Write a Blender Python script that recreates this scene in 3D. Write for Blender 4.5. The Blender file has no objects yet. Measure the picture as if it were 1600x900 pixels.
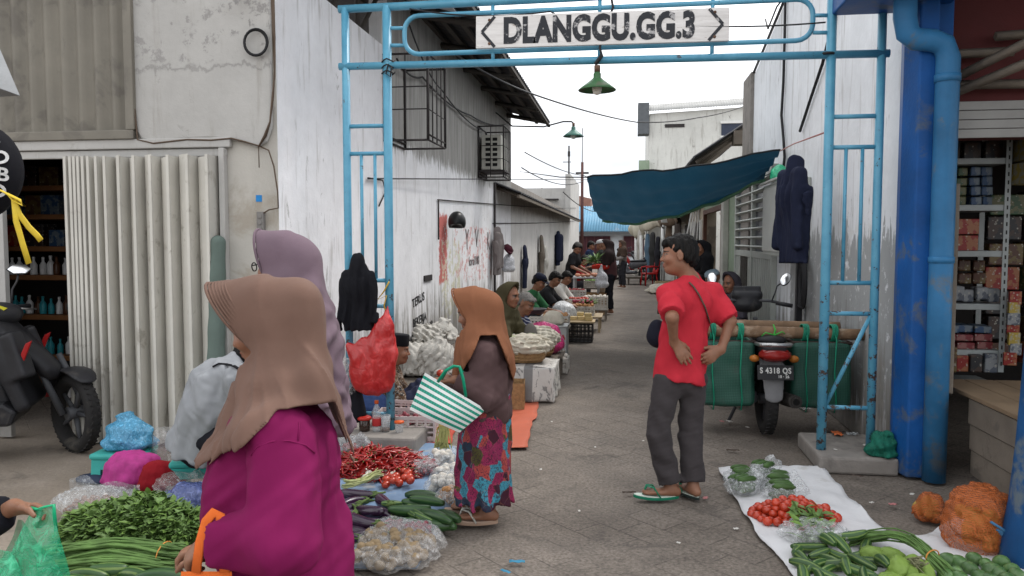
import bpy, math, random
import numpy as np
from mathutils import Vector, Matrix, Euler
R = math.radians
rnd = random.Random(11)
C = bpy.context.scene.collection
scn = bpy.context.scene
# ------------------------------------------------------------------ camera, sky, sun, exposure
CAM = Vector((0, 0, 1.6))
FOC = 1200.0                       # focal length in pixels of the 1600 px wide photograph
cam_d = bpy.data.cameras.new('camera'); cam = bpy.data.objects.new('camera', cam_d); C.objects.link(cam)
cam_d.sensor_width = 36; cam_d.lens = FOC / 1600 * 36; cam_d.clip_end = 1000; cam_d.clip_start = .05
cam.location = CAM; cam.rotation_euler = (R(90 - 3.576), 0, R(8.28))
scn.camera = cam
CR = cam.rotation_euler.to_matrix()
SUN_EL, SUN_AZ = 56, 48           # degrees; azimuth measured from +X towards +Y
w = bpy.data.worlds.new('World'); scn.world = w; w.use_nodes = True
wt = w.node_tree; bg = wt.nodes['Background']
sky = wt.nodes.new('ShaderNodeTexSky'); sky.sky_type = 'NISHITA'; sky.sun_disc = False
sky.sun_elevation = R(SUN_EL); sky.sun_rotation = R(90 - SUN_AZ); sky.dust_density = 4; sky.air_density = 1.2
hs = wt.nodes.new('ShaderNodeHueSaturation'); hs.inputs['Saturation'].default_value = .3
wt.links.new(sky.outputs[0], hs.inputs['Color'])
tc = wt.nodes.new('ShaderNodeTexCoord'); mp = wt.nodes.new('ShaderNodeMapping'); mp.inputs['Scale'].default_value = (1, 1, 2.4)
wt.links.new(tc.outputs['Generated'], mp.inputs[0])
cn = wt.nodes.new('ShaderNodeTexNoise'); cn.inputs['Scale'].default_value = 2.6; cn.inputs['Detail'].default_value = 6
wt.links.new(mp.outputs[0], cn.inputs[0])
cr = wt.nodes.new('ShaderNodeValToRGB')
cr.color_ramp.elements[0].position = .34; cr.color_ramp.elements[0].color = (5.8, 6.1, 6.6, 1)
cr.color_ramp.elements[1].position = .62; cr.color_ramp.elements[1].color = (13.6, 13.7, 13.9, 1)
wt.links.new(cn.outputs[0], cr.inputs[0])
mxw = wt.nodes.new('ShaderNodeMix'); mxw.data_type = 'RGBA'; mxw.inputs[0].default_value = .85
wt.links.new(hs.outputs[0], mxw.inputs[6]); wt.links.new(cr.outputs[0], mxw.inputs[7])
wt.links.new(mxw.outputs[2], bg.inputs[0]); bg.inputs[1].default_value = .13
sd = bpy.data.lights.new('sun', 'SUN'); sun = bpy.data.objects.new('sun', sd); C.objects.link(sun)
sd.energy = 1.5; sd.angle = R(14); sd.color = (1, .96, .9)
_s = Vector((math.cos(R(SUN_EL)) * math.cos(R(SUN_AZ)), math.cos(R(SUN_EL)) * math.sin(R(SUN_AZ)), math.sin(R(SUN_EL))))
sun.rotation_euler = _s.to_track_quat('Z', 'Y').to_euler(); sun.location = (0, -5, 20)
vs = scn.view_settings; vs.view_transform = 'Standard'; vs.look = 'None'; vs.exposure = 0.42; vs.gamma = 1; vs.use_curve_mapping = False
scn.cycles.max_bounces = 8; scn.cycles.transparent_max_bounces = 16; scn.cycles.use_denoising = True

# ------------------------------------------------------------------ photograph pixel -> place in the world
def ray(px, py): return CR @ Vector(((px - 800) / FOC, -(py - 450) / FOC, -1))
def G(px, py, z=0.0): d = ray(px, py); return CAM + d * ((z - CAM.z) / d.z)
def PY(px, py, y): d = ray(px, py); return CAM + d * (y / d.y)
def PX(px, py, x): d = ray(px, py); return CAM + d * (x / d.x)
def PD(px, py, D): return CAM + ray(px, py) * D

# ------------------------------------------------------------------ objects
def props(o, label=None, cat=None, group=None, kind=None):
    if label: o['label'] = label
    if cat: o['category'] = cat
    if group: o['group'] = group
    if kind: o['kind'] = kind
    return o
def thing(name, label, cat, loc=(0, 0, 0), rz=0.0, group=None, rot=None):
    o = bpy.data.objects.new(name, None); C.objects.link(o); o.empty_display_size = .1
    o.location = loc; o.rotation_euler = rot if rot else (0, 0, rz)
    return props(o, label, cat, group)
def link_mesh(name, me, mat, parent=None, loc=None, rot=None):
    o = bpy.data.objects.new(name, me); C.objects.link(o)
    for m in (mat if isinstance(mat, (list, tuple)) else [mat]):
        me.materials.append(m)
    if parent: o.parent = parent
    if loc is not None: o.location = loc
    if rot is not None: o.rotation_euler = rot
    return o
def copy_thing(src, loc, rot=None, scale=None, label=None, group=None):
    r = src.copy(); C.objects.link(r); r.location = loc
    if rot is not None: r.rotation_euler = rot
    if scale is not None: r.scale = scale if hasattr(scale, '__len__') else (scale,) * 3
    if label: r['label'] = label
    if group: r['group'] = group
    for ch in list(src.children):
        c = ch.copy(); C.objects.link(c); c.parent = r
        for g in list(ch.children):
            d = g.copy(); C.objects.link(d); d.parent = c
    return r

class MB:
    """collects boxes, tubes, lathes, sheets; build() links them as one mesh object"""
    def __init__(s): s.v, s.f, s.sm, s.uv, s.mi = [], [], [], [], []; s.cur = 0
    def face(s, idx, smooth=False, uv=None): s.f.append(tuple(idx)); s.sm.append(smooth); s.uv.append(uv); s.mi.append(s.cur)
    def box(s, c, size, rot=None, taper=1.0):
        a, b, d = size[0] / 2, size[1] / 2, size[2] / 2; c = Vector(c); n = len(s.v)
        m = Euler(rot).to_matrix() if rot and not isinstance(rot, Matrix) else (rot or Matrix.Identity(3))
        for z in (-d, d):
            t = taper if z > 0 else 1
            for x, y in ((-a, -b), (a, -b), (a, b), (-a, b)): s.v.append(c + m @ Vector((x * t, y * t, z)))
        for q in ((0, 3, 2, 1), (4, 5, 6, 7), (0, 1, 5, 4), (1, 2, 6, 5), (2, 3, 7, 6), (3, 0, 4, 7)): s.face([n + i for i in q])
        return s
    def bx(s, x0, x1, y0, y1, z0, z1): return s.box(((x0 + x1) / 2, (y0 + y1) / 2, (z0 + z1) / 2), (abs(x1 - x0), abs(y1 - y0), abs(z1 - z0)))
    def tube(s, pts, r, n=8, cap=True, flat=1.0, closed=False):
        pts = [Vector(p) for p in pts]; k = len(pts); rr = r if hasattr(r, '__len__') else [r] * k
        base = len(s.v); up = None
        for i, p in enumerate(pts):
            t = (pts[(i + 1) % k if closed else min(i + 1, k - 1)] - pts[(i - 1) % k if closed else max(i - 1, 0)]).normalized()
            if up is None: up = Vector((0, 0, 1)) if abs(t.z) < .9 else Vector((0, 1, 0))
            a = t.cross(up)
            if a.length < 1e-5: a = t.orthogonal()
            a.normalize(); up = a.cross(t).normalized()
            for j in range(n):
                th = 2 * math.pi * j / n; s.v.append(p + a * math.cos(th) * rr[i] + up * math.sin(th) * rr[i] * flat)
        for i in range(k if closed else k - 1):
            i2 = (i + 1) % k
            for j in range(n):
                j2 = (j + 1) % n
                s.face([base + i * n + j, base + i * n + j2, base + i2 * n + j2, base + i2 * n + j], True,
                       [(j / n, i / (k - 1)), ((j + 1) / n, i / (k - 1)), ((j + 1) / n, (i + 1) / (k - 1)), (j / n, (i + 1) / (k - 1))])
        if cap and not closed:
            s.face([base + j for j in range(n)][::-1]); s.face([base + (k - 1) * n + j for j in range(n)])
        return s
    def lathe(s, prof, n=20, M=None, loc=(0, 0, 0), sx=1, sy=1):
        M = M or Matrix.Identity(3); L = Vector(loc); base = len(s.v)
        for r, z in prof:
            for j in range(n):
                th = 2 * math.pi * j / n; s.v.append(L + M @ Vector((r * math.cos(th) * sx, r * math.sin(th) * sy, z)))
        for i in range(len(prof) - 1):
            for j in range(n):
                j2 = (j + 1) % n; s.face([base + i * n + j, base + i * n + j2, base + (i + 1) * n + j2, base + (i + 1) * n + j], True)
        if prof[0][0] > 1e-4: s.face([base + j for j in range(n)][::-1])
        if prof[-1][0] > 1e-4: s.face([base + (len(prof) - 1) * n + j for j in range(n)])
        return s
    def ball(s, c, r, n=12, M=None):
        r = r if hasattr(r, '__len__') else (r, r, r); c = Vector(c); M = M or Matrix.Identity(3); base = len(s.v); m = n // 2
        for i in range(m + 1):
            ph = math.pi * i / m
            for j in range(n):
                th = 2 * math.pi * j / n
                s.v.append(c + M @ Vector((r[0] * math.sin(ph) * math.cos(th), r[1] * math.sin(ph) * math.sin(th), -r[2] * math.cos(ph))))
        for i in range(m):
            for j in range(n):
                j2 = (j + 1) % n; s.face([base + i * n + j, base + i * n + j2, base + (i + 1) * n + j2, base + (i + 1) * n + j], True)
        return s
    def prism(s, pts, d):
        """closed outline of 3-D points pushed along vector d"""
        pts = [Vector(p) for p in pts]; d = Vector(d); n = len(pts); b = len(s.v)
        s.v += pts + [p + d for p in pts]
        s.face([b + i for i in range(n)][::-1]); s.face([b + n + i for i in range(n)])
        for i in range(n): j = (i + 1) % n; s.face([b + i, b + j, b + n + j, b + n + i])
        return s
    def grid(s, fn, nu, nv, smooth=True, thick=0):
        def one(flip, off):
            b = len(s.v)
            for i in range(nu + 1):
                for j in range(nv + 1): s.v.append(Vector(fn(i / nu, j / nv)) + Vector(off))
            for i in range(nu):
                for j in range(nv):
                    q = [b + i * (nv + 1) + j, b + (i + 1) * (nv + 1) + j, b + (i + 1) * (nv + 1) + j + 1, b + i * (nv + 1) + j + 1]
                    u = [(i / nu, j / nv), ((i + 1) / nu, j / nv), ((i + 1) / nu, (j + 1) / nv), (i / nu, (j + 1) / nv)]
                    s.face(q[::-1] if flip else q, smooth, u[::-1] if flip else u)
        one(False, (0, 0, 0))
        return s
    def build(s, name, mat, parent=None, world=False, bevel=0, loc=None, rot=None, solid=0, seg=2):
        me = bpy.data.meshes.new(name); off = Vector(parent.location) if (world and parent) else Vector((0, 0, 0))
        v = [tuple(Vector(p) - off) for p in s.v]
        me.from_pydata(v, [], s.f)
        me.polygons.foreach_set('use_smooth', s.sm); me.polygons.foreach_set('material_index', s.mi)
        if any(u is not None for u in s.uv):
            ul = me.uv_layers.new(name='UVMap'); dat = np.zeros((len(me.loops), 2), np.float32); k = 0
            for f, u in zip(s.f, s.uv):
                if u is not None: dat[k:k + len(f)] = u
                k += len(f)
            ul.data.foreach_set('uv', dat.ravel())
        me.update()
        o = link_mesh(name, me, mat, parent, loc, rot)
        if solid: md = o.modifiers.new('s', 'SOLIDIFY'); md.thickness = solid; md.offset = 0
        if bevel: md = o.modifiers.new('b', 'BEVEL'); md.width = bevel; md.segments = seg; md.limit_method = 'ANGLE'; md.angle_limit = R(40); md.harden_normals = False
        return o

def text_mesh(name, body, size, mat, parent, M, depth=.002, bold=0.0, sx=1.0, spacing=1.0, rough=0.0):
    cu = bpy.data.curves.new(name, 'FONT'); cu.body = body; cu.size = size; cu.extrude = depth; cu.offset = bold
    cu.align_x = 'CENTER'; cu.align_y = 'CENTER'; cu.space_character = spacing; cu.resolution_u = 4
    o = bpy.data.objects.new(name, cu); C.objects.link(o)
    me = bpy.data.meshes.new_from_object(o.evaluated_get(bpy.context.evaluated_depsgraph_get()))
    C.objects.unlink(o); bpy.data.objects.remove(o)
    T = M @ Matrix.Diagonal((sx, 1, 1, 1))
    me.transform(T)
    if rough:
        for v in me.vertices: v.co += Vector((0, rnd.uniform(-rough, rough), rnd.uniform(-rough, rough)))
    me.name = name; me.materials.clear()
    ob = link_mesh(name, me, mat, parent)
    return ob
def face_mat(origin, xdir, ydir):
    """matrix whose local x/y lie along xdir/ydir (text plane)"""
    x = Vector(xdir).normalized(); y = Vector(ydir).normalized(); z = x.cross(y)
    m = Matrix((x, y, z)).transposed().to_4x4(); m.translation = Vector(origin); return m

# ------------------------------------------------------------------ signed-distance shapes -> one continuous mesh
A = lambda *p: np.array(p[0] if len(p) == 1 else p, float)
def nrm(v): v = A(v); return v / (np.linalg.norm(v) + 1e-12)
def _smin(a, b, k): h = np.clip(.5 + .5 * (b - a) / k, 0, 1); return b + (a - b) * h - k * h * (1 - h)
class S:
    def __init__(s): s.ops, s.post = [], []
    def _add(s, f, c, r, k, sub): s.ops.append((f, A(c), r, max(k, 1e-4), sub)); return s
    def cap(s, a, b, ra, rb=None, k=.02, sub=False):
        a, b = A(a), A(b); rb = ra if rb is None else rb; ab = b - a; L2 = ab @ ab + 1e-9
        def f(p): q = p - a; t = np.clip(q @ ab / L2, 0, 1); return np.linalg.norm(q - t[:, None] * ab, axis=1) - (ra + (rb - ra) * t)
        return s._add(f, (a + b) / 2, math.sqrt(L2) / 2 + max(ra, rb), k, sub)
    def cone(s, a, b, ra, rb=None, k=.02, sub=False):
        a, b = A(a), A(b); rb = ra if rb is None else rb; L = np.linalg.norm(b - a); ax = (b - a) / L
        def f(p):
            q = p - a; t = q @ ax; tt = np.clip(t / L, 0, 1)
            return np.maximum(np.linalg.norm(q - t[:, None] * ax, axis=1) - (ra + (rb - ra) * tt), np.abs(t - L / 2) - L / 2)
        return s._add(f, (a + b) / 2, L / 2 + max(ra, rb), k, sub)
    def ell(s, c, r, k=.02, F=None, sub=False):
        c, r = A(c), A(r) * np.ones(3)
        def f(p):
            q = p - c
            if F is not None: q = q @ F.T
            return (np.linalg.norm(q / r, axis=1) - 1) * r.min()
        return s._add(f, c, r.max(), k, sub)
    def ecap(s, a, b, side, ra, rb, k=.03, flat=False, sub=False):
        """elliptical capsule: (half width along side, half depth) at each end"""
        a, b = A(a), A(b); L = np.linalg.norm(b - a) + 1e-9; ax = (b - a) / L
        sd_ = A(side); sd_ = nrm(sd_ - (sd_ @ ax) * ax); dp = np.cross(ax, sd_); mn = min(ra + rb)
        ra, rb = A(ra), A(rb)
        def f(p):
            q = p - a; t = q @ ax; tt = np.clip(t / L, 0, 1)[:, None]; rr = ra + (rb - ra) * tt
            u = (q @ sd_) / rr[:, 0]; v = (q @ dp) / rr[:, 1]; e = np.maximum(np.abs(t - L / 2) - L / 2, 0)
            if flat: return np.maximum((np.sqrt(u * u + v * v) - 1) * mn, np.abs(t - L / 2) - L / 2)
            return (np.sqrt(u * u + v * v + (e / rr.mean(1)) ** 2) - 1) * mn
        return s._add(f, (a + b) / 2, L / 2 + max(ra.max(), rb.max()), k, sub)
    def box(s, c, h, k=.01, F=None, r=.005, sub=False):
        c, h = A(c), A(h)
        def f(p):
            q = p - c
            if F is not None: q = q @ F.T
            q = np.abs(q) - h + r
            return np.linalg.norm(np.maximum(q, 0), axis=1) + np.minimum(q.max(1), 0) - r
        return s._add(f, c, np.linalg.norm(h), k, sub)
    def __call__(s, p):
        lo, hi = p.min(0), p.max(0); d = np.full(len(p), .3)
        for f, c, r, k, sub in s.ops:
            if np.linalg.norm(np.maximum(np.maximum(lo - c, c - hi), 0)) - r > .1: continue
            e = f(p)
            d = -_smin(-d, e, k) if sub else _smin(d, e, k)
        for f in s.post: d = f(p, d)
        return d
    def bounds(s, pad=.05):
        o = [(c, r) for f, c, r, k, sub in s.ops if not sub]
        return np.min([c - r for c, r in o], 0) - pad, np.max([c + r for c, r in o], 0) + pad

def sdf_mesh(name, fn, h, mat, parent=None, col=None, lo=None, hi=None, smooth=1):
    if lo is None: lo, hi = fn.bounds()
    lo, hi = A(lo), A(hi); B = 8
    nb = np.maximum(np.ceil((hi - lo) / (h * B)).astype(int), 1); n = nb * B
    bi = np.stack(np.meshgrid(*[np.arange(k) for k in nb], indexing='ij'), -1).reshape(-1, 3)
    dc = fn(lo + (bi * B + (B - 1) / 2) * h)
    vol = np.empty((nb[0], B, nb[1], B, nb[2], B), np.float32)
    vol[:] = np.where(dc < 0, -1, 1).reshape(nb)[:, None, :, None, :, None]
    act = np.where(np.abs(dc) < B * h * .87 * 1.3 + .025)[0]
    off = np.stack(np.meshgrid(*[np.arange(B)] * 3, indexing='ij'), -1).reshape(-1, 3)
    if len(act):
        key = (bi[act] // 3) @ A(10000, 100, 1).astype(int); od = np.argsort(key, kind='stable'); act = act[od]; key = key[od]
        cut = np.r_[0, np.where(np.diff(key))[0] + 1, len(act)]
        for a, b in zip(cut[:-1], cut[1:]):
            bb = bi[act[a:b]]
            pts = lo + ((bb[:, None, :] * B + off[None]) * h).reshape(-1, 3)
            dv = fn(pts).reshape(-1, B, B, B)
            for q, (i, j, k) in enumerate(bb): vol[i, :, j, :, k, :] = dv[q]
    vol = vol.reshape(n); s = vol < 0
    c = np.zeros(n - 1, np.int8)
    for i in (0, 1):
        for j in (0, 1):
            for k in (0, 1): c += s[i:n[0] - 1 + i, j:n[1] - 1 + j, k:n[2] - 1 + k]
    cells = np.argwhere((c > 0) & (c < 8)); idx = np.full(n - 1, -1, np.int32); idx[tuple(cells.T)] = np.arange(len(cells))
    P = np.zeros((len(cells), 3)); cnt = np.zeros(len(cells))
    cor = [A(i, j, k).astype(int) for i in (0, 1) for j in (0, 1) for k in (0, 1)]
    val = [vol[tuple((cells + q).T)] for q in cor]
    for i in range(8):
        for j in range(i + 1, 8):
            if np.abs(cor[i] - cor[j]).sum() != 1: continue
            m = (val[i] < 0) != (val[j] < 0); t = val[i][m] / (val[i][m] - val[j][m])
            P[m] += cor[i] + (cor[j] - cor[i]) * t[:, None]; cnt[m] += 1
    V = lo + (cells + P / np.maximum(cnt, 1)[:, None]) * h
    F = []
    for ax in range(3):
        u, v = (ax + 1) % 3, (ax + 2) % 3
        sl0 = [slice(None)] * 3; sl1 = [slice(None)] * 3; sl0[ax] = slice(0, -1); sl1[ax] = slice(1, None)
        sa, sb = s[tuple(sl0)], s[tuple(sl1)]
        e = np.argwhere(sa != sb); e = e[(e[:, u] > 0) & (e[:, v] > 0) & (e[:, u] < n[u] - 1) & (e[:, v] < n[v] - 1)]
        fl = sa[tuple(e.T)]; q = []
        for du, dv_ in ((-1, -1), (0, -1), (0, 0), (-1, 0)):
            g = e.copy(); g[:, u] += du; g[:, v] += dv_; q.append(idx[tuple(g.T)])
        q = np.stack(q, 1); q[~fl] = q[~fl][:, ::-1]; F.append(q)
    F = np.concatenate(F); F = F[(F >= 0).all(1)]
    for _ in range(smooth):
        acc = np.zeros_like(V); ct = np.zeros(len(V))
        for a in range(4):
            b = (a + 1) % 4
            np.add.at(acc, F[:, a], V[F[:, b]]); np.add.at(ct, F[:, a], 1)
            np.add.at(acc, F[:, b], V[F[:, a]]); np.add.at(ct, F[:, b], 1)
        V = V * .5 + .5 * acc / np.maximum(ct, 1)[:, None]
    me = bpy.data.meshes.new(name)
    me.vertices.add(len(V)); me.vertices.foreach_set('co', V.astype(np.float32).ravel())
    me.loops.add(4 * len(F)); me.loops.foreach_set('vertex_index', F.astype(np.int32).ravel())
    me.polygons.add(len(F)); me.polygons.foreach_set('loop_start', np.arange(0, 4 * len(F), 4, dtype=np.int32))
    me.polygons.foreach_set('use_smooth', np.ones(len(F), bool))
    me.update(calc_edges=True); me.validate()
    if col is not None:
        cc = col(V); at = me.attributes.new('col', 'FLOAT_COLOR', 'POINT')
        at.data.foreach_set('color', np.c_[cc, np.ones(len(cc))].astype(np.float32).ravel())
    return link_mesh(name, me, mat, parent)

def folds(amp, wl, seed, dirs=None, ridge=False):
    r = np.random.RandomState(seed); k = 2 * math.pi / wl; T = []
    for i in range(4):
        d = nrm(r.normal(size=3)) if dirs is None else nrm(A(dirs[i % len(dirs)]) + r.normal(size=3) * .22)
        T.append((d * k * r.uniform(.7, 1.35), r.uniform(0, 6.3), nrm(r.normal(size=3)) * k * .45, r.uniform(0, 6.3)))
    def f(p):
        o = 0
        for d, a, e, b in T:
            x = np.sin(p @ d + a + 1.3 * np.sin(p @ e + b)); o = o + ((1 - 2 * np.abs(x)) if ridge else x)
        return amp * o / 2
    return f

# ------------------------------------------------------------------ materials
class N:
    def __init__(s, name):
        s.m = bpy.data.materials.new(name); s.m.use_nodes = True; s.t = s.m.node_tree
        s.b = s.t.nodes['Principled BSDF']; s.out = s.t.nodes['Material Output']
    def node(s, typ, **kw):
        n = s.t.nodes.new('ShaderNode' + typ)
        for k, v in kw.items(): setattr(n, k, v)
        return n
    def set(s, sock, v):
        if isinstance(v, bpy.types.NodeSocket): s.t.links.new(v, sock)
        elif hasattr(v, '__len__') and len(v) == 3 and sock.type == 'RGBA': sock.default_value = (*v, 1)
        else: sock.default_value = v
    def coord(s, kind='Object', scale=(1, 1, 1), rot=(0, 0, 0), loc=(0, 0, 0)):
        v = s.node('NewGeometry').outputs['Position'] if kind == 'World' else s.node('TexCoord').outputs[kind]
        m = s.node('Mapping'); s.set(m.inputs[0], v); m.inputs['Scale'].default_value = scale; m.inputs['Rotation'].default_value = rot; m.inputs['Location'].default_value = loc
        return m.outputs[0]
    def noise(s, vec, scale=5, detail=4, rough=.55, dist=0):
        n = s.node('TexNoise'); s.set(n.inputs['Vector'], vec); n.inputs['Scale'].default_value = scale; n.inputs['Detail'].default_value = detail
        n.inputs['Roughness'].default_value = rough; n.inputs['Distortion'].default_value = dist; return n.outputs['Fac']
    def voro(s, vec, scale=5, feature='F1', out='Distance', rand=1):
        n = s.node('TexVoronoi', feature=feature); s.set(n.inputs['Vector'], vec); n.inputs['Scale'].default_value = scale; n.inputs['Randomness'].default_value = rand; return n.outputs[out]
    def ramp(s, fac, stops, interp='LINEAR'):
        n = s.node('ValToRGB'); n.color_ramp.interpolation = interp; e = n.color_ramp.elements
        while len(e) < len(stops): e.new(.5)
        for q, (p, c) in zip(e, stops): q.position = p; q.color = (*c, 1) if hasattr(c, '__len__') else (c, c, c, 1)
        s.set(n.inputs[0], fac); return n.outputs[0]
    def mix(s, fac, a, b, mode='MIX'):
        n = s.node('Mix', data_type='RGBA', blend_type=mode); s.set(n.inputs[0], fac); s.set(n.inputs[6], a); s.set(n.inputs[7], b); return n.outputs[2]
    def math(s, op, a, b=0.0, c=None):
        n = s.node('Math', operation=op); s.set(n.inputs[0], a); s.set(n.inputs[1], b)
        if c is not None: s.set(n.inputs[2], c)
        return n.outputs[0]
    def sep(s, vec): n = s.node('SeparateXYZ'); s.set(n.inputs[0], vec); return n.outputs
    def smooth(s, x, a, b):
        n = s.node('MapRange', interpolation_type='SMOOTHSTEP'); s.set(n.inputs[0], x); n.inputs[1].default_value = a; n.inputs[2].default_value = b; return n.outputs[0]
    def bump(s, h, strength=.3, dist=.01):
        n = s.node('Bump'); n.inputs['Strength'].default_value = strength; n.inputs['Distance'].default_value = dist; s.set(n.inputs['Height'], h)
        s.set(s.b.inputs['Normal'], n.outputs[0]); return s
    def fin(s, color, rough=.6, metal=0, spec=.5):
        s.set(s.b.inputs['Base Color'], color); s.set(s.b.inputs['Roughness'], rough); s.b.inputs['Metallic'].default_value = metal
        s.b.inputs['Specular IOR Level'].default_value = spec; return s.m

_mc = {}
def mat(name, col, rough=.6, var=.18, scale=6, bump=.15, bscale=60, metal=0, spec=.22, dirt=None, kind='Object', sheen=0, rand=0):
    """plain surface with uneven tone, wear and a fine bump; dirt = (colour, noise scale, threshold, amount)"""
    if name in _mc: return _mc[name]
    n = N(name); v = n.coord(kind); c = A(col)
    f = n.noise(v, scale, 5, .6)
    base = n.ramp(f, [(.25, np.clip(c * (1 - var), 0, 1)), (.75, np.clip(c * (1 + var), 0, 1))])
    if dirt:
        dm = n.smooth(n.noise(v, dirt[1], 6, .65, .4), dirt[2], dirt[2] + .12)
        base = n.mix(n.math('MULTIPLY', dm, dirt[3]), base, dirt[0])
    if rand:
        oi = n.node('ObjectInfo').outputs['Random']
        base = n.mix(1.0, base, n.ramp(oi, [(0, 1 - rand), (1, 1.0)]), 'MULTIPLY')
    rr = n.ramp(f, [(.3, min(1, rough * .85)), (.7, min(1, rough * 1.12))])
    n.fin(base, rr, metal, spec)
    if bump: n.bump(n.noise(v, bscale, 4, .6), bump, .01)
    if sheen: n.b.inputs['Sheen Weight'].default_value = sheen
    _mc[name] = n.m; return n.m
def cloth(name, col, wl=900, bump=.12, rough=.85, var=.1, sheen=0, crease=.35, cscale=14):
    if name in _mc: return _mc[name]
    n = N(name); v = n.coord('Object'); c = A(col)
    f = n.noise(v, 5, 5, .6)
    n.fin(n.ramp(f, [(.3, np.clip(c * (1 - var), 0, 1)), (.7, np.clip(c * (1 + var), 0, 1))]), rough, 0, .12)
    wv = n.noise(v, wl, 1, .5)
    cre = n.noise(n.coord('Object', (1, 1, .45)), cscale, 3, .5, .8)
    n.bump(n.math('ADD', n.math('MULTIPLY', wv, bump), n.math('MULTIPLY', cre, crease)), .5, .015)
    n.b.inputs['Sheen Weight'].default_value = min(sheen, .04)
    _mc[name] = n.m; return n.m
def plastic_film(name, col, alpha=.35, rough=.18, wr=30):
    """thin crumpled plastic: partly see-through, glossy"""
    if name in _mc: return _mc[name]
    n = N(name); v = n.coord('Object')
    w_ = n.voro(n.coord('Object', (1, 1, .6)), wr, 'DISTANCE_TO_EDGE'); w2 = n.noise(v, wr * 1.6, 4, .6, 1.2)
    h = n.math('ADD', n.math('MULTIPLY', n.smooth(w_, 0, .25), .6), w2)
    n.fin(n.mix(n.smooth(w2, .45, .75), col, tuple(min(1, x * 1.5 + .05) for x in col)), rough, 0, .6); n.bump(h, .45, .015)
    a = n.math('ADD', n.math('MULTIPLY', n.smooth(w2, .45, .8), .30), alpha)
    n.set(n.b.inputs['Alpha'], a)
    _mc[name] = n.m; return n.m
# ================================================================== SETTING
LX, RX, YF, YG = -2.6, 1.9, 5.55, 5.7      # left wall, right wall, left shop front, gate
# ---- ground
def ground_mat():
    n = N('paving'); v = n.coord('World'); 
    wv = n.node('VectorMath', operation='ADD'); 
    nz = n.node('TexNoise'); n.set(nz.inputs['Vector'], v); nz.inputs['Scale'].default_value = 1.3; nz.inputs['Detail'].default_value = 3
    sc = n.node('VectorMath', operation='SCALE'); n.set(sc.inputs[0], nz.outputs['Color']); sc.inputs['Scale'].default_value = .035
    n.set(wv.inputs[0], v); n.set(wv.inputs[1], sc.outputs[0])
    rot = n.node('Mapping'); n.set(rot.inputs[0], wv.outputs[0]); rot.inputs['Rotation'].default_value = (0, 0, R(45))
    br = n.node('TexBrick'); n.set(br.inputs['Vector'], rot.outputs[0]); br.inputs['Scale'].default_value = 1
    br.inputs['Brick Width'].default_value = .30; br.inputs['Row Height'].default_value = .20; br.inputs['Mortar Size'].default_value = .0055; br.inputs['Mortar Smooth'].default_value = .6
    br.inputs['Color1'].default_value = (.9, .9, .9, 1); br.inputs['Color2'].default_value = (1.08, 1.08, 1.08, 1); br.inputs['Mortar'].default_value = (1, 1, 1, 1)
    big = n.noise(v, .55, 5, .6, .5); mid = n.noise(v, 3.2, 6, .65); fine = n.noise(v, 55, 4, .7); grit = n.noise(v, 170, 2, .6)
    wear = n.smooth(n.noise(v, 1.1, 5, .65), .40, .56)             # where the joints are worn flush
    joint = n.math('MULTIPLY', br.outputs['Fac'], wear)
    x, y, z = n.sep(v)
    base = n.ramp(big, [(.3, (.142, .120, .101)), (.5, (.180, .154, .131)), (.72, (.220, .190, .163))])
    base = n.mix(.7, base, n.ramp(mid, [(.3, .72), (.7, 1.22)]), 'MULTIPLY')
    base = n.mix(.55, base, br.outputs['Color'], 'MULTIPLY')
    base = n.mix(.8, base, n.ramp(fine, [(.32, .5), (.66, 1.42)]), 'MULTIPLY')
    apron = n.math('MULTIPLY', n.smooth(x, -1.9, -2.3), n.smooth(y, 6.2, 5.6)); joint = n.math('MULTIPLY', joint, n.math('SUBTRACT', 1, apron))
    base = n.mix(n.math('MULTIPLY', joint, .55), base, (.05, .043, .038))        # smooth cement in front of the left shop
    apc = n.mix(.8, n.ramp(mid, [(.3, (.20, .165, .13)), (.7, (.27, .23, .19))]), n.ramp(fine, [(.3, .8), (.7, 1.15)]), 'MULTIPLY')
    base = n.mix(n.math('MULTIPLY', apron, .9), base, apc)
    stain = n.smooth(n.noise(n.coord('World', (1, 1, 1), (0, 0, 0), (7, 3, 0)), 1.1, 6, .7, .8), .55, .68)
    base = n.mix(n.math('MULTIPLY', stain, .5), base, (.062, .055, .05))
    spk = n.smooth(n.voro(v, 21, 'F1'), .10, .04); spm = n.smooth(n.noise(v, 2.2, 3), .5, .6)
    base = n.mix(n.math('MULTIPLY', n.math('MULTIPLY', spk, spm), .8), base, (.42, .40, .37))
    n.fin(base, n.ramp(mid, [(.3, .72), (.7, .95)]), 0, .2)
    h = n.math('ADD', n.math('MULTIPLY', fine, .5), n.math('MULTIPLY', mid, 1.2)); h = n.math('SUBTRACT', h, n.math('MULTIPLY', joint, 1.1)); h = n.math('ADD', h, n.math('MULTIPLY', grit, .25))
    n.bump(h, .55, .012); return n.m
m = MB()
def gz(x, y): return -.012 * (1 + math.sin(x * 1.7 + 1.3 * math.sin(y * .8)) * math.sin(y * 1.1 + x)) if -6 < x < 5 and 1 < y < 14 else -.012
m.grid(lambda u, v: (-6 + 11 * u, 1 + 13 * v, gz(-6 + 11 * u, 1 + 13 * v)), 66, 78)
for x0, x1, y0, y1 in ((-80, -6, -60, 160), (5, 80, -60, 160), (-6, 5, -60, 1), (-6, 5, 14, 160)):
    m.grid(lambda u, v: (x0 + (x1 - x0) * u, y0 + (y1 - y0) * v, -.012), 2, 4)
GROUND = props(m.build('ground', ground_mat()), kind='structure')

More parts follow.
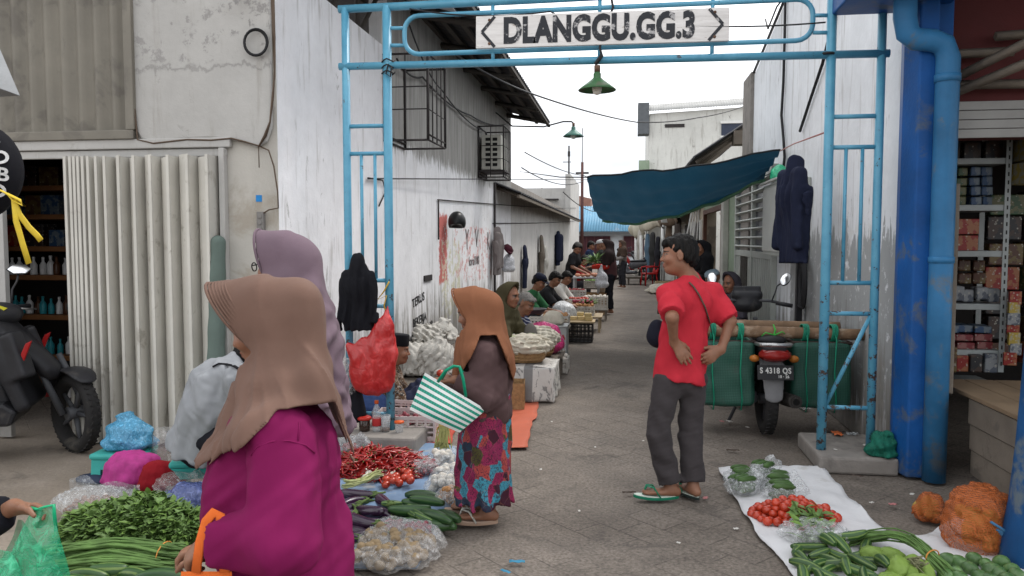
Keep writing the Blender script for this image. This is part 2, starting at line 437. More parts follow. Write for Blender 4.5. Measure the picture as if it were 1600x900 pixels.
def wallmat(name, white, grey, zb, top_grey=True, patches=(), grime=.9, seed=0, ynear=None, peel=.3):
    """whitewashed wall: bare cement above zb, grime climbing from the foot, streaks, chips; patches = (colour, y0,y1,z0,z1, cover)"""
    n = N(name); v = n.coord('World', loc=(seed, seed * 2.1, 0)); st = n.coord('World', (1.6, 1.6, .16), loc=(seed, 0, 0)); p = n.coord('World'); x, y, z = n.sep(p)
    big = n.noise(v, .8, 5, .6); fine = n.noise(v, 9, 6, .7); strk = n.noise(st, 6, 5, .65); s2 = n.noise(st, 17, 4, .7)
    base = n.mix(1, white, n.ramp(big, [(.3, .84), (.7, 1.06)]), 'MULTIPLY')
    base = n.mix(.5, base, n.ramp(fine, [(.3, .88), (.7, 1.05)]), 'MULTIPLY')
    base = n.mix(n.math('MULTIPLY', n.smooth(strk, .54, .70), .5), base, (.30, .28, .25))
    if top_grey:
        edge = n.math('ADD', z, n.math('MULTIPLY', n.math('SUBTRACT', s2, .5), .75)); f = n.smooth(edge, zb - .04, zb + .06)
        if ynear: f = n.math('MULTIPLY', f, n.smooth(y, ynear, ynear + .05))
        gc = n.mix(1, grey, n.ramp(strk, [(.3, .62), (.7, 1.15)]), 'MULTIPLY'); base = n.mix(f, base, gc)
    for k, (c, y0, y1, z0, z1, cov) in enumerate(patches):
        e = n.math('MULTIPLY', n.math('SUBTRACT', fine, .5), .22)
        yy = n.math('ADD', y, n.math('MULTIPLY', e, 1.6)); zz = n.math('ADD', n.math('ADD', z, e), n.math('MULTIPLY', n.math('SUBTRACT', strk, .5), 1.0 if cov > .6 and k > 0 else .15))
        f = n.math('MULTIPLY', n.math('MULTIPLY', n.smooth(yy, y0, y0 + .06), n.smooth(yy, y1, y1 - .06)), n.math('MULTIPLY', n.smooth(zz, z0, z0 + .05), n.smooth(zz, z1, z1 - .05)))
        chip = n.smooth(n.noise(n.coord('World', loc=(k * 3.1, k, 0)), 7, 6, .75), 1 - cov - .02, 1 - cov + .06)
        base = n.mix(n.math('MULTIPLY', f, chip), base, c)
    gl = n.math('ADD', n.math('MULTIPLY', n.math('SUBTRACT', strk, .5), 2.2), n.math('MULTIPLY', n.math('SUBTRACT', fine, .5), .7))
    g = n.smooth(n.math('SUBTRACT', z, gl), 1.05, .15)
    base = n.mix(n.math('MULTIPLY', g, grime), base, n.mix(1, (.21, .195, .175), n.ramp(fine, [(.3, .6), (.7, 1.2)]), 'MULTIPLY'))
    pl = n.noise(n.coord('World', (1, 1, .55), loc=(seed * 5, 2, 1)), 4.5, 7, .72, .6)
    base = n.mix(n.math('MULTIPLY', n.smooth(pl, .63, .67), peel), base, (.25, .235, .21))
    blk = n.math('MULTIPLY', n.smooth(s2, .62, .74), n.smooth(n.noise(v, 2.3, 3), .48, .6))
    base = n.mix(n.math('MULTIPLY', blk, .85), base, (.07, .065, .06))
    n.fin(base, .85, 0, .25)
    h = n.math('ADD', n.math('MULTIPLY', fine, .7), n.math('MULTIPLY', n.smooth(pl, .62, .67), -.6)); h = n.math('ADD', h, n.math('MULTIPLY', big, 1.5))
    n.bump(h, .4, .02); return n.m
M_LW = wallmat('left_wall_paint', (.86, .86, .88), (.36, .35, .33), 2.66, True,
    [((.58, .17, .15), 10.65, 11.2, .95, 2.0, .62), ((.62, .33, .32), 11.6, 15.0, .85, 1.85, .47), ((.64, .62, .48), 10.8, 12.1, .3, 1.6, .50)], .97, 1.3, 8.3, .55)
M_RW = wallmat('right_wall_paint', (.82, .84, .86), (.4, .4, .38), 9, False, [((.72, .73, .72), 6.2, 8.2, .95, 1.75, .5), ((.36, .37, .37), 5.6, 9.2, .2, 1.65, .62)], .97, 4.4, None, .42)
M_PLASTER = mat('shop_plaster', (.46, .44, .40), .85, .12, 1.6, .25, 30, dirt=((.25, .20, .14), 1.5, .52, .5), kind='World')
M_PLASTER2 = wallmat('shop_plaster_upper', (.46, .45, .43), (.3, .3, .3), 9, False, [((.10, .095, .09), 5, 6, PY(330, 112, YF).z, PY(330, 100, YF).z, .62), ((.30, .29, .28), 5, 6, PY(330, 100, YF).z, 9, .45)], .4, 6.6, None, .12)
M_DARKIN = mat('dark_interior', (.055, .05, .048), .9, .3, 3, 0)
M_CORR = mat('brown_corrugated_sheet', (.20, .185, .155), .6, .2, 2, .1, 40, dirt=((.10, .09, .08), 3, .52, .5))
M_SHUT = mat('ivory_shutter_paint', (.56, .54, .49), .5, .12, 2.2, .12, 50, dirt=((.25, .22, .18), 6, .58, .55))
M_RUST = mat('rusty_steel', (.13, .075, .05), .8, .4, 12, .2, 60)
M_DKIRON = mat('dark_iron', (.045, .04, .04), .65, .35, 14, .15, 60, metal=.3)
M_ROOFU = mat('dark_roof_sheet', (.05, .05, .055), .7, .25, 3, .2, 30, dirt=((.15, .10, .07), 3, .58, .5), kind='World')
M_WOODG = mat('grey_weathered_wood', (.17, .145, .118), .85, .3, 3, .3, 60, dirt=((.09, .08, .07), 5, .55, .6))
M_CABLE = mat('black_cable_rubber', (.02, .02, .022), .55, .2, 10, 0)
M_WHITE = mat('chalky_white', (.72, .72, .70), .6, .1, 5, .1)
M_CONC = mat('old_concrete', (.24, .22, .20), .9, .25, 4, .4, 45, dirt=((.12, .11, .1), 3, .52, .6), kind='World')

def corrug(m, o, du, dv, n_, amp, seg=6, nv=1, nrmv=None):
    """corrugated sheet spanned by du (across ribs) and dv (along ribs)"""
    o, du, dv = Vector(o), Vector(du), Vector(dv); nn = Vector(nrmv) if nrmv else du.cross(dv).normalized()
    m.grid(lambda u, v: o + du * u + dv * v + nn * amp * math.sin(u * n_ * 2 * math.pi), n_ * seg, nv)

# ---- left shop house: front with folding shutter, side wall along the alley, long roof
LB = thing('shop_house', 'long whitewashed shop house with ivory folding shutter, on the left corner of the alley', 'house', (LX, YF, 0))
X1 = PY(345, 240, YF).x; X0 = PY(122, 248, YF).x; ZT = PY(200, 243, YF).z
m = MB()
m.bx(X1 + .05, LX, YF, YF + .18, 0, 6.2)                                # strip beside the shutter
m.bx(-8, X1 + .05, YF, YF + .18, ZT + .04, 6.2)
m.bx(-8, -5.6, YF, YF + .18, 0, ZT + .04)
m.build('front_wall', M_PLASTER, LB, True)
# bulging upper plaster slab with one rounded lower corner
a = [PY(x, y, YF) for x, y in ((212, 150), (216, 205), (225, 218), (240, 222), (330, 216), (380, 222), (405, 232), (420, 222), (428, 200))]
pts = [(p.x, YF - .035, p.z) for p in a]; pts += [(LX - .004, YF - .035, 5.9), (PY(203, 0, YF).x, YF - .035, 5.9)]
m = MB(); m.prism(pts, (0, .03, 0)); m.build('plaster_slab', M_PLASTER2, LB, True, bevel=.015)
# framed corrugated panel over the opening
m = MB(); xl, xr = -6.2, PY(202, 100, YF).x; zb = PY(100, 207, YF).z
corrug(m, (xl, YF - .02, zb), (xr - xl, 0, 0), (0, 0, 2.4), 17, .022)
m.build('corrugated_panel', M_CORR, LB, True)
m = MB(); m.bx(xl - .05, xr + .06, YF - .07, YF - .005, zb - .07, zb); m.bx(xr, xr + .07, YF - .072, YF - .005, zb, zb + 2.5)
m.bx(xl, xr, YF - .068, YF - .004, zb + 1.12, zb + 1.16)
m.build('panel_frame', M_CORR, LB, True, bevel=.006)
m = MB(); m.bx(-6.2, X1 + .1, YF - .05, YF - .003, ZT + .045, ZT + .12); m.bx(-6.2, X1 + .06, YF - .028, YF - .002, ZT - .02, ZT + .04)
m.build('shutter_rail', M_PLASTER2, LB, True, bevel=.008)
# folding shutter: vertical leaves in zig-zag, tighter towards the opening
px = [122, 130, 138, 144, 150, 157, 165, 177, 190, 211, 234, 259, 286, 315, 345]
m = MB(); prev = None
for i, x in enumerate(px):
    p = PY(x, 400, YF); q = (p.x, YF - .05 - (.0 if i % 1 else .0))
    if prev:
        xa, xb = prev[0], p.x; ya = YF - .012; yb = YF - .15
        # each leaf: curved slat from deep (left) to proud (right) with a folded lip
        K = 5
        for k in range(K):
            u0, u1 = k / K, (k + 1) / K
            f = lambda u: (xa + (xb - xa) * u, ya + (yb - ya) * (u ** .55))
            (xa_, ya_), (xb_, yb_) = f(u0), f(u1); b = len(m.v)
            for (xx, yy) in ((xa_, ya_), (xb_, yb_)):
                m.v += [Vector((xx, yy, .02)), Vector((xx, yy, ZT - .03 + .02 * (i % 2)))]
            m.face([b, b + 2, b + 3, b + 1], True)
        m.box((xb - .003, YF - .08, ZT / 2), (.005, .14, ZT - .04)); m.box((xb - .012, YF - .156, ZT / 2), (.022, .006, ZT - .035))
    prev = (p.x,)
m.build('folding_shutter', M_SHUT, LB, True)
m = MB(); m.bx(X1 + .01, X1 + .055, YF - .06, YF - .002, 0, ZT + .04); m.build('door_post', M_PLASTER2, LB, True, bevel=.004)
m = MB(); m.bx(PY(-6, 400, YF).x, PY(14, 400, YF).x, YF - .05, YF - .002, 0, ZT + .04)
m.build('door_post', M_PLASTER2, LB, True, bevel=.004)
# side wall along the alley: low near piece, taller far piece
Y1 = 8.3; Y2 = 17.7; Y3 = 37.5
m = MB(); m.prism([(LX, YF, 0), (LX, Y2, 0), (LX, Y2, 4.5), (LX, Y1, 4.5), (LX, Y1, 3.7), (LX, YF, 3.7)], (-.2, 0, 0)); m.build('side_wall', M_LW, LB, True)
m = MB(); z_e, z_w = 4.29, 4.56; eX = -1.7; sl = .29
corrug(m, (eX, YF - .1, z_e), (0, Y2 + .15 - YF, 0), (-3.2, 0, 3.2 * sl), 70, .018, 4)
m.build('roof', M_ROOFU, LB, True, solid=.012)
m = MB()
for k in range(7): x = eX - .03 - k * .28; z = z_e - .06 + (eX - x) * sl; m.bx(x - .03, x + .03, YF - .05, Y2 + .1, z - .05, z)
for y in np.arange(6.2, Y2, 1.55): m.tube([(eX - .02, y, z_e - .1), (LX - .6, y, z_e + .19)], .045, 4)
for y in (6.1, 6.9, 7.7): m.tube([(LX - .1, y, 3.72), (LX - .1, y + .75, 4.4)], .03, 4); m.tube([(LX - .1, y + .75, 3.72), (LX - .1, y + .75, 4.4)], .03, 4)
m.build('roof_truss', mat('dark_purlin', (.07, .062, .055), .8), LB, True)
m = MB(); m.box((-2.22, 8.25, 4.22), (.75, .5, .012), (0, .28, 0)); m.build('soffit_board', mat('soffit_grey', (.42, .42, .43), .7), LB, True)
m = MB(); m.prism([(LX - .02, Y1 - .15, 3.6), (LX + .02, Y1 - .15, 3.6), (LX + .02, Y1 - .15, 4.05), (LX - .02, Y1 - .15, 4.05)], (0, .12, 0)); m.build('bracket', M_WHITE, LB, True)
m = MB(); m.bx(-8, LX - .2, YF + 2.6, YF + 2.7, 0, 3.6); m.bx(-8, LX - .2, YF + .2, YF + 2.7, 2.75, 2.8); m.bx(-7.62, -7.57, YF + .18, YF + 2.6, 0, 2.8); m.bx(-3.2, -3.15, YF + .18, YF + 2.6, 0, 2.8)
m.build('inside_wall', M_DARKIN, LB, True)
# graffiti and wires drawn on the side wall
def onwall(s, px, py, size, name='graffiti', c=None, rotz=0.0, sx=1, bold=0):
    p = PX(px, py, LX + .004)
    text_mesh(name, s, size, c or mat('black_spray', (.03, .03, .03), .7, .3, 12, 0), LB, Matrix.Translation(-Vector(LB.location)) @ face_mat(p, (0, 1, rotz), (0, -rotz, 1)), .0015, bold, sx, 1.0, .008)
onwall('TERUS', 654, 469, .155, sx=1.35, rotz=.1); onwall('BEKERJA', 656, 500, .15, sx=1.2, rotz=.06); onwall('JANGAN BERHARAP', 656, 521, .13, sx=1.15, rotz=.08)
mg = mat('faded_spray', (.16, .13, .13), .8, .3, 12, 0)
onwall('Y', 730, 376, .48, c=mg, sx=1.0); onwall('V', 745, 374, .46, c=mg, sx=1.1); onwall('K', 763, 378, .48, c=mg, sx=.9); onwall('loro/100', 741, 408, .22, c=mg, sx=1.2)
m = MB(); q = PX(669, 435, LX + .012); m.bx(LX, LX + .02, q.y - .2, q.y + .2, q.z - .035, q.z + .045); m.build('number_plate', M_DKIRON, LB, True, bevel=.004)
m = MB()
for a_, b_ in (((684, 312), (900, 325)), ((770, 349), (905, 344))):
    A0, B0 = PX(*a_, LX + .02), PX(*b_, LX + .02)
    m.tube([A0 + (B0 - A0) * t + Vector((0, 0, -.05 * math.sin(t * math.pi))) for t in np.linspace(0, 1, 9)], .009, 5)
q = PX(685, 313, LX + .02); m.tube([q, q + Vector((0, 0, -.55))], .012, 5)
q = PX(773, 285, LX + .03); m.tube([q, Vector((q.x, q.y, .3))], .022, 6)
q0 = PX(575, 278, LX + .02); m.tube([q0, PX(598, 282, LX + .02), PX(602, 300, LX + .02), PX(592, 322, LX + .02)], .008, 5)
m.build('wall_conduit', M_DKIRON, LB, True)
# socket, cable coil, cables, camera on the front wall
m = MB(); q = PY(410, 348, YF); m.box((q.x, YF - .02, q.z), (.055, .04, .165)); 
for k in (-1, 0, 1): m.lathe([(.0, .0), (.017, .0), (.017, .006)], 10, Euler((R(90), 0, 0)).to_matrix(), (q.x, YF - .043, q.z + k * .047))
m.build('socket_strip', mat('grey_plastic', (.20, .19, .18), .5), LB, True, bevel=.006)
m = MB(); q = PY(405, 70, YF)
for k in range(7):
    rr = .085 + .004 * (k % 4); m.tube([(q.x + rr * math.cos(t) + .003 * k, YF - .06 - .004 * k, q.z + rr * 1.05 * math.sin(t)) for t in np.linspace(0, 2 * math.pi, 25)[:-1]], .0045, 5, closed=True)
m.build('cable_coil', M_CABLE, LB, True)
m = MB()
for k in range(4):
    pl = [(424 + k, -10), (427 + k * .8, 60), (429, 110 + k * 3), (427 - k * .4, 150), (422, 190), (416 - k, 212), (405, 228), (385, 222), (362, 216), (330, 219), (292, 218), (240, 224), (215, 218), (210, 170)][:14 if k < 2 else 7]
    m.tube([PY(x, y, YF - .045 - .006 * k) for x, y in pl], .007, 5)
m.tube([PY(x, y, YF - .045) for x, y in ((405, 228), (420, 235), (428, 260), (434, 300), (435, 325), (420, 328), (412, 333))], .006, 5)
m.tube([PY(x, y, YF - .05) for x, y in ((404, 228), (405, 262))], .004, 5)
m.build('cable_run', mat('brown_cable', (.10, .07, .05), .6), LB, True)
m = MB(); q = PY(405, 309, YF); m.bx(q.x - .025, q.x + .022, YF - .004, YF, q.z - .03, q.z + .02); m.build('blue_sticker', mat('blue_label', (.02, .2, .5), .5), LB, True)
m = MB(); q = PY(388, 2, YF)
m.tube([(q.x - .1, YF - .26, q.z - .015), (q.x + .06, YF - .14, q.z + .03)], .035, 12); m.tube([(q.x + .05, YF - .14, q.z + .05), (q.x + .1, YF, q.z + .1)], .014, 6)
m.build('security_camera', mat('camera_white', (.7, .7, .7), .35), LB, True)
m = MB(); d = (Vector((-.16, -.12, -.045))).normalized(); q = Vector((q.x - .1, YF - .26, q.z - .015)); m.tube([q, q + d * .012], .031, 12); m.build('camera_lens', mat('black_gloss', (.01, .01, .01), .15, .1, 5, 0), LB, True)

# ---- lower house further along the left wall, with lean-to roof
LH = thing('lean_to_house', 'low grey walled house with lean-to roof behind the left row of sellers', 'house', (LX, Y2 + .02, 0))
M_LW2 = wallmat('far_left_wall_paint', (.62, .61, .59), (.33, .30, .27), 2.35, True, [], .8, 7.7, None, .45)
m = MB(); m.prism([(LX, Y2 + .02, 0), (LX, Y3, 0), (LX, Y3, 2.95), (LX, Y2 + .02, 2.95)], (-.2, 0, 0)); m.build('wall', M_LW2, LH, True)
m = MB(); corrug(m, (-2.08, Y2 - 2.3, 2.55), (0, Y3 - Y2 + 2.2, 0), (-1.9, 0, .75), 60, .02, 4); m.build('roof', M_ROOFU, LH, True, solid=.015)
for y in np.arange(Y2 - 2, Y3, 1.9): m = MB(); m.tube([(-2.1, y, 2.5), (LX, y, 2.68)], .04, 4); m.build('rafter', M_WOODG, LH, True)
m = MB(); m.bx(-2.16, -2.1, Y2 - 2.2, Y3 - .2, 2.46, 2.52); m.build('eave_beam', M_WOODG, LH, True)
TW = thing('concrete_block_house', 'bare concrete block wall rising behind the lean-to roof on the left', 'house', (LX, Y3 + .1, 0))
M_TW = wallmat('bare_block', (.50, .49, .47), (.3, .3, .3), 9, False, [], .4, 2.2, None, .55)
m = MB(); m.bx(LX - .25, LX, Y3 + .1, 45, 0, 4.8); m.bx(-7, LX - .26, Y3 + .4, Y3 + .6, 0, 4.15); m.build('wall', M_TW, TW, True)
m = MB(); m.bx(-6.5, -4.5, Y3 - .4, Y3 + .38, 3.3, 3.38); m.bx(-3.9, -3.2, Y3 + .1, Y3 + .38, 3.55, 3.62); m.build('ledge', M_DKIRON, TW, True)

# ---- right wall building: sloped top, end pillar, steel louvre door, meter box, cables
RB = thing('rendered_house', 'tall flaking white house wall on the right of the alley beside the blue gate', 'house', (RX, 5.62, 0))
m = MB(); m.prism([(RX, 5.62, 0), (RX, 12.0, 0), (RX, 12.0, 4.05), (RX, 9.9, 4.45), (RX, 5.62, 5.4)], (.25, 0, 0)); m.build('side_wall', M_RW, RB, True)
m = MB(); m.bx(RX - .05, RX + .25, 12.0, 12.75, 0, 4.1); m.build('end_pillar', M_CONC, RB, True, bevel=.01)
m = MB()
m.tube([(RX - .01, 5.6, 5.44), (RX - .01, 9.9, 4.48), (RX - .01, 12.0, 4.09)], .02, 6)
for pl in (((1227, 0), (1226, 60), (1224, 130), (1221, 180), (1224, 215), (1226, 245), (1222, 285)), ((1315, -20), (1300, 40), (1285, 100), (1268, 150), (1250, 205))):
    m.tube([PX(x, y, RX - .03) for x, y in pl], .016, 6)
m.tube([PX(x, y, RX - .04) for x, y in ((1196, 30), (1200, 45), (1214, 10), (1226, -5))], .012, 5)
m.build('wall_cable', M_CABLE, RB, True)
M_GATEG = mat('pale_green_grey_steel', (.38, .40, .37), .55, .15, 3, .15, 40, dirt=((.10, .09, .08), 5, .6, .7), kind='World')
dy0, dy1 = 10.0, 13.3
m = MB(); zt = 2.55
for y in (10.0, 11.55, 13.2): m.bx(RX - .07, RX - .002, y, y + .1, 0, zt)
for z in (.05, 1.35, zt - .1): m.bx(RX - .065, RX - .004, dy0 + .1, dy1 - .1, z, z + .09)
for k in range(22): y = dy0 + .12 + k * .145; m.bx(RX - .05, RX - .02, y, y + .11, .14, 1.35)
m.build('louvre_door', M_GATEG, RB, True, bevel=.004)
m = MB()
for k in range(8): m.box((RX - .05, (dy0 + dy1) / 2, 1.5 + k * .13), (.06, dy1 - dy0 - .2, .02), (0, .5, 0))
m.build('louvre_slats', M_GATEG, RB, True)
m = MB(); m.bx(RX - .012, RX - .002, dy0 + .1, dy1 - .1, 1.42, 2.45); m.build('door_glass', mat('dusty_glass', (.09, .10, .12), .3), RB, True)
ya, yb = PX(1235, 350, RX - .2).y, PX(1195, 350, RX - .2).y
EB = thing('meter_box', 'pale grey electricity meter box on the right wall beside the steel louvre door', 'meter box', (RX, (ya + yb) / 2, 0))
m = MB(); m.bx(RX - .22, RX - .002, ya, yb, 1.42, 2.25); m.build('box', M_GATEG, EB, True, bevel=.012)
m = MB(); m.bx(RX - .235, RX - .222, ya + .03, yb - .03, 1.47, 2.2); m.bx(RX - .27, RX - .23, ya - .03, yb + .03, 2.26, 2.285); m.build('lid', mat('pale_grey_steel', (.46, .47, .44), .5, .12, 4, .1), EB, True, bevel=.005)
m = MB(); m.bx(RX - .1, RX - .04, ya + .1, ya + .18, .02, 1.42)
for k in range(4): c = (RX - .08, ya - .1 + .05 * k, 1.15); m.tube([(c[0], c[1] + .13 * math.cos(t), c[2] + .25 * math.sin(t)) for t in np.linspace(0, 6.28, 17)[:-1]], .012, 5, closed=True)
m.build('conduit', M_CABLE, EB, True)

# ---- shops further along the right side
GB = thing('green_shop', 'narrow shop with green plaster pillar and dark doorway behind the man in red', 'shop', (RX, 13.4, 0))
M_GREENP = mat('flaking_green_plaster', (.26, .33, .24), .85, .2, 2, .3, 30, dirt=((.46, .45, .4), 3, .55, .7), kind='World')
m = MB(); m.bx(RX - .02, RX + .3, 13.4, 15.4, 0, 2.9); m.bx(RX, RX + .3, 15.4, 19, 2.3, 2.9); m.build('wall', M_GREENP, GB, True)
m = MB(); m.bx(RX - .12, RX - .022, 14.4, 14.75, 0, 2.85); m.build('pillar', mat('grey_flaked_post', (.42, .42, .38), .8, .2, 4, .2, 30, kind='World'), GB, True, bevel=.01)
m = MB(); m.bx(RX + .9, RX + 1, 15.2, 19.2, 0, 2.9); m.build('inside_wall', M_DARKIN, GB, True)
m = MB(); m.bx(RX - .03, RX + .05, 15.42, 15.56, 0, 2.3); m.bx(RX - .03, RX + .05, 18.8, 18.95, 0, 2.3); m.bx(RX - .03, RX + .05, 15.57, 18.79, 2.2, 2.3); m.build('door_frame', mat('red_brown_wood', (.10, .045, .03), .7), GB, True)
m = MB(); corrug(m, (1.15, 13.2, 2.98), (0, 9.5, 0), (1.5, 0, 1.0), 40, .02, 4); m.build('roof', M_ROOFU, GB, True, solid=.015)
for k in range(6): m = MB(); m.tube([(1.2, 13.4 + k * 1.8, 2.9), (2.2, 13.4 + k * 1.8, 3.6)], .04, 4); m.build('rafter', M_WOODG, GB, True)
m = MB(); m.box((1.95, 13.25, 3.28), (.35, .3, .22)); m.build('beam_end', M_WOODG, GB, True)
SR = thing('stall_row', 'row of dim beige stall fronts with roller canopy posts on the far right side', 'shop', (RX, 19.1, 0))
M_BEIGE = mat('dingy_beige_wall', (.36, .31, .24), .85, .25, 1.5, .2, 20, dirt=((.13, .11, .09), 1.2, .5, .7), kind='World')
m = MB(); m.bx(RX, RX + .3, 19.1, 30, 0, 2.75); m.build('wall', M_BEIGE, SR, True)
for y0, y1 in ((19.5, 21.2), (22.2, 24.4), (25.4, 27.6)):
    m = MB(); m.bx(RX - .025, RX - .002, y0, y1, 0, 2.05); m.build('doorway', M_DARKIN, SR, True)  # dark sheet on the solid wall, painted as a shaded opening
    m = MB(); m.bx(RX - .06, RX - .003, y0 - .12, y0 - .002, 0, 2.1); m.bx(RX - .06, RX - .003, y1 + .002, y1 + .12, 0, 2.1); m.build('door_frame', M_WHITE, SR, True)
m = MB(); corrug(m, (1.2, 22.8, 2.55), (0, 7, 0), (1.4, 0, .6), 30, .02, 4); m.build('roof', M_ROOFU, SR, True, solid=.015)
TS = thing('two_storey_house', 'mildewed two storey house with sheet roof edge rising above the stalls', 'house', (.9, 31, 0))
M_TS = wallmat('mildewed_white', (.66, .66, .62), (.3, .3, .3), 9, False, [], .3, 9.1, None, .7)
m = MB(); m.prism([(.95, 31, 0), (5.2, 31, 0), (5.2, 31, 6.75), (.95, 31, 6.55)], (0, 6, 0)); m.build('wall', M_TS, TS, True)
m = MB(); corrug(m, (.9, 30.75, 6.62), (4.4, 0, .2), (0, .9, .38), 44, .009, 4); m.build('roof', mat('grey_asbestos_sheet', (.36, .36, .35), .8, .2, 2, .1, 20, kind='World'), TS, True, solid=.02)
m = MB(); m.bx(.5, .93, 30.8, 31.6, 5.75, 6.95); m.build('gutter_board', mat('slate_board', (.12, .13, .14), .7), TS, True)
m = MB(); m.bx(1.55, 2.3, 30.97, 30.995, 6.0, 6.13); m.build('vent_slot', M_DKIRON, TS, True)
f = MB(); f.bx(3.7, 5.1, 30.95, 30.995, 5.4, 6.1); f = f.build('window', mat('window_shade_blue', (.035, .045, .075), .4), TS, True)
m = MB(); m.bx(3.66, 5.15, 30.9, 30.948, 5.55, 5.63); m.bx(3.66, 5.15, 30.9, 30.948, 6.1, 6.2); g = m.build('window_bar', M_WHITE, f); g.location = -Vector(TS.location)
m = MB(); m.bx(.55, .95, 30.6, 31.0, 3.8, 4.7); m.build('balcony_post', M_GREENP, TS, True)
# ---- blue roofed house closing the lane
EH = thing('blue_roofed_house', 'low house with pale blue sheet roof and dark red shutters closing the lane', 'house', (-1, 50, 0))
m = MB(); m.bx(-7, 9, 50, 50.3, 0, 2.25); m.build('wall', mat('pale_house_wall', (.50, .53, .56), .8, .1, 2, .1, 20, kind='World'), EH, True)
m = MB(); corrug(m, (-3.3, 49.3, 2.15), (12, 0, 0), (0, 4, 1.75), 70, .03, 4); m.build('roof', mat('pale_blue_sheet', (.12, .27, .39), .6, .15, 1, .1, 20, dirt=((.5, .5, .5), 1, .6, .4), kind='World'), EH, True, solid=.03)
for x0, x1 in ((-2.9, -.9), (.0, 2.0), (2.6, 4.6)):
    m = MB(); m.bx(x0, x1, 49.93, 49.99, .55, 1.85); w_ = m.build('window', mat('dark_red_shutter', (.06, .018, .025), .6, .3, 3, 0), EH, True)
    m = MB()
    for k in range(5): m.bx(x0 + k * (x1 - x0) / 4 - .03, x0 + k * (x1 - x0) / 4 + .03, 49.88, 49.925, .55, 1.85)
    g = m.build('mullion', mat('maroon_frame', (.10, .035, .04), .6), w_); g.location = -Vector(EH.location)
m = MB(); m.bx(-3.5, 9, 49.25, 49.4, 1.98, 2.12); m.build('gutter', mat('dark_gutter', (.08, .085, .09), .6), EH, True)
m = MB(); m.tube([(-3.4, 49.3, 2.2), (-3.4, 53.3, 3.95)], .16, 6); m.build('verge', mat('terracotta_tile', (.30, .10, .06), .8), EH, True)
BH = thing('brick_house', 'small red brick gable peeping over the blue roof', 'house', (-4, 56, 0))
m = MB(); m.prism([(-6, 56, 0), (-2.4, 56, 0), (-2.4, 56, 4.6), (-6, 56, 5.4)], (0, 3, 0)); m.build('wall', mat('distant_brick', (.26, .14, .11), .9, .2, 3, .1, 10, kind='World'), BH, True)
m = MB(); m.bx(-2.35, -.2, 56.2, 56.6, 2, 3.75); m.build('roof', mat('terracotta_far', (.32, .13, .09), .9), BH, True)
# ---- utility pole
UP = thing('utility_pole', 'thin rusty red utility pole standing in the lane left of the canopy', 'pole', (-1.62, 30, 0))
m = MB(); m.tube([(0, 0, -.02), (0, 0, 2.4), (0, 0, 4.6)], (.075, .065, .05), 10); m.build('pole', mat('rust_red_pole', (.10, .045, .04), .7), UP)
m = MB(); m.bx(-.25, .25, -.03, .03, 4.15, 4.22); m.tube([(0, 0, 4.6), (0, 0, 5.9)], .015, 5); m.build('crossarm', M_DKIRON, UP)
AN = thing('aerial_mast', 'thin aerial mast on the concrete block house roof', 'aerial', (-2.75, 38.6, 4.78))
m = MB(); m.tube([(0, 0, 0), (0, 0, 1.5)], .04, 6); m.box((0, 0, 1.1), (.12, .1, .25)); m.tube([(-.3, 0, .7), (.1, 0, .7)], .02, 5); m.build('mast', M_DKIRON, AN)

# ---- right front shop: blue column, downpipe, beam, roller shutter, counter, red-brown wall
RS = thing('corner_shop', 'open shop with blue column, rolled shutter and grey plank counter on the right', 'shop', (1.95, 5.4, 0))
M_BLUE = mat('cobalt_blue_paint', (.008, .075, .26), .5, .35, 2.5, .2, 40, dirt=((.09, .11, .13), 4, .54, .75), kind='World')
M_BLUE2 = mat('faded_blue_pipe', (.03, .14, .29), .45, .35, 2.5, .2, 40, dirt=((.13, .15, .16), 3.2, .53, .8), kind='World')
cx0, cx1, cx2, cx3 = (PY(x, 400, 5.42).x for x in (1403, 1427, 1457, 1482))
m = MB(); cx0 = PY(1403, 400, 5.6).x; m.prism([(cx0, 5.60, 0), (cx1, 5.42, 0), (cx2, 5.42, 0), (cx2, 5.75, 0), (cx0 + .03, 5.75, 0)], (0, 0, 3.9)); m.build('column', M_BLUE, RS, True, bevel=.012)
m = MB(); m.bx(cx2 + .002, cx3 + .025, 5.52, 5.8, 0, 3.9); m.build('column_back', M_BLUE, RS, True, bevel=.01)
m = MB(); pcx = (cx2 + cx3) / 2 - .01; rz_ = .072
zt = PY(1466, 75, 5.38).z
m.tube([(pcx, 5.38, 0), (pcx, 5.38, 1.2), (pcx, 5.38, zt - .06), (pcx - .03, 5.38, zt + .02), (pcx - .1, 5.38, zt + .05), (pcx - .2, 5.38, zt + .06), (pcx - .25, 5.38, zt + .1), (pcx - .27, 5.38, zt + .2), (pcx - .27, 5.38, zt + 1)], rz_, 16)
m.lathe([(rz_ + .006, 0), (rz_ + .006, .05)], 16, loc=(pcx, 5.38, zt - .22)); m.lathe([(rz_ + .006, 0), (rz_ + .006, .04)], 16, loc=(pcx, 5.38, 1.45))
m.build('downpipe', M_BLUE2, RS, True)
bx0 = PY(1338, 20, 5.1).x; bz = PY(1400, 22, 5.2).z + .14
m = MB(); m.bx(bx0, cx3, 5.1, 5.7, bz, bz + .5); m.bx(cx3, cx3 + 3, 5.3, 5.6, bz + .25, bz + .6); m.build('beam', M_BLUE, RS, True, bevel=.01)
m = MB(); zs0, zs1 = PY(1520, 216, 5.8).z, PY(1520, 158, 5.8).z
nsl = 4
for k in range(nsl): h = (zs1 - zs0) / nsl; m.box((3.6, 5.8, zs0 + h * (k + .5)), (2.7, .03, h * .93), (R(8), 0, 0))
m.build('roller_shutter', mat('grey_roller_slats', (.30, .30, .29), .5, .15, 3, .1), RS, True, bevel=.004)
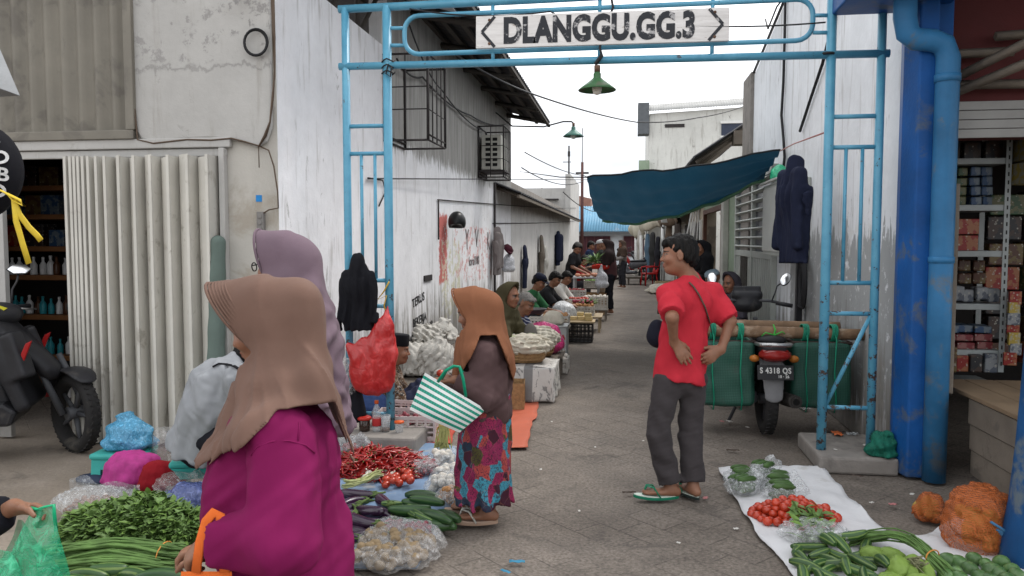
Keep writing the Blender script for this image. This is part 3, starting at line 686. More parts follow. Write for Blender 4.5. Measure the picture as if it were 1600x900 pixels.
m = MB(); m.bx(2.2, 6, 5.86, 5.98, zs1 - .25, 4.4); m.build('upper_wall', mat('maroon_wall', (.11, .03, .03), .8, .2, 2, .15, kind='World'), RS, True)
m = MB()
for (x0, y0), (x1, y1) in (((1480, 128), (1600, 68)), ((1480, 150), (1600, 100)), ((1480, 85), (1545, 82)), ((1555, 57), (1640, 50)), ((1480, 133), (1640, 130))):
    p, q = PY(x0, y0, 5.74), PY(x1, y1, 5.5 if y0 in (128, 150) else 5.74); m.tube([p, q + (q - p) * .6], .032, 4)
m.build('awning_strut', M_WOODG, RS, True)
m = MB(); m.prism([(2.2, 5.85, 4.0), (6, 5.85, 4.0), (6, 3.4, 3.45), (2.2, 3.4, 3.45)], (0, 0, .03)); m.build('awning_roof', M_ROOFU, RS, True)  # unseen roof added over the counter to darken the shop inside
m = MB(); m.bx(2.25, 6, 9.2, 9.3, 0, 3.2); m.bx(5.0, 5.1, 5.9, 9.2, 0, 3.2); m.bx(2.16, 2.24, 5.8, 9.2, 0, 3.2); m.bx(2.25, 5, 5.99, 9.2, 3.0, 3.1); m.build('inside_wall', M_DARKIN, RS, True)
# counter platform of grey planks
m = MB(); fx = 2.27; cz = .57
for k in range(3): z0 = .06 + k * .17; m.bx(fx - .012 * k, fx + .03, 4.30, 5.36, z0, z0 + .163)
m.bx(fx + .032, 5, 5.33, 5.36, .06, .56)
m.build('counter_front', M_WOODG, RS, True, bevel=.004)
m = MB()
for k in range(7): m.bx(fx - .035 + k * .2, fx + .16 + k * .2, 4.26 + .03 * (k % 2), 5.9, cz, cz + .028)
m.build('counter_top', mat('worn_plank_top', (.19, .135, .085), .75, .25, 4, .25, 60), RS, True, bevel=.004)
m = MB(); p = PY(1482, 290, 5.45); m.box((p.x + .02, 5.44, (p.z + cz) / 2 + .01), (.085, .04, p.z - cz)); m.build('leaning_plank', M_WOODG, RS, True, bevel=.004)
m = MB(); m.bx(fx + .05, fx + .12, 4.4, 4.5, 0, .06); m.bx(fx + .05, fx + .12, 5.1, 5.2, 0, .06); m.build('foot_block', M_WOODG, RS, True)
# near blue post at the right edge
BP = thing('blue_post', 'thick flaking blue post with flared foot standing at the right edge beside the orange sack', 'post', (2.085, 4.02, 0))
m = MB(); m.lathe([(.225, -.02), (.22, .07), (.185, .30), (.165, .58), (.152, .87), (.138, 1.2), (.125, 1.7), (.12, 4.4)], 24); m.build('post', mat('chipped_blue_paint', (.010, .07, .20), .55, .35, 3, .3, 30, dirt=((.13, .16, .17), 4, .52, .85)), BP)

# ---- gate plinth and left footing
PL = thing('concrete_plinth', 'low chipped concrete plinth under the right gate posts', 'plinth', (1.6, 5.9, 0))
m = MB(); c = [G(x, y, 0) for x, y in ((1300, 737), (1400, 735))]; m.bx(1.36, 1.88, 5.5, 6.2, -.02, .1); m.build('slab', M_CONC, PL, True, bevel=.018)
FB = thing('concrete_footing', 'rough concrete footing under the left gate posts behind the chillies', 'footing', (-1.8, 5.75, 0))
m = MB(); m.bx(-2.25, -1.52, 5.45, 6.05, -.02, .13); m.build('slab', M_CONC, FB, True, bevel=.02)

# ---- blue pipe gate over the alley with its name board
GT = thing('pipe_gateway', 'sky blue steel pipe gateway spanning the alley with a white name board', 'gateway', (0, YG, 0))
def pipe_mat():
    n = N('sky_blue_pipe_paint'); v = n.coord('World'); f = n.noise(v, 5, 5, .65)
    z = n.sep(v)[2]
    base = n.ramp(f, [(.3, (.06, .25, .38)), (.7, (.11, .35, .49))])
    rm = n.noise(v, 16, 7, .72); thr = n.smooth(z, .2, 2.3)
    rust = n.smooth(n.math('SUBTRACT', rm, n.math('MULTIPLY', thr, .10)), .535, .56)
    base = n.mix(rust, base, n.ramp(n.noise(v, 30, 3), [(.3, (.035, .022, .018)), (.7, (.12, .07, .05))]))
    n.fin(base, n.mix(rust, (.38,) * 3, (.9,) * 3), 0, .5); n.bump(n.math('SUBTRACT', n.math('MULTIPLY', n.noise(v, 40, 3), .3), rust), .4, .006); return n.m
M_PIPE = pipe_mat()
gy = lambda x, y: PY(x, y, YG)
xs = [gy(543, 300).x, gy(607, 300).x, gy(1293, 300).x, gy(1371, 300).x]
def gpipe(name, pts, r): m_ = MB(); m_.tube(pts, r, 12); return m_.build(name, M_PIPE, GT, True)
zf = [.129, .129, .099, .099]; zh = gy(800, 98).z; zu = gy(540, 17).z
for i, x in enumerate(xs):
    top = zu + .02 if i < 2 else zu + .6
    if i == 3: top = zh + .75
    gpipe('post', [(x, YG, zf[i]), (x, YG, 1.5), (x, YG, top)], .030 if i in (0, 3) else .034)
z1, z2 = gy(540, 104).z, gy(1375, 84).z
gpipe('lower_beam', [(xs[0] - .05, YG - .004, z1), (xs[3] + .05, YG - .004, z2)], .028)
z3 = gy(540, 14).z; gpipe('upper_beam', [(xs[0] - .05, YG + .003, z3), (xs[3], YG + .003, z3 + .02)], .030)
def loop_pts(x0, x1, za, zb, r=.11):
    o = []
    for cx_, cz_, t0 in ((x1 - r, zb - r, 0), (x0 + r, zb - r, 90), (x0 + r, za + r, 180), (x1 - r, za + r, 270)):
        for k in range(6): t = R(t0 + 90 * k / 5); o.append((cx_ + r * math.cos(t), YG + .002, cz_ + r * math.sin(t)))
    return o
la, lb = gy(632, 60), gy(1270, 40); zlo, zhi = gy(640, 85).z, gy(640, 25).z
m = MB(); m.tube(loop_pts(la.x, lb.x, zlo, zhi), .018, 10, closed=True); m.build('frame_loop', M_PIPE, GT, True)
for px_, y0, y1 in ((770, 5, 60), (770, 70, 100), (1113, 0, 20), (1113, 60, 90), (937, 0, 25), (937, 60, 95)):
    p = gy(px_, 50); gpipe('strut', [(p.x, YG + .002, gy(px_, y1).z), (p.x, YG + .002, gy(px_, y0).z)], .014)
for px0, px1, y in ((607, 632, 44), (607, 632, 71), (1270, 1293, 24), (1270, 1293, 51)):
    gpipe('strut', [(gy(px0, y).x, YG, gy(px0, y).z), (gy(px1, y).x, YG, gy(px1, y).z)], .014)
for a_, b_, ys in ((0, 1, (197, 240, 438, 478)), (2, 3, (182, 230, 442, 490, 637))):
    for y in ys: z = gy(575 if a_ == 0 else 1330, y).z; gpipe('rung', [(xs[a_], YG, z), (xs[b_], YG, z)], .016)
    zt_, zb_ = gy(575 if a_ == 0 else 1330, ys[1]).z, gy(575 if a_ == 0 else 1330, ys[2]).z
    for t in (.35, .68): x = xs[a_] + (xs[b_] - xs[a_]) * t; gpipe('bar', [(x, YG, zb_), (x, YG, zt_)], .013)
gpipe('brace', [(xs[2] + .02, YG + .002, gy(1300, 635).z), (xs[3] - .02, YG + .002, gy(1300, 492).z)], .015)
gpipe('rung', [(xs[0], YG, .25), (xs[1], YG, .25)], .015)
def board_mat():
    n = N('white_board_paint'); v = n.coord('Object'); g = n.noise(n.coord('Object', (1, 1, 9)), 3, 6, .7)
    base = n.ramp(g, [(.35, (.62, .60, .58)), (.6, (.76, .74, .72))])
    chip = n.smooth(n.noise(n.coord('Object', (1, 1, 4)), 9, 6, .7), .62, .66); base = n.mix(n.math('MULTIPLY', chip, .7), base, (.35, .30, .26))
    x = n.sep(v)[0]; hol = n.noise(v, 4, 5, .7)
    n.fin(base, .7, 0, .3); n.bump(g, .3, .01); return n.m
c0, c1 = gy(746, 54), gy(1138, 41); bh = .232
bw = c1.x - c0.x; bc = Vector(((c0.x + c1.x) / 2, YG - .045, (c0.z + c1.z) / 2)); tilt = math.atan2(c1.z - c0.z, bw)
SB = bpy.data.objects.new('name_board', None)
m = MB(); m.box((0, 0, 0), (bw, .03, bh)); SBo = m.build('name_board', board_mat(), GT, bevel=.004); SBo.location = bc - Vector(GT.location); SBo.rotation_euler = (0, -tilt, 0)
bpy.data.objects.remove(SB)
def stencil_mat():
    n = N('black_stencil_paint'); v = n.coord('Object'); g = n.noise(v, 16, 6, .75); n.fin(n.mix(n.smooth(g, .56, .62), (.028, .03, .036), (.42, .41, .41)), .65, 0, .3); return n.m
M_STEN = stencil_mat()
text_mesh('board_lettering', 'DLANGGU.GG.3', .245, M_STEN, SBo, face_mat((-.015, -.0165, -.004), (1, 0, 0), (0, 0, 1)), .0012, .0125, .745, 1.04)
for sgn in (-1, 1):
    m = MB(); x0 = sgn * (bw / 2 - .14); x1 = sgn * (bw / 2 - .045); t_ = .011
    for zz in (1, -1):
        a_, b_ = Vector((x0, 0, zz * bh * .47)), Vector((x1, 0, 0)); d = (b_ - a_).normalized(); nn = Vector((-d.z, 0, d.x)) * t_
        m.prism([Vector((p.x, -.0175, p.z)) for p in (a_ - nn, b_ - nn, b_ + nn, a_ + nn)] if sgn * zz < 0 else [Vector((p.x, -.0176, p.z)) for p in (a_ + nn, b_ + nn, b_ - nn, a_ - nn)], (0, .0022, 0))
    m.build('board_arrow', M_STEN, SBo)
for x in (-bw / 2 + .1, bw / 2 - .1):
    for z in (-.085, .085): m = MB(); m.ball((x, -.017, z), (.011, .006, .011), 8); m.build('board_bolt', M_RUST, SBo)
m = MB()
for px_ in (607, 937, 1293): p = gy(px_, 95); 
for k in range(3): p = gy(607, 96 + k * 9); m.tube([(p.x + .05 * math.cos(t), YG + .05 * math.sin(t), p.z + .01 * math.sin(3 * t)) for t in np.linspace(0, 6.28, 13)[:-1]], .006, 5, closed=True)
p = gy(1293, 85); m.tube([(p.x + .045 * math.cos(t), YG + .045 * math.sin(t), p.z) for t in np.linspace(0, 6.28, 13)[:-1]], .01, 5, closed=True)
q = [(650, -3), (640, 12), (560, 22), (535, 30)]; 
m.tube([PY(x, y, YG - .05) for x, y in ((955, -4), (958, 12), (950, 30), (941, 55), (937, 75), (941, 88), (932, 100))], .009, 6)
m.tube([PY(x, y, YG - .045) for x, y in ((607, 100), (603, 115), (610, 120), (612, 104))], .006, 5)
m.build('binding_wire', M_CABLE, GT, True)
# ================================================================== FIGURES
def skin_mat(name, rough=.5):
    if name in _mc: return _mc[name]
    n = N(name); at = n.node('Attribute', attribute_name='col'); v = n.coord('Object')
    f = n.noise(v, 25, 5, .65); base = n.mix(1, at.outputs['Color'], n.ramp(f, [(.3, .86), (.7, 1.1)]), 'MULTIPLY')
    n.fin(base, n.ramp(f, [(.3, rough * .85), (.7, rough * 1.15)]), 0, .4); n.b.inputs['Subsurface Weight'].default_value = .08; n.b.inputs['Subsurface Radius'].default_value = (.02, .008, .004); n.b.inputs['Subsurface Scale'].default_value = .3
    n.bump(n.noise(v, 160, 3, .6), .12, .004); _mc[name] = n.m; return n.m
M_SKIN = skin_mat('skin')
def hair_mat():
    n = N('black_hair'); v = n.coord('Object', (1, 1, .10)); f = n.noise(v, 90, 3, .6)
    n.fin(n.ramp(f, [(.35, (.004, .004, .004)), (.7, (.014, .012, .011))]), .5, 0, .12); n.bump(f, .8, .012); return n.m
M_HAIR = hair_mat()
def frame(f, up):
    f = nrm(f); up = A(up) - (A(up) @ f) * f; up = nrm(up); return np.stack([f, np.cross(up, f), up])   # rows: forward, left, up

def add_head(B, c, F, s=1.0, ears=True):
    g = lambda x, y, z: A(c) + s * (x * F[0] + y * F[1] + z * F[2])
    B.ell(g(-.018, 0, .035), A(.098, .076, .088) * s, .02, F); B.ell(g(.022, 0, -.045), A(.066, .060, .080) * s, .03, F)
    B.ell(g(.05, 0, -.093), A(.034, .034, .024) * s, .025, F)
    B.cap(g(.074, .028, .024), g(.074, -.028, .024), .016 * s, k=.02)
    for y in (.034, -.034): B.ell(g(.092, y, .002), A(.014, .017, .011) * s, .016, F, sub=True); B.ell(g(.071, y, .001), A(.014, .016, .012) * s, .004, F)
    for y in (.043, -.043): B.ell(g(.062, y, -.03), A(.026, .024, .024) * s, .02, F)
    B.cap(g(.084, 0, .008), g(.104, 0, -.028), .007 * s, .011 * s, .012)
    for y in (.011, -.011): B.ell(g(.094, y, -.032), A(.011, .010, .008) * s, .008, F)
    B.ell(g(.086, 0, -.057), A(.014, .024, .007) * s, .008, F); B.ell(g(.085, 0, -.069), A(.013, .021, .007) * s, .008, F)
    B.ell(g(.104, 0, -.0628), A(.012, .026, .0022) * s, .003, F, sub=True)
    if ears:
        for y in (.078, -.078): B.ell(g(-.012, y, -.012), A(.020, .010, .032) * s, .008, F); B.ell(g(-.006, y * 1.12, -.010), A(.010, .006, .018) * s, .006, F, sub=True)
def add_hand(B, wr, d, palm, thumb, s=1.0, curl=.4, spread=.12, det=True, curls=None):
    """d: wrist towards fingers; palm: way the palm faces; thumb: side (+1/-1 along palm x d)"""
    d = nrm(d); palm = A(palm) - (A(palm) @ d) * d; palm = nrm(palm); sd_ = np.cross(palm, d) * thumb; wr = A(wr)
    g = lambda a, b, c: wr + s * (a * d + b * sd_ + c * palm)
    B.ecap(g(.005, 0, 0), g(.082, 0, 0), sd_, (.027 * s, .019 * s), (.039 * s, .0145 * s), .02)
    if not det:
        B.ecap(g(.08, 0, 0), g(.15, 0, .03), sd_, (.036 * s, .012 * s), (.026 * s, .010 * s), .02); B.cap(g(.03, .03, .005), g(.085, .055, .02), .012 * s, .009 * s, .01); return
    for i, (b, L) in enumerate(((.029, .070), (.010, .080), (-.010, .074), (-.028, .058))):
        cu = (curls[i] if curls else curl); dirb = (b / .03) * spread
        p = g(.086 - .006 * abs(i - 1.2), b, 0); ang = cu * .6; v = math.cos(dirb) * d + math.sin(dirb) * sd_
        for j, (fr, ra, rb) in enumerate(((.45, .0098, .0090), (.32, .0090, .0082), (.23, .0082, .0068))):
            q = p + s * L * fr * (math.cos(ang) * v + math.sin(ang) * palm); B.cap(p, q, ra * s, rb * s, .006 if j else .009); p = q; ang += cu
    B.cap(g(.018, .018, .006), g(.052, .046, .016), .0165 * s, .013 * s, .014); a = g(.052, .046, .016); b_ = g(.083, .058, .026); B.cap(a, b_, .0115 * s, .0100 * s, .006); B.cap(b_, g(.108, .055, .034 + .01 * curl), .0100 * s, .0080 * s, .005)

SKIN = A(.235, .112, .066)
def head_col(c, F, s, skin):
    def f(p):
        o = np.tile(skin, (len(p), 1)); q = ((p - A(c)) @ F.T) / s; x, y, z = q.T; ay = np.abs(y)
        near = (np.linalg.norm(q, axis=1) < .16)
        lip = near & (x > .070) & ((ay / .027) ** 2 + ((z + .063) / .0125) ** 2 < 1); o[lip] = skin * A(.85, .55, .6)
        brow = near & (x > .05) & (ay > .014) & (ay < .052) & (np.abs(z - .021 - .10 * (.034 - ay) * (ay > .034)) < .0045); o[brow] = (.02, .014, .012)
        eye = near & (x > .062) & (((ay - .034) / .0155) ** 2 + ((z - .001) / .0068) ** 2 < 1); o[eye] = (.16, .14, .12)
        iris = near & (x > .07) & ((ay - .034) ** 2 + (z - .001) ** 2 < .0062 ** 2); o[iris] = (.012, .008, .006)
        lid = near & (x > .06) & (np.abs(((ay - .034) / .0165) ** 2 + ((z - .002) / .0078) ** 2 - 1.12) < .2) & (z > .001); o[lid] = (.04, .025, .02)
        chk = near & (x > .02); o[chk & ~lip & ~brow & ~eye & ~iris & ~lid] *= A(1.04, .98, .96)
        return o
    return f

class Fig:
    def __init__(s, label, loc, rz, group=None, cat='person', skin=SKIN):
        s.t = thing('person', label, cat, loc, rz, group); s.M = (Matrix.Translation(Vector(loc)) @ Matrix.Rotation(rz, 4, 'Z')); s.I = s.M.inverted(); s.skin = A(skin)
        s.R3 = np.array(s.I.to_3x3()); s.D = None
    def q(s, px, py, dd=0.0): return A(s.I @ PD(px, py, s.D + dd))          # photo place -> own frame
    def dv(s, ix, iz, dd=0.0): return nrm(A(s.I.to_3x3() @ (CR @ Vector((ix, iz, 0)) + (CR @ Vector((0, 0, -1))) * dd)))
    def body(s, J, h=.008, g=1.0, hs=1.0, det=True, feet=True, hair=None, hands=None, ears=True, arm=1.0, leg=1.0):
        B = S(); J = {k: A(v) for k, v in J.items()}; s.J = J; sd_ = nrm(J['shL'] - J['shR']); s.side = sd_; s.g = g
        F = frame(J['face'], J.get('up', (0, 0, 1))); s.F = F; s.hs = hs; s.arm, s.leg = arm, leg
        hsd = nrm(J['hiL'] - J['hiR']); s.hsd = hsd
        B.ecap(J['pel'], J['wst'], hsd, (.150 * g, .110 * g), (.128 * g, .095 * g), .03); B.ecap(J['wst'], J['che'], sd_, (.128 * g, .095 * g), (.145 * g, .105 * g), .04)
        B.cap(J['shL'], J['shR'], .05, k=.05); B.ecap(J['che'], J['nec'], sd_, (.13 * g, .085 * g), (.05, .05), .05)
        B.cap(J['nec'], J['hed'] - F[2] * .06 * hs - F[0] * .02, .053 * hs, .05 * hs, .03)
        for k in 'LR':
            B.cap(J['sh' + k], J['el' + k], .047 * arm, .037 * arm, .03); B.cap(J['el' + k], J['wr' + k], .038 * arm, .025 * arm, .02)
            B.cap(J['hi' + k], J['kn' + k], .085 * leg, .056 * leg, .03); B.cap(J['kn' + k], J['an' + k], .056 * leg, .036 * leg, .02)
            hd = (hands or {}).get(k)
            if hd: add_hand(B, J['wr' + k], hd[0], hd[1], hd[2], hs * (hd[4] if len(hd) > 4 else 1), hd[3], det=det, curls=hd[5] if len(hd) > 5 else None)
            else: dd = nrm(J['wr' + k] - J['el' + k]); add_hand(B, J['wr' + k], dd, (0, 0, -1) if abs(dd[2]) < .8 else sd_ * (-1 if k == 'L' else 1), 1 if k == 'L' else -1, hs, .5, det=det and h < .0075)
            if feet:
                fd = nrm(J['to' + k] - J['an' + k]); he = J['an' + k] - fd * .035 + A(0, 0, -.03)
                fs = np.cross((0, 0, 1), fd); B.ecap(he, J['to' + k] - fd * .03, fs, (.030, .030), (.043, .016), .025)
                if det and h < .0075:
                    for i in range(5): b = J['to' + k] - fd * (.045 + .010 * abs(i - 1)) + nrm(fs) * (i - 2) * .017; B.cap(b, b + fd * .035, .0095, .0075, .005)
        add_head(B, J['hed'], F, hs, ears)
        return_col = head_col(J['hed'], F, hs, s.skin)
        s.B = B; s.h = h
        s.bo = sdf_mesh('body', B, h, M_SKIN, s.t, return_col)
        return s
    def onto(s, px, py, o=.003):
        dd = -.35
        for _ in range(90):
            p = s.q(px, py, dd); d_ = s.T(p[None])[0] - o
            if d_ < .0008: break
            dd += min(d_ * .7 + .0005, .05)
        return p
    # ---- clothing
    def top(s, m, off=.016, sleeve=1.0, hem=None, name='shirt', fold=.006, wl=.16, h=None, neck=.0, arm_off=None, seed=1, extra=None, flare=1.0, ab=.04, bot=0):
        J = s.J; T = S(); g = s.g; o = off; ao = off if arm_off is None else arm_off
        T.ecap(J['pel'] - nrm(J['wst'] - J['pel']) * bot, J['wst'], s.hsd, (.150 * g * flare + o, .110 * g * flare + o), (.128 * g + o * 1.2, .095 * g + o * 1.2), .04); T.ecap(J['wst'], J['che'], s.side, (.128 * g + o * 1.2, .095 * g + o * 1.2), (.145 * g + o, .105 * g + o), .05)
        T.cap(J['shL'], J['shR'], .05 + o, k=.05); T.ecap(J['che'], J['nec'] - s.F[2] * .0, s.side, (.13 * g + o, .085 * g + o), (.055 + o * .5, .055 + o * .5), .05)
        for k in 'LR':
            a, e, w_ = J['sh' + k], J['el' + k], J['wr' + k]
            if sleeve <= .5: b = a + (e - a) * sleeve * 2; T.cone(a, b, .047 * s.arm + ao, .047 * s.arm + ao * 1.25, ab)
            else:
                b = e + (w_ - e) * (sleeve * 2 - 1); T.cap(a, e, .047 * s.arm + ao, .039 * s.arm + ao, ab); T.cone(e, b, .039 * s.arm + ao, .028 * s.arm + ao * 1.1, .03)
        if extra: extra(T)
        F1 = folds(fold, wl, seed, [(1, .2, .3), (.2, 1, .3), (.5, -.8, .2), (-.6, .6, .5)]); F2 = folds(fold * .25, wl * .4, seed + 5)
        up = nrm(J['che'] - J['pel'])
        if hem is not None:
            hp = J['pel'] + up * hem
            T.post.append(lambda p, d: np.maximum(d, -((p - hp) @ up) + .0) if True else d)
        nk = J['nec'] + s.F[2] * neck
        T.post.append(lambda p, d: np.where(np.abs(d) < .05, d + F1(p) + F2(p), d))
        s.T = T; s.to = o
        return sdf_mesh(name, T, h or s.h, m, s.t, smooth=3)
    def trousers(s, m, off=.012, hemr=.06, upto=1.0, name='trousers', fold=.006, h=None, seed=3, waist=.06, ko=None, wl=.13, blend=.03):
        J = s.J; T = S(); g = s.g; ko = off if ko is None else ko
        up = nrm(J['wst'] - J['pel'])
        T.ecap(J['pel'] - up * .02, J['pel'] + up * waist, s.hsd, (.150 * g + off, .110 * g + off), (.140 * g + off, .102 * g + off), .03)
        for k in 'LR':
            a, e, w_ = J['hi' + k], J['kn' + k], J['an' + k]; b = e + (w_ - e) * (upto * 2 - 1) if upto > .5 else a + (e - a) * upto * 2
            T.cap(a, e, .085 * s.leg + off, .056 * s.leg + ko, blend)
            if upto > .5: T.cone(e, b, .056 * s.leg + ko, hemr, .03)
        F1 = folds(fold, wl, seed); F2 = folds(fold * .28, wl * .45, seed + 2, [(.1, .1, 1), (.3, 0, 1), (0, .3, 1), (-.2, .2, .9)], True)
        T.post.append(lambda p, d: np.where(np.abs(d) < .05, d + F1(p) + F2(p), d))
        return sdf_mesh(name, T, h or s.h, m, s.t)
    def skirt(s, m, hemc, ra, rb, name='skirt', fold=.010, h=None, seed=4, wl=.12):
        J = s.J; T = S(); T.ecap(J['pel'] + nrm(J['wst'] - J['pel']) * .08, hemc, s.hsd, ra, rb, .03, flat=True)
        F1 = folds(fold, wl, seed, [(1, .1, .05), (.1, 1, .05), (.7, .7, .03), (-.7, .6, .05)])
        z0, z1 = J['pel'][2], A(hemc)[2]
        T.post.append(lambda p, d: np.where(np.abs(d) < .06, d + F1(p) * np.clip((z0 - p[:, 2]) / (z0 - z1), .1, 1.1), d))
        return sdf_mesh(name, T, h or s.h, m, s.t)
    def hijab(s, m, hem, front=.30, brim=.035, bun=True, h=None, seed=6, fold=.008, drape=None, name='hijab', spread=1.0, tilt=.3, ribs=0, brimx=.10, lift=.012):
        """head cloth with a stiff peak, draped over the shoulders down to the surface hem(p) > 0"""
        J, F, hs = s.J, s.F, s.hs; c = J['hed']; T = S(); g = lambda x, y, z: c + hs * (x * F[0] + y * F[1] + z * F[2])
        T.ell(g(-.018, 0, .034), A(.116, .093, .107) * hs, .03, F); T.ell(g(-.01, 0, -.055), A(.085, .082, .09) * hs, .05, F)
        if bun: T.ell(g(-.105, 0, .005), A(.062, .062, .062) * hs, .06, F)
        nb = J['nec']; che = J['che']
        T.ecap(g(-.035, 0, -.06), nb + (che - nb) * .25, s.side, (.082, .088), (.135 * spread, .115 * spread), .06)
        T.cap(J['shL'], J['shR'], .05 + s.to + .016, k=.07); T.ecap(nb, che, s.side, (.14 * s.g, .12), (.15 * s.g + s.to + .016, .112 * s.g + s.to + .02), .07)
        for k in 'LR': T.cap(J['sh' + k], J['sh' + k] + (J['el' + k] - J['sh' + k]) * .85, .05 * s.arm + s.to + .022, .046 * s.arm + s.to + .022, .05)
        if drape: drape(T, g)
        # hood with a stiff front edge, hollow round the face
        za, zt = .03, .03 + lift
        T.ecap(g(-.035, 0, za), g(brimx - tilt * .0, 0, zt), F[1], (.094 * hs, .110 * hs), (.086 * hs, .120 * hs), .025, flat=True)
        T.ecap(g(.0, 0, za - .008), g(brimx + .3, 0, zt + .0), F[1], (.077 * hs, .094 * hs), (.072 * hs, .106 * hs), .006, flat=True, sub=True)
        pn = nrm(F[0] - tilt * F[2]); pc = g(brimx - .012, 0, zt + .10)
        T.post.append(lambda p, d: np.where(np.linalg.norm(p - g(.1, 0, .03), axis=1) < .155 * hs, np.maximum(d, (p - pc) @ pn), d))
        ctr = c.copy(); r_ = np.random.RandomState(seed); ph = r_.uniform(0, 6.28, 6)
        sx, fx = s.side, nrm(np.cross(s.side, (0, 0, 1)))
        F2 = folds(fold * .7, .11, seed)
        def post(p, d):
            q = p - ctr; a = np.arctan2(q @ sx, q @ fx); dn = np.clip((ctr[2] + .06 - p[:, 2]) / .38, 0, 1.2)
            wv = np.sin(a * 5 + ph[0] + 1.2 * np.sin(p[:, 2] * 5 + ph[1])) + .6 * np.sin(a * 9 + ph[2] + 1.5 * np.sin(p[:, 2] * 4 + ph[3])) + .2 * np.sin(a * 17 + ph[4] + 2 * np.sin(p[:, 2] * 7))
            wv = 1 - 1.5 * np.abs(wv / 1.6) ** .8
            b1 = a + .5 * np.sin(p[:, 2] * 6 + ph[1]) * dn; pl = np.clip(1 - np.abs(np.sin(b1 * 3.5 + ph[5])) * 5, 0, 1) + .8 * np.clip(1 - np.abs(np.sin(b1 * 5 + 1.2 * p[:, 2] + ph[2])) * 7, 0, 1)
            d = np.where(np.abs(d) < .06, d - fold * (wv * dn ** 1.2 + .5 * pl * np.clip(dn * 1.6 - .25, 0, 1)) + F2(p) * np.clip(dn, .12, 1), d)
            return np.maximum(d, -hem(p))
        T.post.append(post); o = sdf_mesh(name, T, h or s.h, m, s.t, smooth=4)
        if ribs:
            mb = MB()
            for k in range(ribs):
                pts = []
                for t in np.linspace(-130, 130, 27):
                    t = R(t); zz = .118 * math.cos(t); x = brimx - .012 + tilt * (zz - .10) - .010 * k; u = (x + .035) / (brimx + .035); pts.append(g(x, (.094 - .008 * u + .001) * math.sin(t), za + (zt - za) * u + (.110 + .010 * u + .001) * math.cos(t)))
                mb.tube(pts, .0052 if k == 0 else .0034, 6)
            mb.build('stitched_peak', m, s.t)
        return o
    def hair(s, m=None, low=-.05, off=.010, fringe=.03, h=None, back=-.075, vol=1.0, name='hair', shag=.0022):
        J, F, hs = s.J, s.F, s.hs; c = J['hed']; T = S(); g = lambda x, y, z: c + hs * (x * F[0] + y * F[1] + z * F[2])
        T.ell(g(-.02, 0, .04), (A(.098, .076, .088) + off) * hs * vol, .02, F); T.ell(g(-.055, 0, -.02), (A(.062, .07, .075) + off * .6) * hs, .03, F)
        T.ell(g(.055, 0, .075), A(.045, .062, .03) * hs, .02, F)
        F2 = folds(.0035, .035, 9, [F[1], F[1] * .6 + F[0], F[1] - F[0] * .4, F[0]])
        def post(p, d):
            q = ((p - c) @ F.T) / hs; x, y, z = q.T
            line = np.where(x > .045, fringe + .10 * (.11 - x), np.where(x > -.03, low + (x + .03) * 1.15 * (fringe - low) / .075, back + (low - back) * np.clip((x + .10) / .07, 0, 1)))
            line = line + .012 * np.sin(y * 160) + .008 * np.sin(x * 140 + y * 90)
            d = np.where(np.abs(d) < .04, d + F2(p), d)
            return np.maximum(d, (line - z) * .7 * hs)
        T.post.append(post)
        return sdf_mesh(name, T, h or min(s.h, .006), m or M_HAIR, s.t)
# ================================================================== PEOPLE IN FRONT
def flipflop(F, an, to, m_sole, m_top, m_strap):
    """sandal under a foot, child of the person"""
    fd = nrm(A(to) - A(an)); fd[2] = 0; fd = nrm(fd); sdv = np.cross((0, 0, 1), fd); c = (A(an) + A(to)) / 2; z = A(an)[2] - .062
    def outl(k, zz):
        o = []
        for t in np.linspace(0, 2 * math.pi, 29)[:-1]:
            u = math.cos(t) * .142; w_ = math.sin(t) * (.047 + .007 * math.cos(t) - .010 * math.sin(t * 0 + 3.14 * (u + .03) / .28) ** 2) * k; v = c + fd * (u * k - .0) + sdv * w_; o.append(Vector((v[0], v[1], zz + max(0, u - .05) * .1)))
        return o
    m = MB(); m.prism(outl(1, z - .006), (0, 0, .018)); so = m.build('sandal', m_sole, F.t, bevel=.004)
    m = MB(); m.prism(outl(.97, z + .0122), (0, 0, .004)); m.build('insole', m_top, so)
    m = MB(); tp = c + fd * .085
    for sg in (-1, 1):
        e = c - fd * .02 + sdv * .044 * sg
        m.tube([Vector((tp[0], tp[1], z + .02)), Vector((*(tp + (e - tp) * .25)[:2], z + .078)), Vector((*(tp + (e - tp) * .62)[:2], z + .070)), Vector((e[0], e[1], z + .01))], [.006, .009, .010, .008], 7, flat=.5)
    m.build('strap', m_strap, so)

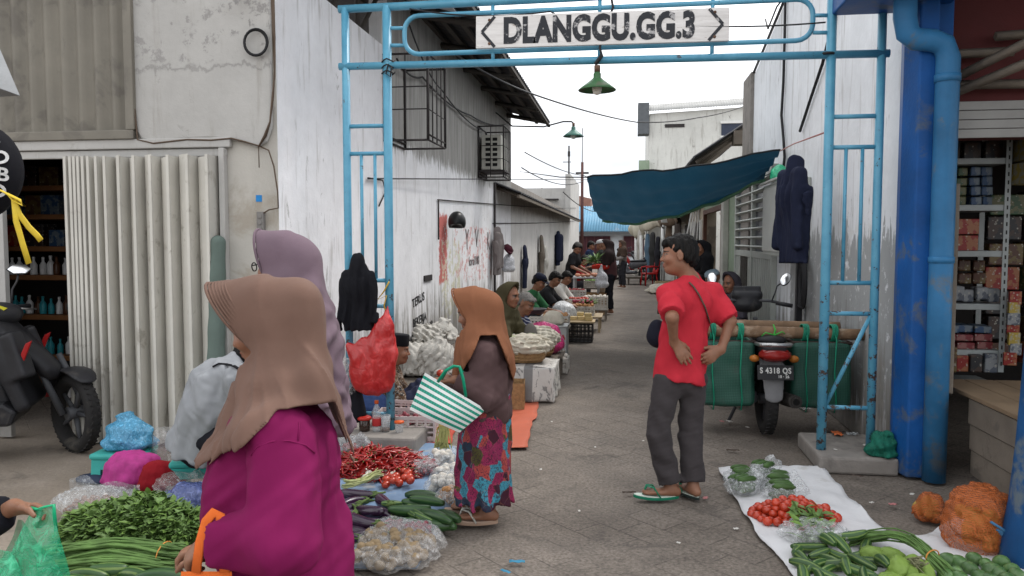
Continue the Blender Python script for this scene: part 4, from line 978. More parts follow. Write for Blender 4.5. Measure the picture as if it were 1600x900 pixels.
# ---- man in red shirt, hands on the small of his back
def man_red():
    f = Fig('man in red T-shirt and dark trousers seen from behind with hands on his hips', G(1062, 781), R(122)); f.D = 4.74; q = f.q
    J = dict(pel=q(1063, 584, .02), wst=q(1068, 530, .03), che=q(1078, 475, .03), nec=q(1078, 437, .04), hed=q(1060, 398, .03), face=f.dv(-1, -.03, .22), up=f.dv(.05, 1, .0),
        shL=q(1046, 459, -.05), shR=q(1108, 458, .10), elL=q(1050, 496, -.24), elR=q(1141, 502, .0), wrL=q(1053, 534, -.14), wrR=q(1127, 546, -.03),
        hiL=q(1043, 594, .0), hiR=q(1082, 592, .05), knL=q(1028, 676, -.02), knR=q(1078, 678, .05), anL=q(1048, 766, .0), anR=q(1083, 769, .02), toL=q(1003, 769, .0), toR=q(1060, 766, .17))
    J['anL'][2] = J['anR'][2] = .075; J['toL'][2] = J['toR'][2] = .045
    back = nrm(f.dv(.25, 0, -1))
    f.body(J, .0055, .93, 1.0, True, hands={'L': (f.dv(.55, -.80, -.05), -back, -1, .12, 1.02), 'R': (f.dv(-.75, -.45, -.2), -back, 1, .35, 1.0)}, arm=.98, leg=.95)
    f.bo.data  # one continuous body
    red = cloth('red_jersey', (.48, .028, .044), crease=.7, cscale=9)
    f.top(red, .023, .47, -.045, 'shirt', .0065, .14, .0065, arm_off=.024, seed=12, flare=1.06, bot=.06)
    tr = cloth('charcoal_trousers', (.050, .044, .046), crease=.25, cscale=9, sheen=.05)
    f.trousers(tr, .006, .072, .95, h=.0065, ko=.016, fold=.0045, seed=8, waist=.0)
    f.hair(None, -.035, .006, .035, .005, -.080, .98)
    m = MB(); P_ = [f.onto(x, y, .009) for x, y in ((1077, 441), (1084, 448), (1092, 460), (1102, 480), (1109, 503), (1113, 530), (1112, 548))]
    m.tube(P_, .011, 6, flat=.35); m.build('bag_strap', cloth('strap_webbing', (.10, .075, .06)), f.t)
    T = S(); c = q(1027, 520, .08); T.ell(c, (.075, .05, .085), .02); T.ell(c + A(0, 0, -.03), (.085, .055, .06), .02); sdf_mesh('waist_bag', T, .007, cloth('navy_bag', (.012, .013, .022), sheen=0), f.t)
    m = MB(); m.tube([q(1029, 490, .06), q(1030, 470, .04), q(1040, 452, -.02)], .009, 6); m.build('bag_strap', _mc['strap_webbing'], f.t)
    gs, gt, gg = mat('green_sandal_rim', (.01, .16, .09), .5, .1), mat('pale_sandal_top', (.55, .62, .55), .6, .15), mat('green_strap', (.01, .17, .09), .35, .1)
    for k in 'LR': flipflop(f, J['an' + k], J['to' + k], gs if k == 'L' else mat('black_sandal_rim', (.02, .03, .028), .5), gt, gg)
man_red()

# ---- old woman in brown hijab with the striped basket
def woman_brown():
    f = Fig('woman in caramel brown hijab and floral sarong, carrying a striped bag', G(748, 806), R(170)); f.D = 4.36; q = f.q
    J = dict(pel=q(760, 632), wst=q(760, 600), che=q(757, 562), nec=q(752, 527), hed=q(741, 487), face=f.dv(-.93, -.28, .32), up=f.dv(-.2, 1, .0),
        shL=q(756, 556, -.13), shR=q(748, 556, .15), elL=q(764, 622, -.18), elR=q(748, 620, .2), wrL=q(712, 594, -.17), wrR=q(700, 592, .06),
        hiL=q(758, 660, -.07), hiR=q(758, 660, .08), knL=q(752, 725, -.06), knR=q(752, 720, .10), anL=q(762, 788, -.04), anR=q(758, 780, .12), toL=q(716, 790, -.04), toR=q(704, 780, .12))
    J['anL'][2] = J['anR'][2] = .075; J['toL'][2] = J['toR'][2] = .045
    f.body(J, .006, 1.0, .97, True, ears=False, hands={'L': (f.dv(-1, -.1, .15), f.dv(0, -1, 0), 1, 1.2), 'R': (f.dv(-1, -.1, 0), f.dv(0, -1, 0), -1, 1.1)}, arm=1.0)
    f.top(cloth('plum_brown_knit', (.085, .052, .052), wl=500, crease=.4), .028, .97, -.17, 'blouse', .010, .17, .007, seed=21, arm_off=.028, flare=1.1)
    n = N('batik_sarong'); v = n.coord('Object', (1, 1, .8)); 
    vo = n.node('TexVoronoi', feature='F1'); vo.distance = 'CHEBYCHEV'; n.set(vo.inputs['Vector'], n.coord('Object', (1, 1, .75), (0, .5, .4))); vo.inputs['Scale'].default_value = 17
    rnd_ = n.sep(vo.outputs['Color'])[0]
    base = n.ramp(rnd_, [(0, (.26, .02, .075)), (.24, (.36, .06, .055)), (.44, (.05, .01, .02)), (.56, (.05, .25, .34)), (.68, (.22, .018, .07)), (.82, (.07, .065, .02)), (.9, (.015, .035, .06))], 'CONSTANT')
    ln = n.smooth(n.noise(v, 60, 3, .6, 2.5), .52, .56); base = n.mix(n.math('MULTIPLY', ln, .75), base, (.035, .012, .03))
    ed = n.smooth(n.voro(n.coord('Object', (1, 1, .75), (0, .5, .4)), 17, 'DISTANCE_TO_EDGE'), .02, .0); base = n.mix(n.math('MULTIPLY', ed, .25), base, (.5, .25, .16))
    n.fin(base, .8, 0, .25); n.bump(n.noise(v, 14, 3), .3, .01)
    hz = A(q(754, 778, .03)); f.skirt(n.m, hz, (.185, .14), (.20, .165), 'sarong', .014, .0065)
    hj = cloth('caramel_hijab', (.20, .083, .043), wl=1200, bump=.06, crease=.15, cscale=6)
    zc = q(745, 560)[2]; zl = q(790, 655, 0)[2]; fx = nrm(np.cross(f.side, (0, 0, 1)))
    cy = J['che']
    def drape(T, g):
        T.ecap(g(-.10, 0, -.02), q(790, 640, -.02), f.side, (.07, .05), (.15, .035), .06); T.ecap(g(.02, 0, -.10), q(722, 600, .0), f.side, (.07, .05), (.16, .05), .06)
    hem3 = lambda p: p[:, 2] - (zc + .15 - np.minimum(.50, 2.6 * np.maximum(0, -((p - cy) @ fx) - .05)) - np.minimum(.36, 2.0 * np.maximum(0, ((p - cy) @ fx) - .04)))
    f.hijab(hj, hem3, h=.006, drape=drape, fold=.007, seed=31, spread=1.05, brimx=.095, lift=.015, ribs=1)
    so, tp, st_ = mat('tan_sandal', (.32, .22, .16), .7), mat('tan_sandal_top', (.42, .31, .24), .7), mat('grey_strap', (.42, .42, .38), .5)
    for k in 'LR': flipflop(f, J['an' + k], J['to' + k], so, tp, st_)
    # striped woven bag on her forearm: a thing she holds
    b = thing('shopping_bag', 'green and white striped woven bag hanging from an arm in plum brown sleeve', 'bag', (0, 0, 0))
    D = 4.12; pt = lambda x, y, d=0: PD(x, y, D + d)
    tl, tr, bl, br = pt(664, 582), pt(760, 640), pt(640, 640), pt(718, 676)
    dn = nrm(A(ray(700, 620))); th = .075
    def pan(u, v):
        p = tl.lerp(tr, u).lerp(bl.lerp(br, u), v); bul = math.sin(math.pi * u) * (.35 + .65 * math.sin(math.pi * min(1, v * .8))); return p, bul
    m = MB()
    for sg in (-1, 1):
        m.grid((lambda u, v: A(pan(u, v)[0]) + dn * (sg * (th * pan(u, v)[1] * (.6 + .5 * v)) + .0)) if sg < 0 else (lambda u, v: A(pan(1 - u, v)[0]) + dn * (th * pan(1 - u, v)[1] * (.6 + .5 * v))), 24, 16)
    n = N('woven_stripe'); uv = n.coord('UV'); x, y, z = n.sep(uv)
    s7 = n.math('SINE', n.math('MULTIPLY', y, 2 * math.pi * 6.5)); f_ = n.smooth(s7, -.08, .08)
    dk = n.smooth(n.math('SINE', n.math('MULTIPLY', x, 2 * math.pi * 22)), -.2, .2)
    gr = n.mix(dk, (.004, .22, .15), (.01, .33, .23)); n.fin(n.mix(f_, gr, (.74, .76, .74)), .4, 0, .5)
    n.bump(n.math('ADD', n.math('SINE', n.math('MULTIPLY', x, 2 * math.pi * 44)), n.math('SINE', n.math('MULTIPLY', y, 2 * math.pi * 26))), .12, .003)
    m.build('bag_body', n.m, b)
    gh = mat('green_plastic_handle', (.005, .25, .14), .35)
    for dd, (xa, ya), (xb, yb) in ((-.05, (684, 597), (728, 620)), (.05, (690, 592), (738, 622))):
        m = MB(); p0, p1 = pt(xa, ya, dd), pt(xb, yb, dd); mid = pt(712, 574, dd + .0)
        m.tube([p0, p0.lerp(mid, .5) + Vector((-.008, 0, .02)), mid + Vector((-.01, 0, .006)), mid + Vector((.02, 0, .004)), p1.lerp(mid, .5) + Vector((.012, 0, .02)), p1], .0085, 8); m.build('handle', gh, b)
woman_brown()

# ---- woman in magenta in front
def woman_magenta():
    f = Fig('woman in magenta blouse and ribbed dusty brown hijab looking down, in the near left', G(428, 1190), R(180 + 10)); f.D = 2.32; q = f.q
    J = dict(pel=q(445, 900), wst=q(442, 815), che=q(435, 715), nec=q(442, 628), hed=q(413, 507), face=f.dv(-.92, -.33, .08), up=f.dv(-.33, .93, .0),
        shL=q(440, 690, -.17), shR=q(425, 690, .18), elL=q(450, 850, -.29), elR=q(420, 840, .28), wrL=q(338, 838, -.22), wrR=q(330, 850, .25),
        hiL=q(445, 950, -.09), hiR=q(445, 950, .10), knL=q(440, 1040, -.08), knR=q(440, 1040, .1), anL=q(445, 1170, -.06), anR=q(445, 1165, .1), toL=q(395, 1180, -.06), toR=q(392, 1175, .1))
    J['anL'][2] = J['anR'][2] = .075; J['toL'][2] = J['toR'][2] = .045
    f.body(J, .006, 1.34, 1.0, True, ears=False, hands={'L': (f.dv(-.75, -.55, .15), f.dv(.5, -.7, .3), 1, .9, 1.06), 'R': (f.dv(-1, -.3, 0), f.dv(0, -1, 0), -1, .8)}, arm=1.25, leg=1.15)
    def ex(T): T.ell(q(385, 770, .02), (.11, .17, .13), .08); T.ell(q(470, 900, .02), (.16, .19, .2), .08)
    f.top(cloth('magenta_cotton', (.165, .008, .064), crease=.4, cscale=7, bump=.08), .030, .93, -.75, 'blouse', .012, .18, .0065, seed=41, arm_off=.040, flare=1.08, extra=ex, ab=.010, bot=.4)
    f.skirt(cloth('dark_skirt', (.03, .02, .035)), A(q(445, 1165)), (.17, .13), (.20, .16), 'skirt', .012, .012)
    hj = cloth('dusty_brown_hijab', (.148, .087, .066), wl=1500, bump=.04, crease=.1, cscale=5, rough=.7, sheen=.3)
    fx = nrm(np.cross(f.side, (0, 0, 1))); cy = A(q(440, 640)); z0 = cy[2]
    def hem(p):
        a = (p - cy) @ fx
        return p[:, 2] - (z0 + .05 - np.minimum(.26, .95 * np.maximum(0, a - .03)) - np.minimum(.29, 3.0 * np.maximum(0, -a - .13)))
    def drape(T, g):
        T.ecap(g(-.135, 0, .02), q(492, 645, .0), f.side, (.08, .05), (.15, .05), .06); T.ecap(q(498, 635, .02), q(512, 715, .04), f.side, (.12, .035), (.09, .032), .04)
        T.ecap(g(.0, 0, -.09), q(380, 692, .0), f.side, (.07, .055), (.12, .04), .05)
    f.hijab(hj, hem, h=.0055, drape=drape, fold=.012, seed=43, spread=1.1, ribs=7, brimx=.125, lift=.026, tilt=.38)
    for ps in (((392, 712), (402, 698), (425, 690), (452, 689), (478, 696), (492, 708)), ((468, 660), (467, 672), (466, 688))):
        m = MB(); m.tube([f.onto(x, y, .0005) for x, y in ps], .0028, 5); m.build('seam', _mc['magenta_cotton'], f.t)
    # orange bag hung over her wrist
    b = thing('tote_bag', 'orange fabric tote bag hanging from the wrist of the woman in magenta', 'bag', (0, 0, 0)); pt = lambda x, y, d=0: PD(x, y, 2.07 + d)
    mo = cloth('orange_fabric', (.80, .17, .035), wl=700, bump=.3, crease=.3)
    m = MB(); tl, tr, bl, br = pt(283, 893), pt(362, 893), pt(275, 1010), pt(372, 1010); dn = A(nrm(A(ray(320, 900))))
    for sg in (-1, 1): m.grid(lambda u, v: A((tl.lerp(tr, u if sg < 0 else 1 - u)).lerp(bl.lerp(br, u if sg < 0 else 1 - u), v)) + dn * sg * .04 * math.sin(math.pi * u) * (.3 + v), 14, 10)
    m.build('bag_body', mo, b)
    for dd in (-.015, .06):
        m = MB(); ps = [pt(306, 895, dd), pt(312, 850, dd), pt(322, 815, dd * .6), pt(334, 801, dd * .4), pt(344, 806, dd * .5), pt(348, 845, dd), pt(351, 895, dd)]
        m.tube(ps, .014, 8, flat=.18); m.build('strap', mo, b)
woman_magenta()

# ---- taller woman in mauve hijab behind her
def woman_mauve():
    f = Fig('tall woman in long mauve hijab with glasses, standing behind the woman in magenta', G(455, 945), R(180 + 6)); f.D = 3.3; q = f.q
    J = dict(pel=q(465, 640), wst=q(463, 590), che=q(460, 530), nec=q(458, 478), hed=q(440, 414), face=f.dv(-1, -.08, .15), up=f.dv(-.05, 1, 0),
        shL=q(462, 515, -.15), shR=q(455, 515, .16), elL=q(470, 610, -.2), elR=q(460, 610, .2), wrL=q(420, 640, -.18), wrR=q(410, 640, .15),
        hiL=q(465, 680, -.08), hiR=q(465, 680, .09), knL=q(462, 790, -.07), knR=q(462, 790, .09), anL=q(465, 930, -.06), anR=q(465, 925, .09), toL=q(435, 938, -.06), toR=q(435, 935, .09))
    J['anL'][2] = J['anR'][2] = .075; J['toL'][2] = J['toR'][2] = .045
    f.body(J, .009, 1.1, 1.0, False, ears=False)
    mv = cloth('mauve_jersey', (.15, .105, .13), wl=1200, bump=.05, crease=.12, cscale=5, sheen=.25)
    f.top(cloth('grey_blouse', (.12, .11, .13)), .025, .95, -.2, 'blouse', .008, .2, .01, seed=51)
    f.skirt(cloth('charcoal_skirt', (.03, .03, .035)), A(q(465, 925)), (.19, .15), (.22, .18), 'skirt', .012, .012)
    zl = q(530, 672)[2]
    def drape(T, g):
        T.ecap(g(-.10, 0, .0), q(520, 640, .0), f.side, (.08, .05), (.2, .06), .07); T.ecap(g(.0, 0, -.1), q(415, 640), f.side, (.08, .05), (.18, .06), .07)
        T.ecap(q(460, 520), q(468, 660), f.side, (.2, .15), (.24, .19), .06)
    f.hijab(mv, lambda p: p[:, 2] - zl, h=.008, drape=drape, fold=.010, seed=53, spread=1.1, brimx=.10, tilt=.2, ribs=1)
    m = MB(); g = lambda x, y, z: J['hed'] + x * f.F[0] + y * f.F[1] + z * f.F[2]
    for y in (.034, -.034): m.tube([g(.108, y + .022 * math.cos(t), .0 + .018 * math.sin(t)) for t in np.linspace(0, 6.28, 15)[:-1]], .0028, 5, closed=True); m.tube([g(.108, y * 1.7, .004), g(.06, .075 * np.sign(y), .008)], .0028, 5)
    m.build('glasses', mat('black_gloss', (.01, .01, .01), .15, .1, 5, 0), f.t)
woman_mauve()
# ================================================================== SELLERS AND SHOPPERS FURTHER AWAY
def sit(sz=.25, lean=.2, kz=None, reach=.34, nod=.3, turn=0.0):
    kz = kz or max(sz + .06, .40); a = lean
    return dict(pel=(0, 0, sz + .10), wst=(a * .25, 0, sz + .27), che=(a * .6, 0, sz + .43), nec=(a * .85, 0, sz + .57), hed=(a + .05, 0, sz + .72),
        face=(math.cos(turn), math.sin(turn), -nod), up=(nod, 0, 1), shL=(a * .72, .15, sz + .51), shR=(a * .72, -.15, sz + .51), elL=(a + .1, .21, sz + .27), elR=(a + .1, -.21, sz + .27),
        wrL=(a + reach, .08, sz + .27), wrR=(a + reach, -.08, sz + .27), hiL=(.03, .09, sz + .09), hiR=(.03, -.09, sz + .09), knL=(.37, .15, kz), knR=(.37, -.15, kz),
        anL=(.27, .11, .075), anR=(.27, -.11, .075), toL=(.41, .13, .045), toR=(.41, -.13, .045))
def stand(k=1.0, lean=0.0, reach=.3, eh=1.0, nod=.2, turn=0.0):
    J = dict(pel=(0, 0, .90), wst=(lean * .2, 0, 1.05), che=(lean * .6, 0, 1.22), nec=(lean * .85, 0, 1.38), hed=(lean + .03, 0, 1.515), face=(math.cos(turn), math.sin(turn), -nod), up=(nod, 0, 1),
        shL=(lean * .75, .16, 1.33), shR=(lean * .75, -.16, 1.33), elL=(lean * .6 + .06, .22, 1.06), elR=(lean * .6 + .06, -.22, 1.06), wrL=(lean * .6 + reach, .15, eh), wrR=(lean * .6 + reach, -.15, eh),
        hiL=(0, .085, .86), hiR=(0, -.085, .86), knL=(.02, .09, .47), knR=(.05, -.09, .47), anL=(-.02, .09, .075), anR=(.03, -.09, .075), toL=(.12, .10, .045), toR=(.17, -.10, .045))
    return {a: (A(b) * (k if a not in ('face', 'up') else 1)) for a, b in J.items()}
def place(px, py, D, J, rz):
    """base position so that the head sits where the photo shows it"""
    p = PD(px, py, D); h = Matrix.Rotation(rz, 3, 'Z') @ Vector(J['hed']); return (p.x - h.x, p.y - h.y, 0)
def cap_on(f, m, brim=True):
    c, F = f.J['hed'], f.F; Mx = Matrix([list(F[0]), list(F[1]), list(F[2])]).transposed(); b = MB()
    o = c + F[2] * .055 - F[0] * .015
    b.lathe([(.102, 0), (.104, .02), (.095, .055), (.065, .08), (.0, .09)], 18, Mx, o, 1.0, .86)
    if brim: b.prism([Vector(o + F[0] * (.085 + .085 * math.cos(t)) + F[1] * .075 * math.sin(t) + F[2] * (.004 - .02 * math.cos(t))) for t in np.linspace(-1.57, 1.57, 11)], Vector(F[2]) * .008)
    b.build('cap', m, f.t)
def cl(name, c, **k): return cloth(name, c, bump=0, crease=k.get('crease', .3), cscale=10)
def person(label, px, py, D, J, rz, top=None, sl=1.0, bottom=None, hijab=None, hair=None, cap=None, h=.013, g=1.0, upto=.95, hs=1.0, brim=True, hemz=.12, detail_hair=True, hem=-.1):
    f = Fig(label, place(px, py, D, J, rz), rz); f.body(J, h, g, hs, False, ears=hijab is None)
    if top: f.top(cl(*top), .018, sl, hem, 'shirt', .005, .18, h, seed=int(px), arm_off=.02, bot=.05)
    if bottom: f.trousers(cl(*bottom), .012, .07, upto, h=h, ko=.02, fold=.004, waist=.02, seed=int(py), blend=.06)
    if hijab:
        zc = A(J['che'])[2] - hemz; f.hijab(cl(*hijab), lambda p: p[:, 2] - zc, h=min(h, .011), fold=.007, seed=int(px + py), brimx=.085, tilt=.35)
    if hair: f.hair(hair if hair is not True else None, -.03, .008, .045, min(h, .009), -.07)
    if cap: cap_on(f, cap, brim)
    return f
person('seated seller in olive hijab and light green blouse behind the bamboo basket', 797, 462, 8.0, sit(.30, .12, turn=-.1, nod=.12), R(-18), ('pale_green_blouse', (.24, .30, .14)), 1.0, ('black_skirt_cloth', (.012, .012, .016)), ('olive_hijab', (.055, .048, .026)), h=.010)
def stripe_mat():
    n = N('navy_striped_cotton'); v = n.coord('Object', (1, 1, 1), (.3, .1, 0)); z = n.sep(v)[2]
    n.fin(n.mix(n.smooth(n.math('SINE', n.math('MULTIPLY', z, 150)), .45, .6), (.018, .026, .075), (.4, .42, .48)), .85, 0, .2); return n.m
f = Fig('old grey haired man in navy striped shirt bent over his bowl beside the olive hijab', place(822, 472, 8.7, sit(.16, .28, .38, .25, .45), R(-22)), R(-22)); f.body(sit(.16, .28, .38, .25, .45), .010, 1, 1, False)
f.top(stripe_mat(), .016, .45, -.08, 'shirt', .005, .16, .010, seed=4); f.trousers(cl('dark_cotton', (.02, .02, .025)), .01, .07, .95, h=.011)
f.hair(mat('grey_short_hair', (.16, .15, .14), .8, .4, 60, .4, 200), -.02, .002, .055, .008, -.06)
person('seated man in green shirt and dark peaked cap behind the crates', 843, 438, 12.0, sit(.22, .3, .42, .3, .5), R(-15), ('green_shirt', (.03, .12, .05)), .45, ('dark_trousers', (.03, .03, .036)), None, True, cl('navy_cap', (.012, .014, .028)))
person('seated dark haired man in black shirt just beyond the man in green', 868, 440, 13.4, sit(.2, .3, .42, .3, .5), R(-10), ('black_shirt', (.018, .018, .02)), .45, ('grey_trousers', (.07, .07, .075)), None, True)
person('seated woman in white T-shirt sorting goods with her hair tied back', 886, 434, 15.0, sit(.14, .26, .38, .34, .5), R(-12), ('white_tshirt', (.56, .54, .50)), .45, ('taupe_trousers', (.10, .09, .085)), None, True)
person('standing seller in black shirt and flat grey cap leaning over the meat table', 902, 394, 17.6, stand(.93, .16, .38, .92, .6), R(-20), ('black_shirt', ()), .42, ('black_shirt', ()), None, True, cl('grey_flat_cap', (.09, .085, .08)), brim=False)
person('man in red shirt sitting behind the far meat table', 914, 412, 20.0, sit(.35, .25, .45, .3, .4), R(-15), ('bright_red_shirt', (.35, .02, .02)), .45, ('dark_trousers', ()), None, True)
person('man in navy shirt standing at the far end of the left row', 924, 391, 21.5, stand(.95, .08, .34, 1.0, .3), R(-15), ('navy_shirt', (.02, .03, .07)), .45, ('dark_trousers', ()), None, True)
# shoppers in the lane
fr = person('shopper in black hijab and red and maroon jacket holding greens and a white bag', 948, 388, 16.6, stand(.97, .06, .36, 1.05, .25), R(176), ('red_jacket_sleeve', (.45, .03, .02)), 1.0, ('black_trousers', (.012, .012, .016)), ('black_brown_hijab', (.022, .014, .014)), hem=-.12)
T = S(); J_ = fr.J; T.ecap(J_['pel'] - A(0, 0, .02), J_['wst'], fr.hsd, (.185, .145), (.165, .135), .04); T.ecap(J_['wst'], J_['che'] - A(.02, 0, 0), fr.side, (.165, .135), (.17, .13), .05); sdf_mesh('maroon_vest', T, .013, cl('maroon_jacket', (.055, .024, .026)), fr.t)
m = MB(); m.tube([J_['shL'] + A(.03, .07, .0), (J_['shL'] + J_['elL']) / 2 + A(-.02, .065, .0), J_['elL'] + A(-.03, .055, 0)], .014, 6, flat=.5); m.build('sleeve_stripe', M_WHITE, fr.t)
person('shopper in dark top and beige trousers standing beyond the woman in red', 938, 387, 17.8, stand(.97, .05, .3, 1.0, .15), R(165), ('dark_green_black_top', (.02, .024, .022)), 1.0, ('beige_trousers', (.24, .185, .135)), None, None, cl('white_cap', (.5, .5, .5)))
person('distant woman in patterned grey blouse beside the parked motorbikes', 971, 392, 25.5, stand(.96, .03, .3, 1.0, .2), R(200), ('patterned_grey_blouse', (.20, .18, .17)), 1.0, ('dark_trousers', ()), ('dark_brown_hijab', (.06, .04, .03)), h=.018)
person('woman in long black hijab standing in the green shop doorway', 1097, 398, 13.2, stand(.96, .02, .2, .95, .2), R(200), ('black_shirt', ()), 1.0, ('black_trousers', ()), ('jet_black_hijab', (.008, .008, .010)), hemz=.35)
person('seated woman in slate grey hijab behind the motorcycle', 1141, 444, 9.6, sit(.34, .06, .46, .25, .12, .15), R(215), ('slate_blouse', (.06, .055, .07)), 1.0, ('dark_trousers', ()), ('slate_hijab', (.055, .05, .062)), h=.010)
person('seated person in pale blue knit cap beside the slate hijab woman', 1113, 446, 10.4, sit(.34, .1, .46, .25, .3), R(190), ('faded_shirt', (.16, .15, .15)), 1.0, ('dark_trousers', ()), None, None, cl('pale_blue_knit', (.30, .38, .44)), brim=False)

# ---- old man in black peci and batik, sitting by the gate post
f = Fig('elderly man in black velvet cap and batik shirt seated behind the red plastic bag', (-2.0, 6.75, 0), R(12)); f.D = 6.75
pz = PD(622, 547, 6.95); hx = f.I @ pz; J = sit(.0, .1, .36, .28, .1); dz = hx.z - .72
J = {k: (A(v) + (A(hx.x - .15, hx.y, dz) if k not in ('face', 'up') else 0)) for k, v in J.items()}
for k in 'LR': sgn = 1 if k == 'L' else -1; J['kn' + k] = J['hi' + k] + A(.34, .08 * sgn, .24); J['an' + k] = A(J['kn' + k][0] + .02, J['kn' + k][1], .075); J['to' + k] = J['an' + k] + A(.14, 0, -.03)
f.body(J, .007, 1.0, 1.0, False, leg=1.0)
n = N('batik_print'); v = n.coord('Object'); a = n.voro(v, 20, 'F1'); b = n.noise(v, 22, 4, .6, 3.5)
n.fin(n.mix(n.smooth(b, .55, .58), n.mix(n.smooth(a, .3, .34), (.016, .012, .012), (.10, .055, .03)), (.38, .34, .29)), .8, 0, .25)
f.top(n.m, .022, .6, -.12, 'shirt', .007, .15, .008, seed=61, arm_off=.024)
f.trousers(cl('navy_sarong_cloth', (.030, .034, .065), crease=.4), .035, .10, .9, h=.009, ko=.05, fold=.010, blend=.10)
c, F = f.J['hed'], f.F; Mx = Matrix([list(F[0]), list(F[1]), list(F[2])]).transposed(); m = MB()
m.lathe([(.101, 0), (.104, .01), (.103, .095), (.098, .102), (.0, .100)], 24, Mx, c + F[2] * .045 - F[0] * .012, 1.02, .82); m.build('velvet_cap', cloth('black_velvet', (.006, .006, .008), sheen=.4), f.t)

# ---- seller in pale grey shirt, back turned, on the turquoise stool
f = Fig('seller in pale grey T-shirt with black strap bending forward on a turquoise stool', G(318, 752), R(40)); f.D = 4.75; q = f.q
J = dict(pel=q(312, 684, 0), wst=q(322, 645, -.02), che=q(342, 603, .02), nec=q(366, 570, .05), hed=q(393, 560, .12), face=f.dv(.8, -.5, .4), up=f.dv(.5, .8, 0), shL=q(338, 588, .16), shR=q(372, 592, -.14),
    elL=q(380, 650, .2), elR=q(392, 650, -.15), wrL=q(420, 690, .2), wrR=q(425, 690, -.05), hiL=q(312, 695, .09), hiR=q(322, 697, -.08), knL=q(385, 690, .16), knR=q(372, 686, -.22), anL=q(380, 755, .15), anR=q(378, 755, -.2), toL=q(405, 760, .2), toR=q(405, 760, -.2))
for k in 'LR': J['an' + k][2] = .075; J['to' + k][2] = .045
f.body(J, .008, 1.12, .95, False)
f.top(cloth('pale_grey_tshirt', (.27, .28, .295), crease=.45, cscale=9), .036, .46, -.12, 'shirt', .010, .15, .007, seed=71, arm_off=.03, bot=.08, flare=1.12)
f.trousers(cl('black_trousers', ()), .016, .08, .9, h=.009, ko=.03, blend=.06); f.hair(None, -.06, .012, .03, .008)
m = MB(); m.tube([f.onto(x, y) for x, y in ((332, 573), (342, 568), (354, 569), (366, 572), (376, 578), (382, 588))], .013, 6, flat=.4); m.build('strap', cl('black_strap', (.012, .012, .014)), f.t)

# ---- shopper outside the left edge whose hand holds the green bag
f = Fig('shopper in black jacket at the left picture edge holding a green carrier bag', (-2.72, 2.35, 0), R(35)); f.D = 2.62; q = f.q
J = stand(.97, .1, .3, 1.0, .3); J['wrR'] = q(22, 792, .0); J['elR'] = q(-75, 850, .0) + A(-.0, 0, .02); J['shR'] = q(-190, 640, .1)
dx = J['shR'] - A(.07, -.16, 1.29)
for k in list(J):
    if k in ('face', 'up', 'wrR', 'elR', 'shR'): continue
    if k[:2] in ('an', 'to', 'kn'): continue
    J[k] = J[k] + dx * (1 if k not in ('hiL', 'hiR', 'pel') else .6)
J['elL'] = J['shL'] + A(-.1, .12, -.27); J['wrL'] = J['elL'] + A(-.1, .02, -.24)
f.body(J, .0055, 1.0, 1.0, True, hands={'R': (f.dv(.93, -.12, .0), f.dv(.15, -.75, -.65), 1, .85, 1.05, (.5, .8, 1.05, 1.15))}, ears=False)
f.top(cloth('black_jacket_cloth', (.012, .013, .018)), .022, .93, -.15, 'jacket', .006, .16, .009, arm_off=.028)
f.trousers(cl('dark_trousers', ()), .012, .07, .95, h=.012); f.hair(None, -.05, .012, .03, .009)
b = thing('carrier_bag', 'thin green plastic carrier bag held open at the left edge of the photo', 'bag', (0, 0, 0)); gp = plastic_film('green_film', (.01, .36, .17), .62, .2, 16)
pt = lambda x, y, d=0: PD(x, y, 2.6 + d)
m = MB()
def gridpts(rows, dd, bulge):
    nr, nc = len(rows) - 1, len(rows[0]) - 1
    def fn(u, v):
        a = v * nr; i = min(int(a), nr - 1); t = a - i; b_ = u * nc; j = min(int(b_), nc - 1); s_ = b_ - j
        P_ = lambda i, j: A(rows[i][j])
        p = (P_(i, j) * (1 - s_) + P_(i, j + 1) * s_) * (1 - t) + (P_(i + 1, j) * (1 - s_) + P_(i + 1, j + 1) * s_) * t
        return pt(p[0], p[1], dd + bulge * math.sin(math.pi * u) * v + .008 * math.sin(9 * u + 7 * v))
    return fn
m.grid(gridpts([[(50, 797), (62, 793), (83, 789)], [(40, 815), (62, 815), (86, 815)], [(28, 840), (60, 850), (95, 845)], [(10, 880), (55, 890), (104, 875)], [(-20, 915), (50, 925), (114, 915)], [(-40, 960), (40, 965), (120, 960)]], -.03, -.05), 16, 20)
m.grid(gridpts([[(28, 812), (33, 812), (36, 814)], [(20, 840), (40, 845), (60, 850)], [(5, 868), (40, 872), (80, 868)], [(-10, 900), (40, 905), (100, 900)], [(-25, 960), (40, 965), (118, 960)]], .10, .04), 16, 18)
m.grid(gridpts([[(-60, 856), (-5, 858), (18, 862)], [(-60, 870), (0, 872), (28, 880)], [(-60, 905), (0, 908), (42, 915)], [(-60, 960), (0, 965), (60, 965)]], -.06, -.03), 14, 16)
m.build('bag_body', gp, b)
m = MB(); m.tube([pt(48, 793, -.02), pt(58, 796, -.03), pt(70, 792, -.03), pt(84, 789, -.03), pt(85, 805, -.03), pt(88, 830, -.03)], .008, 7, flat=.5); m.build('handle', mat('green_plastic', (.01, .36, .16), .3), b)
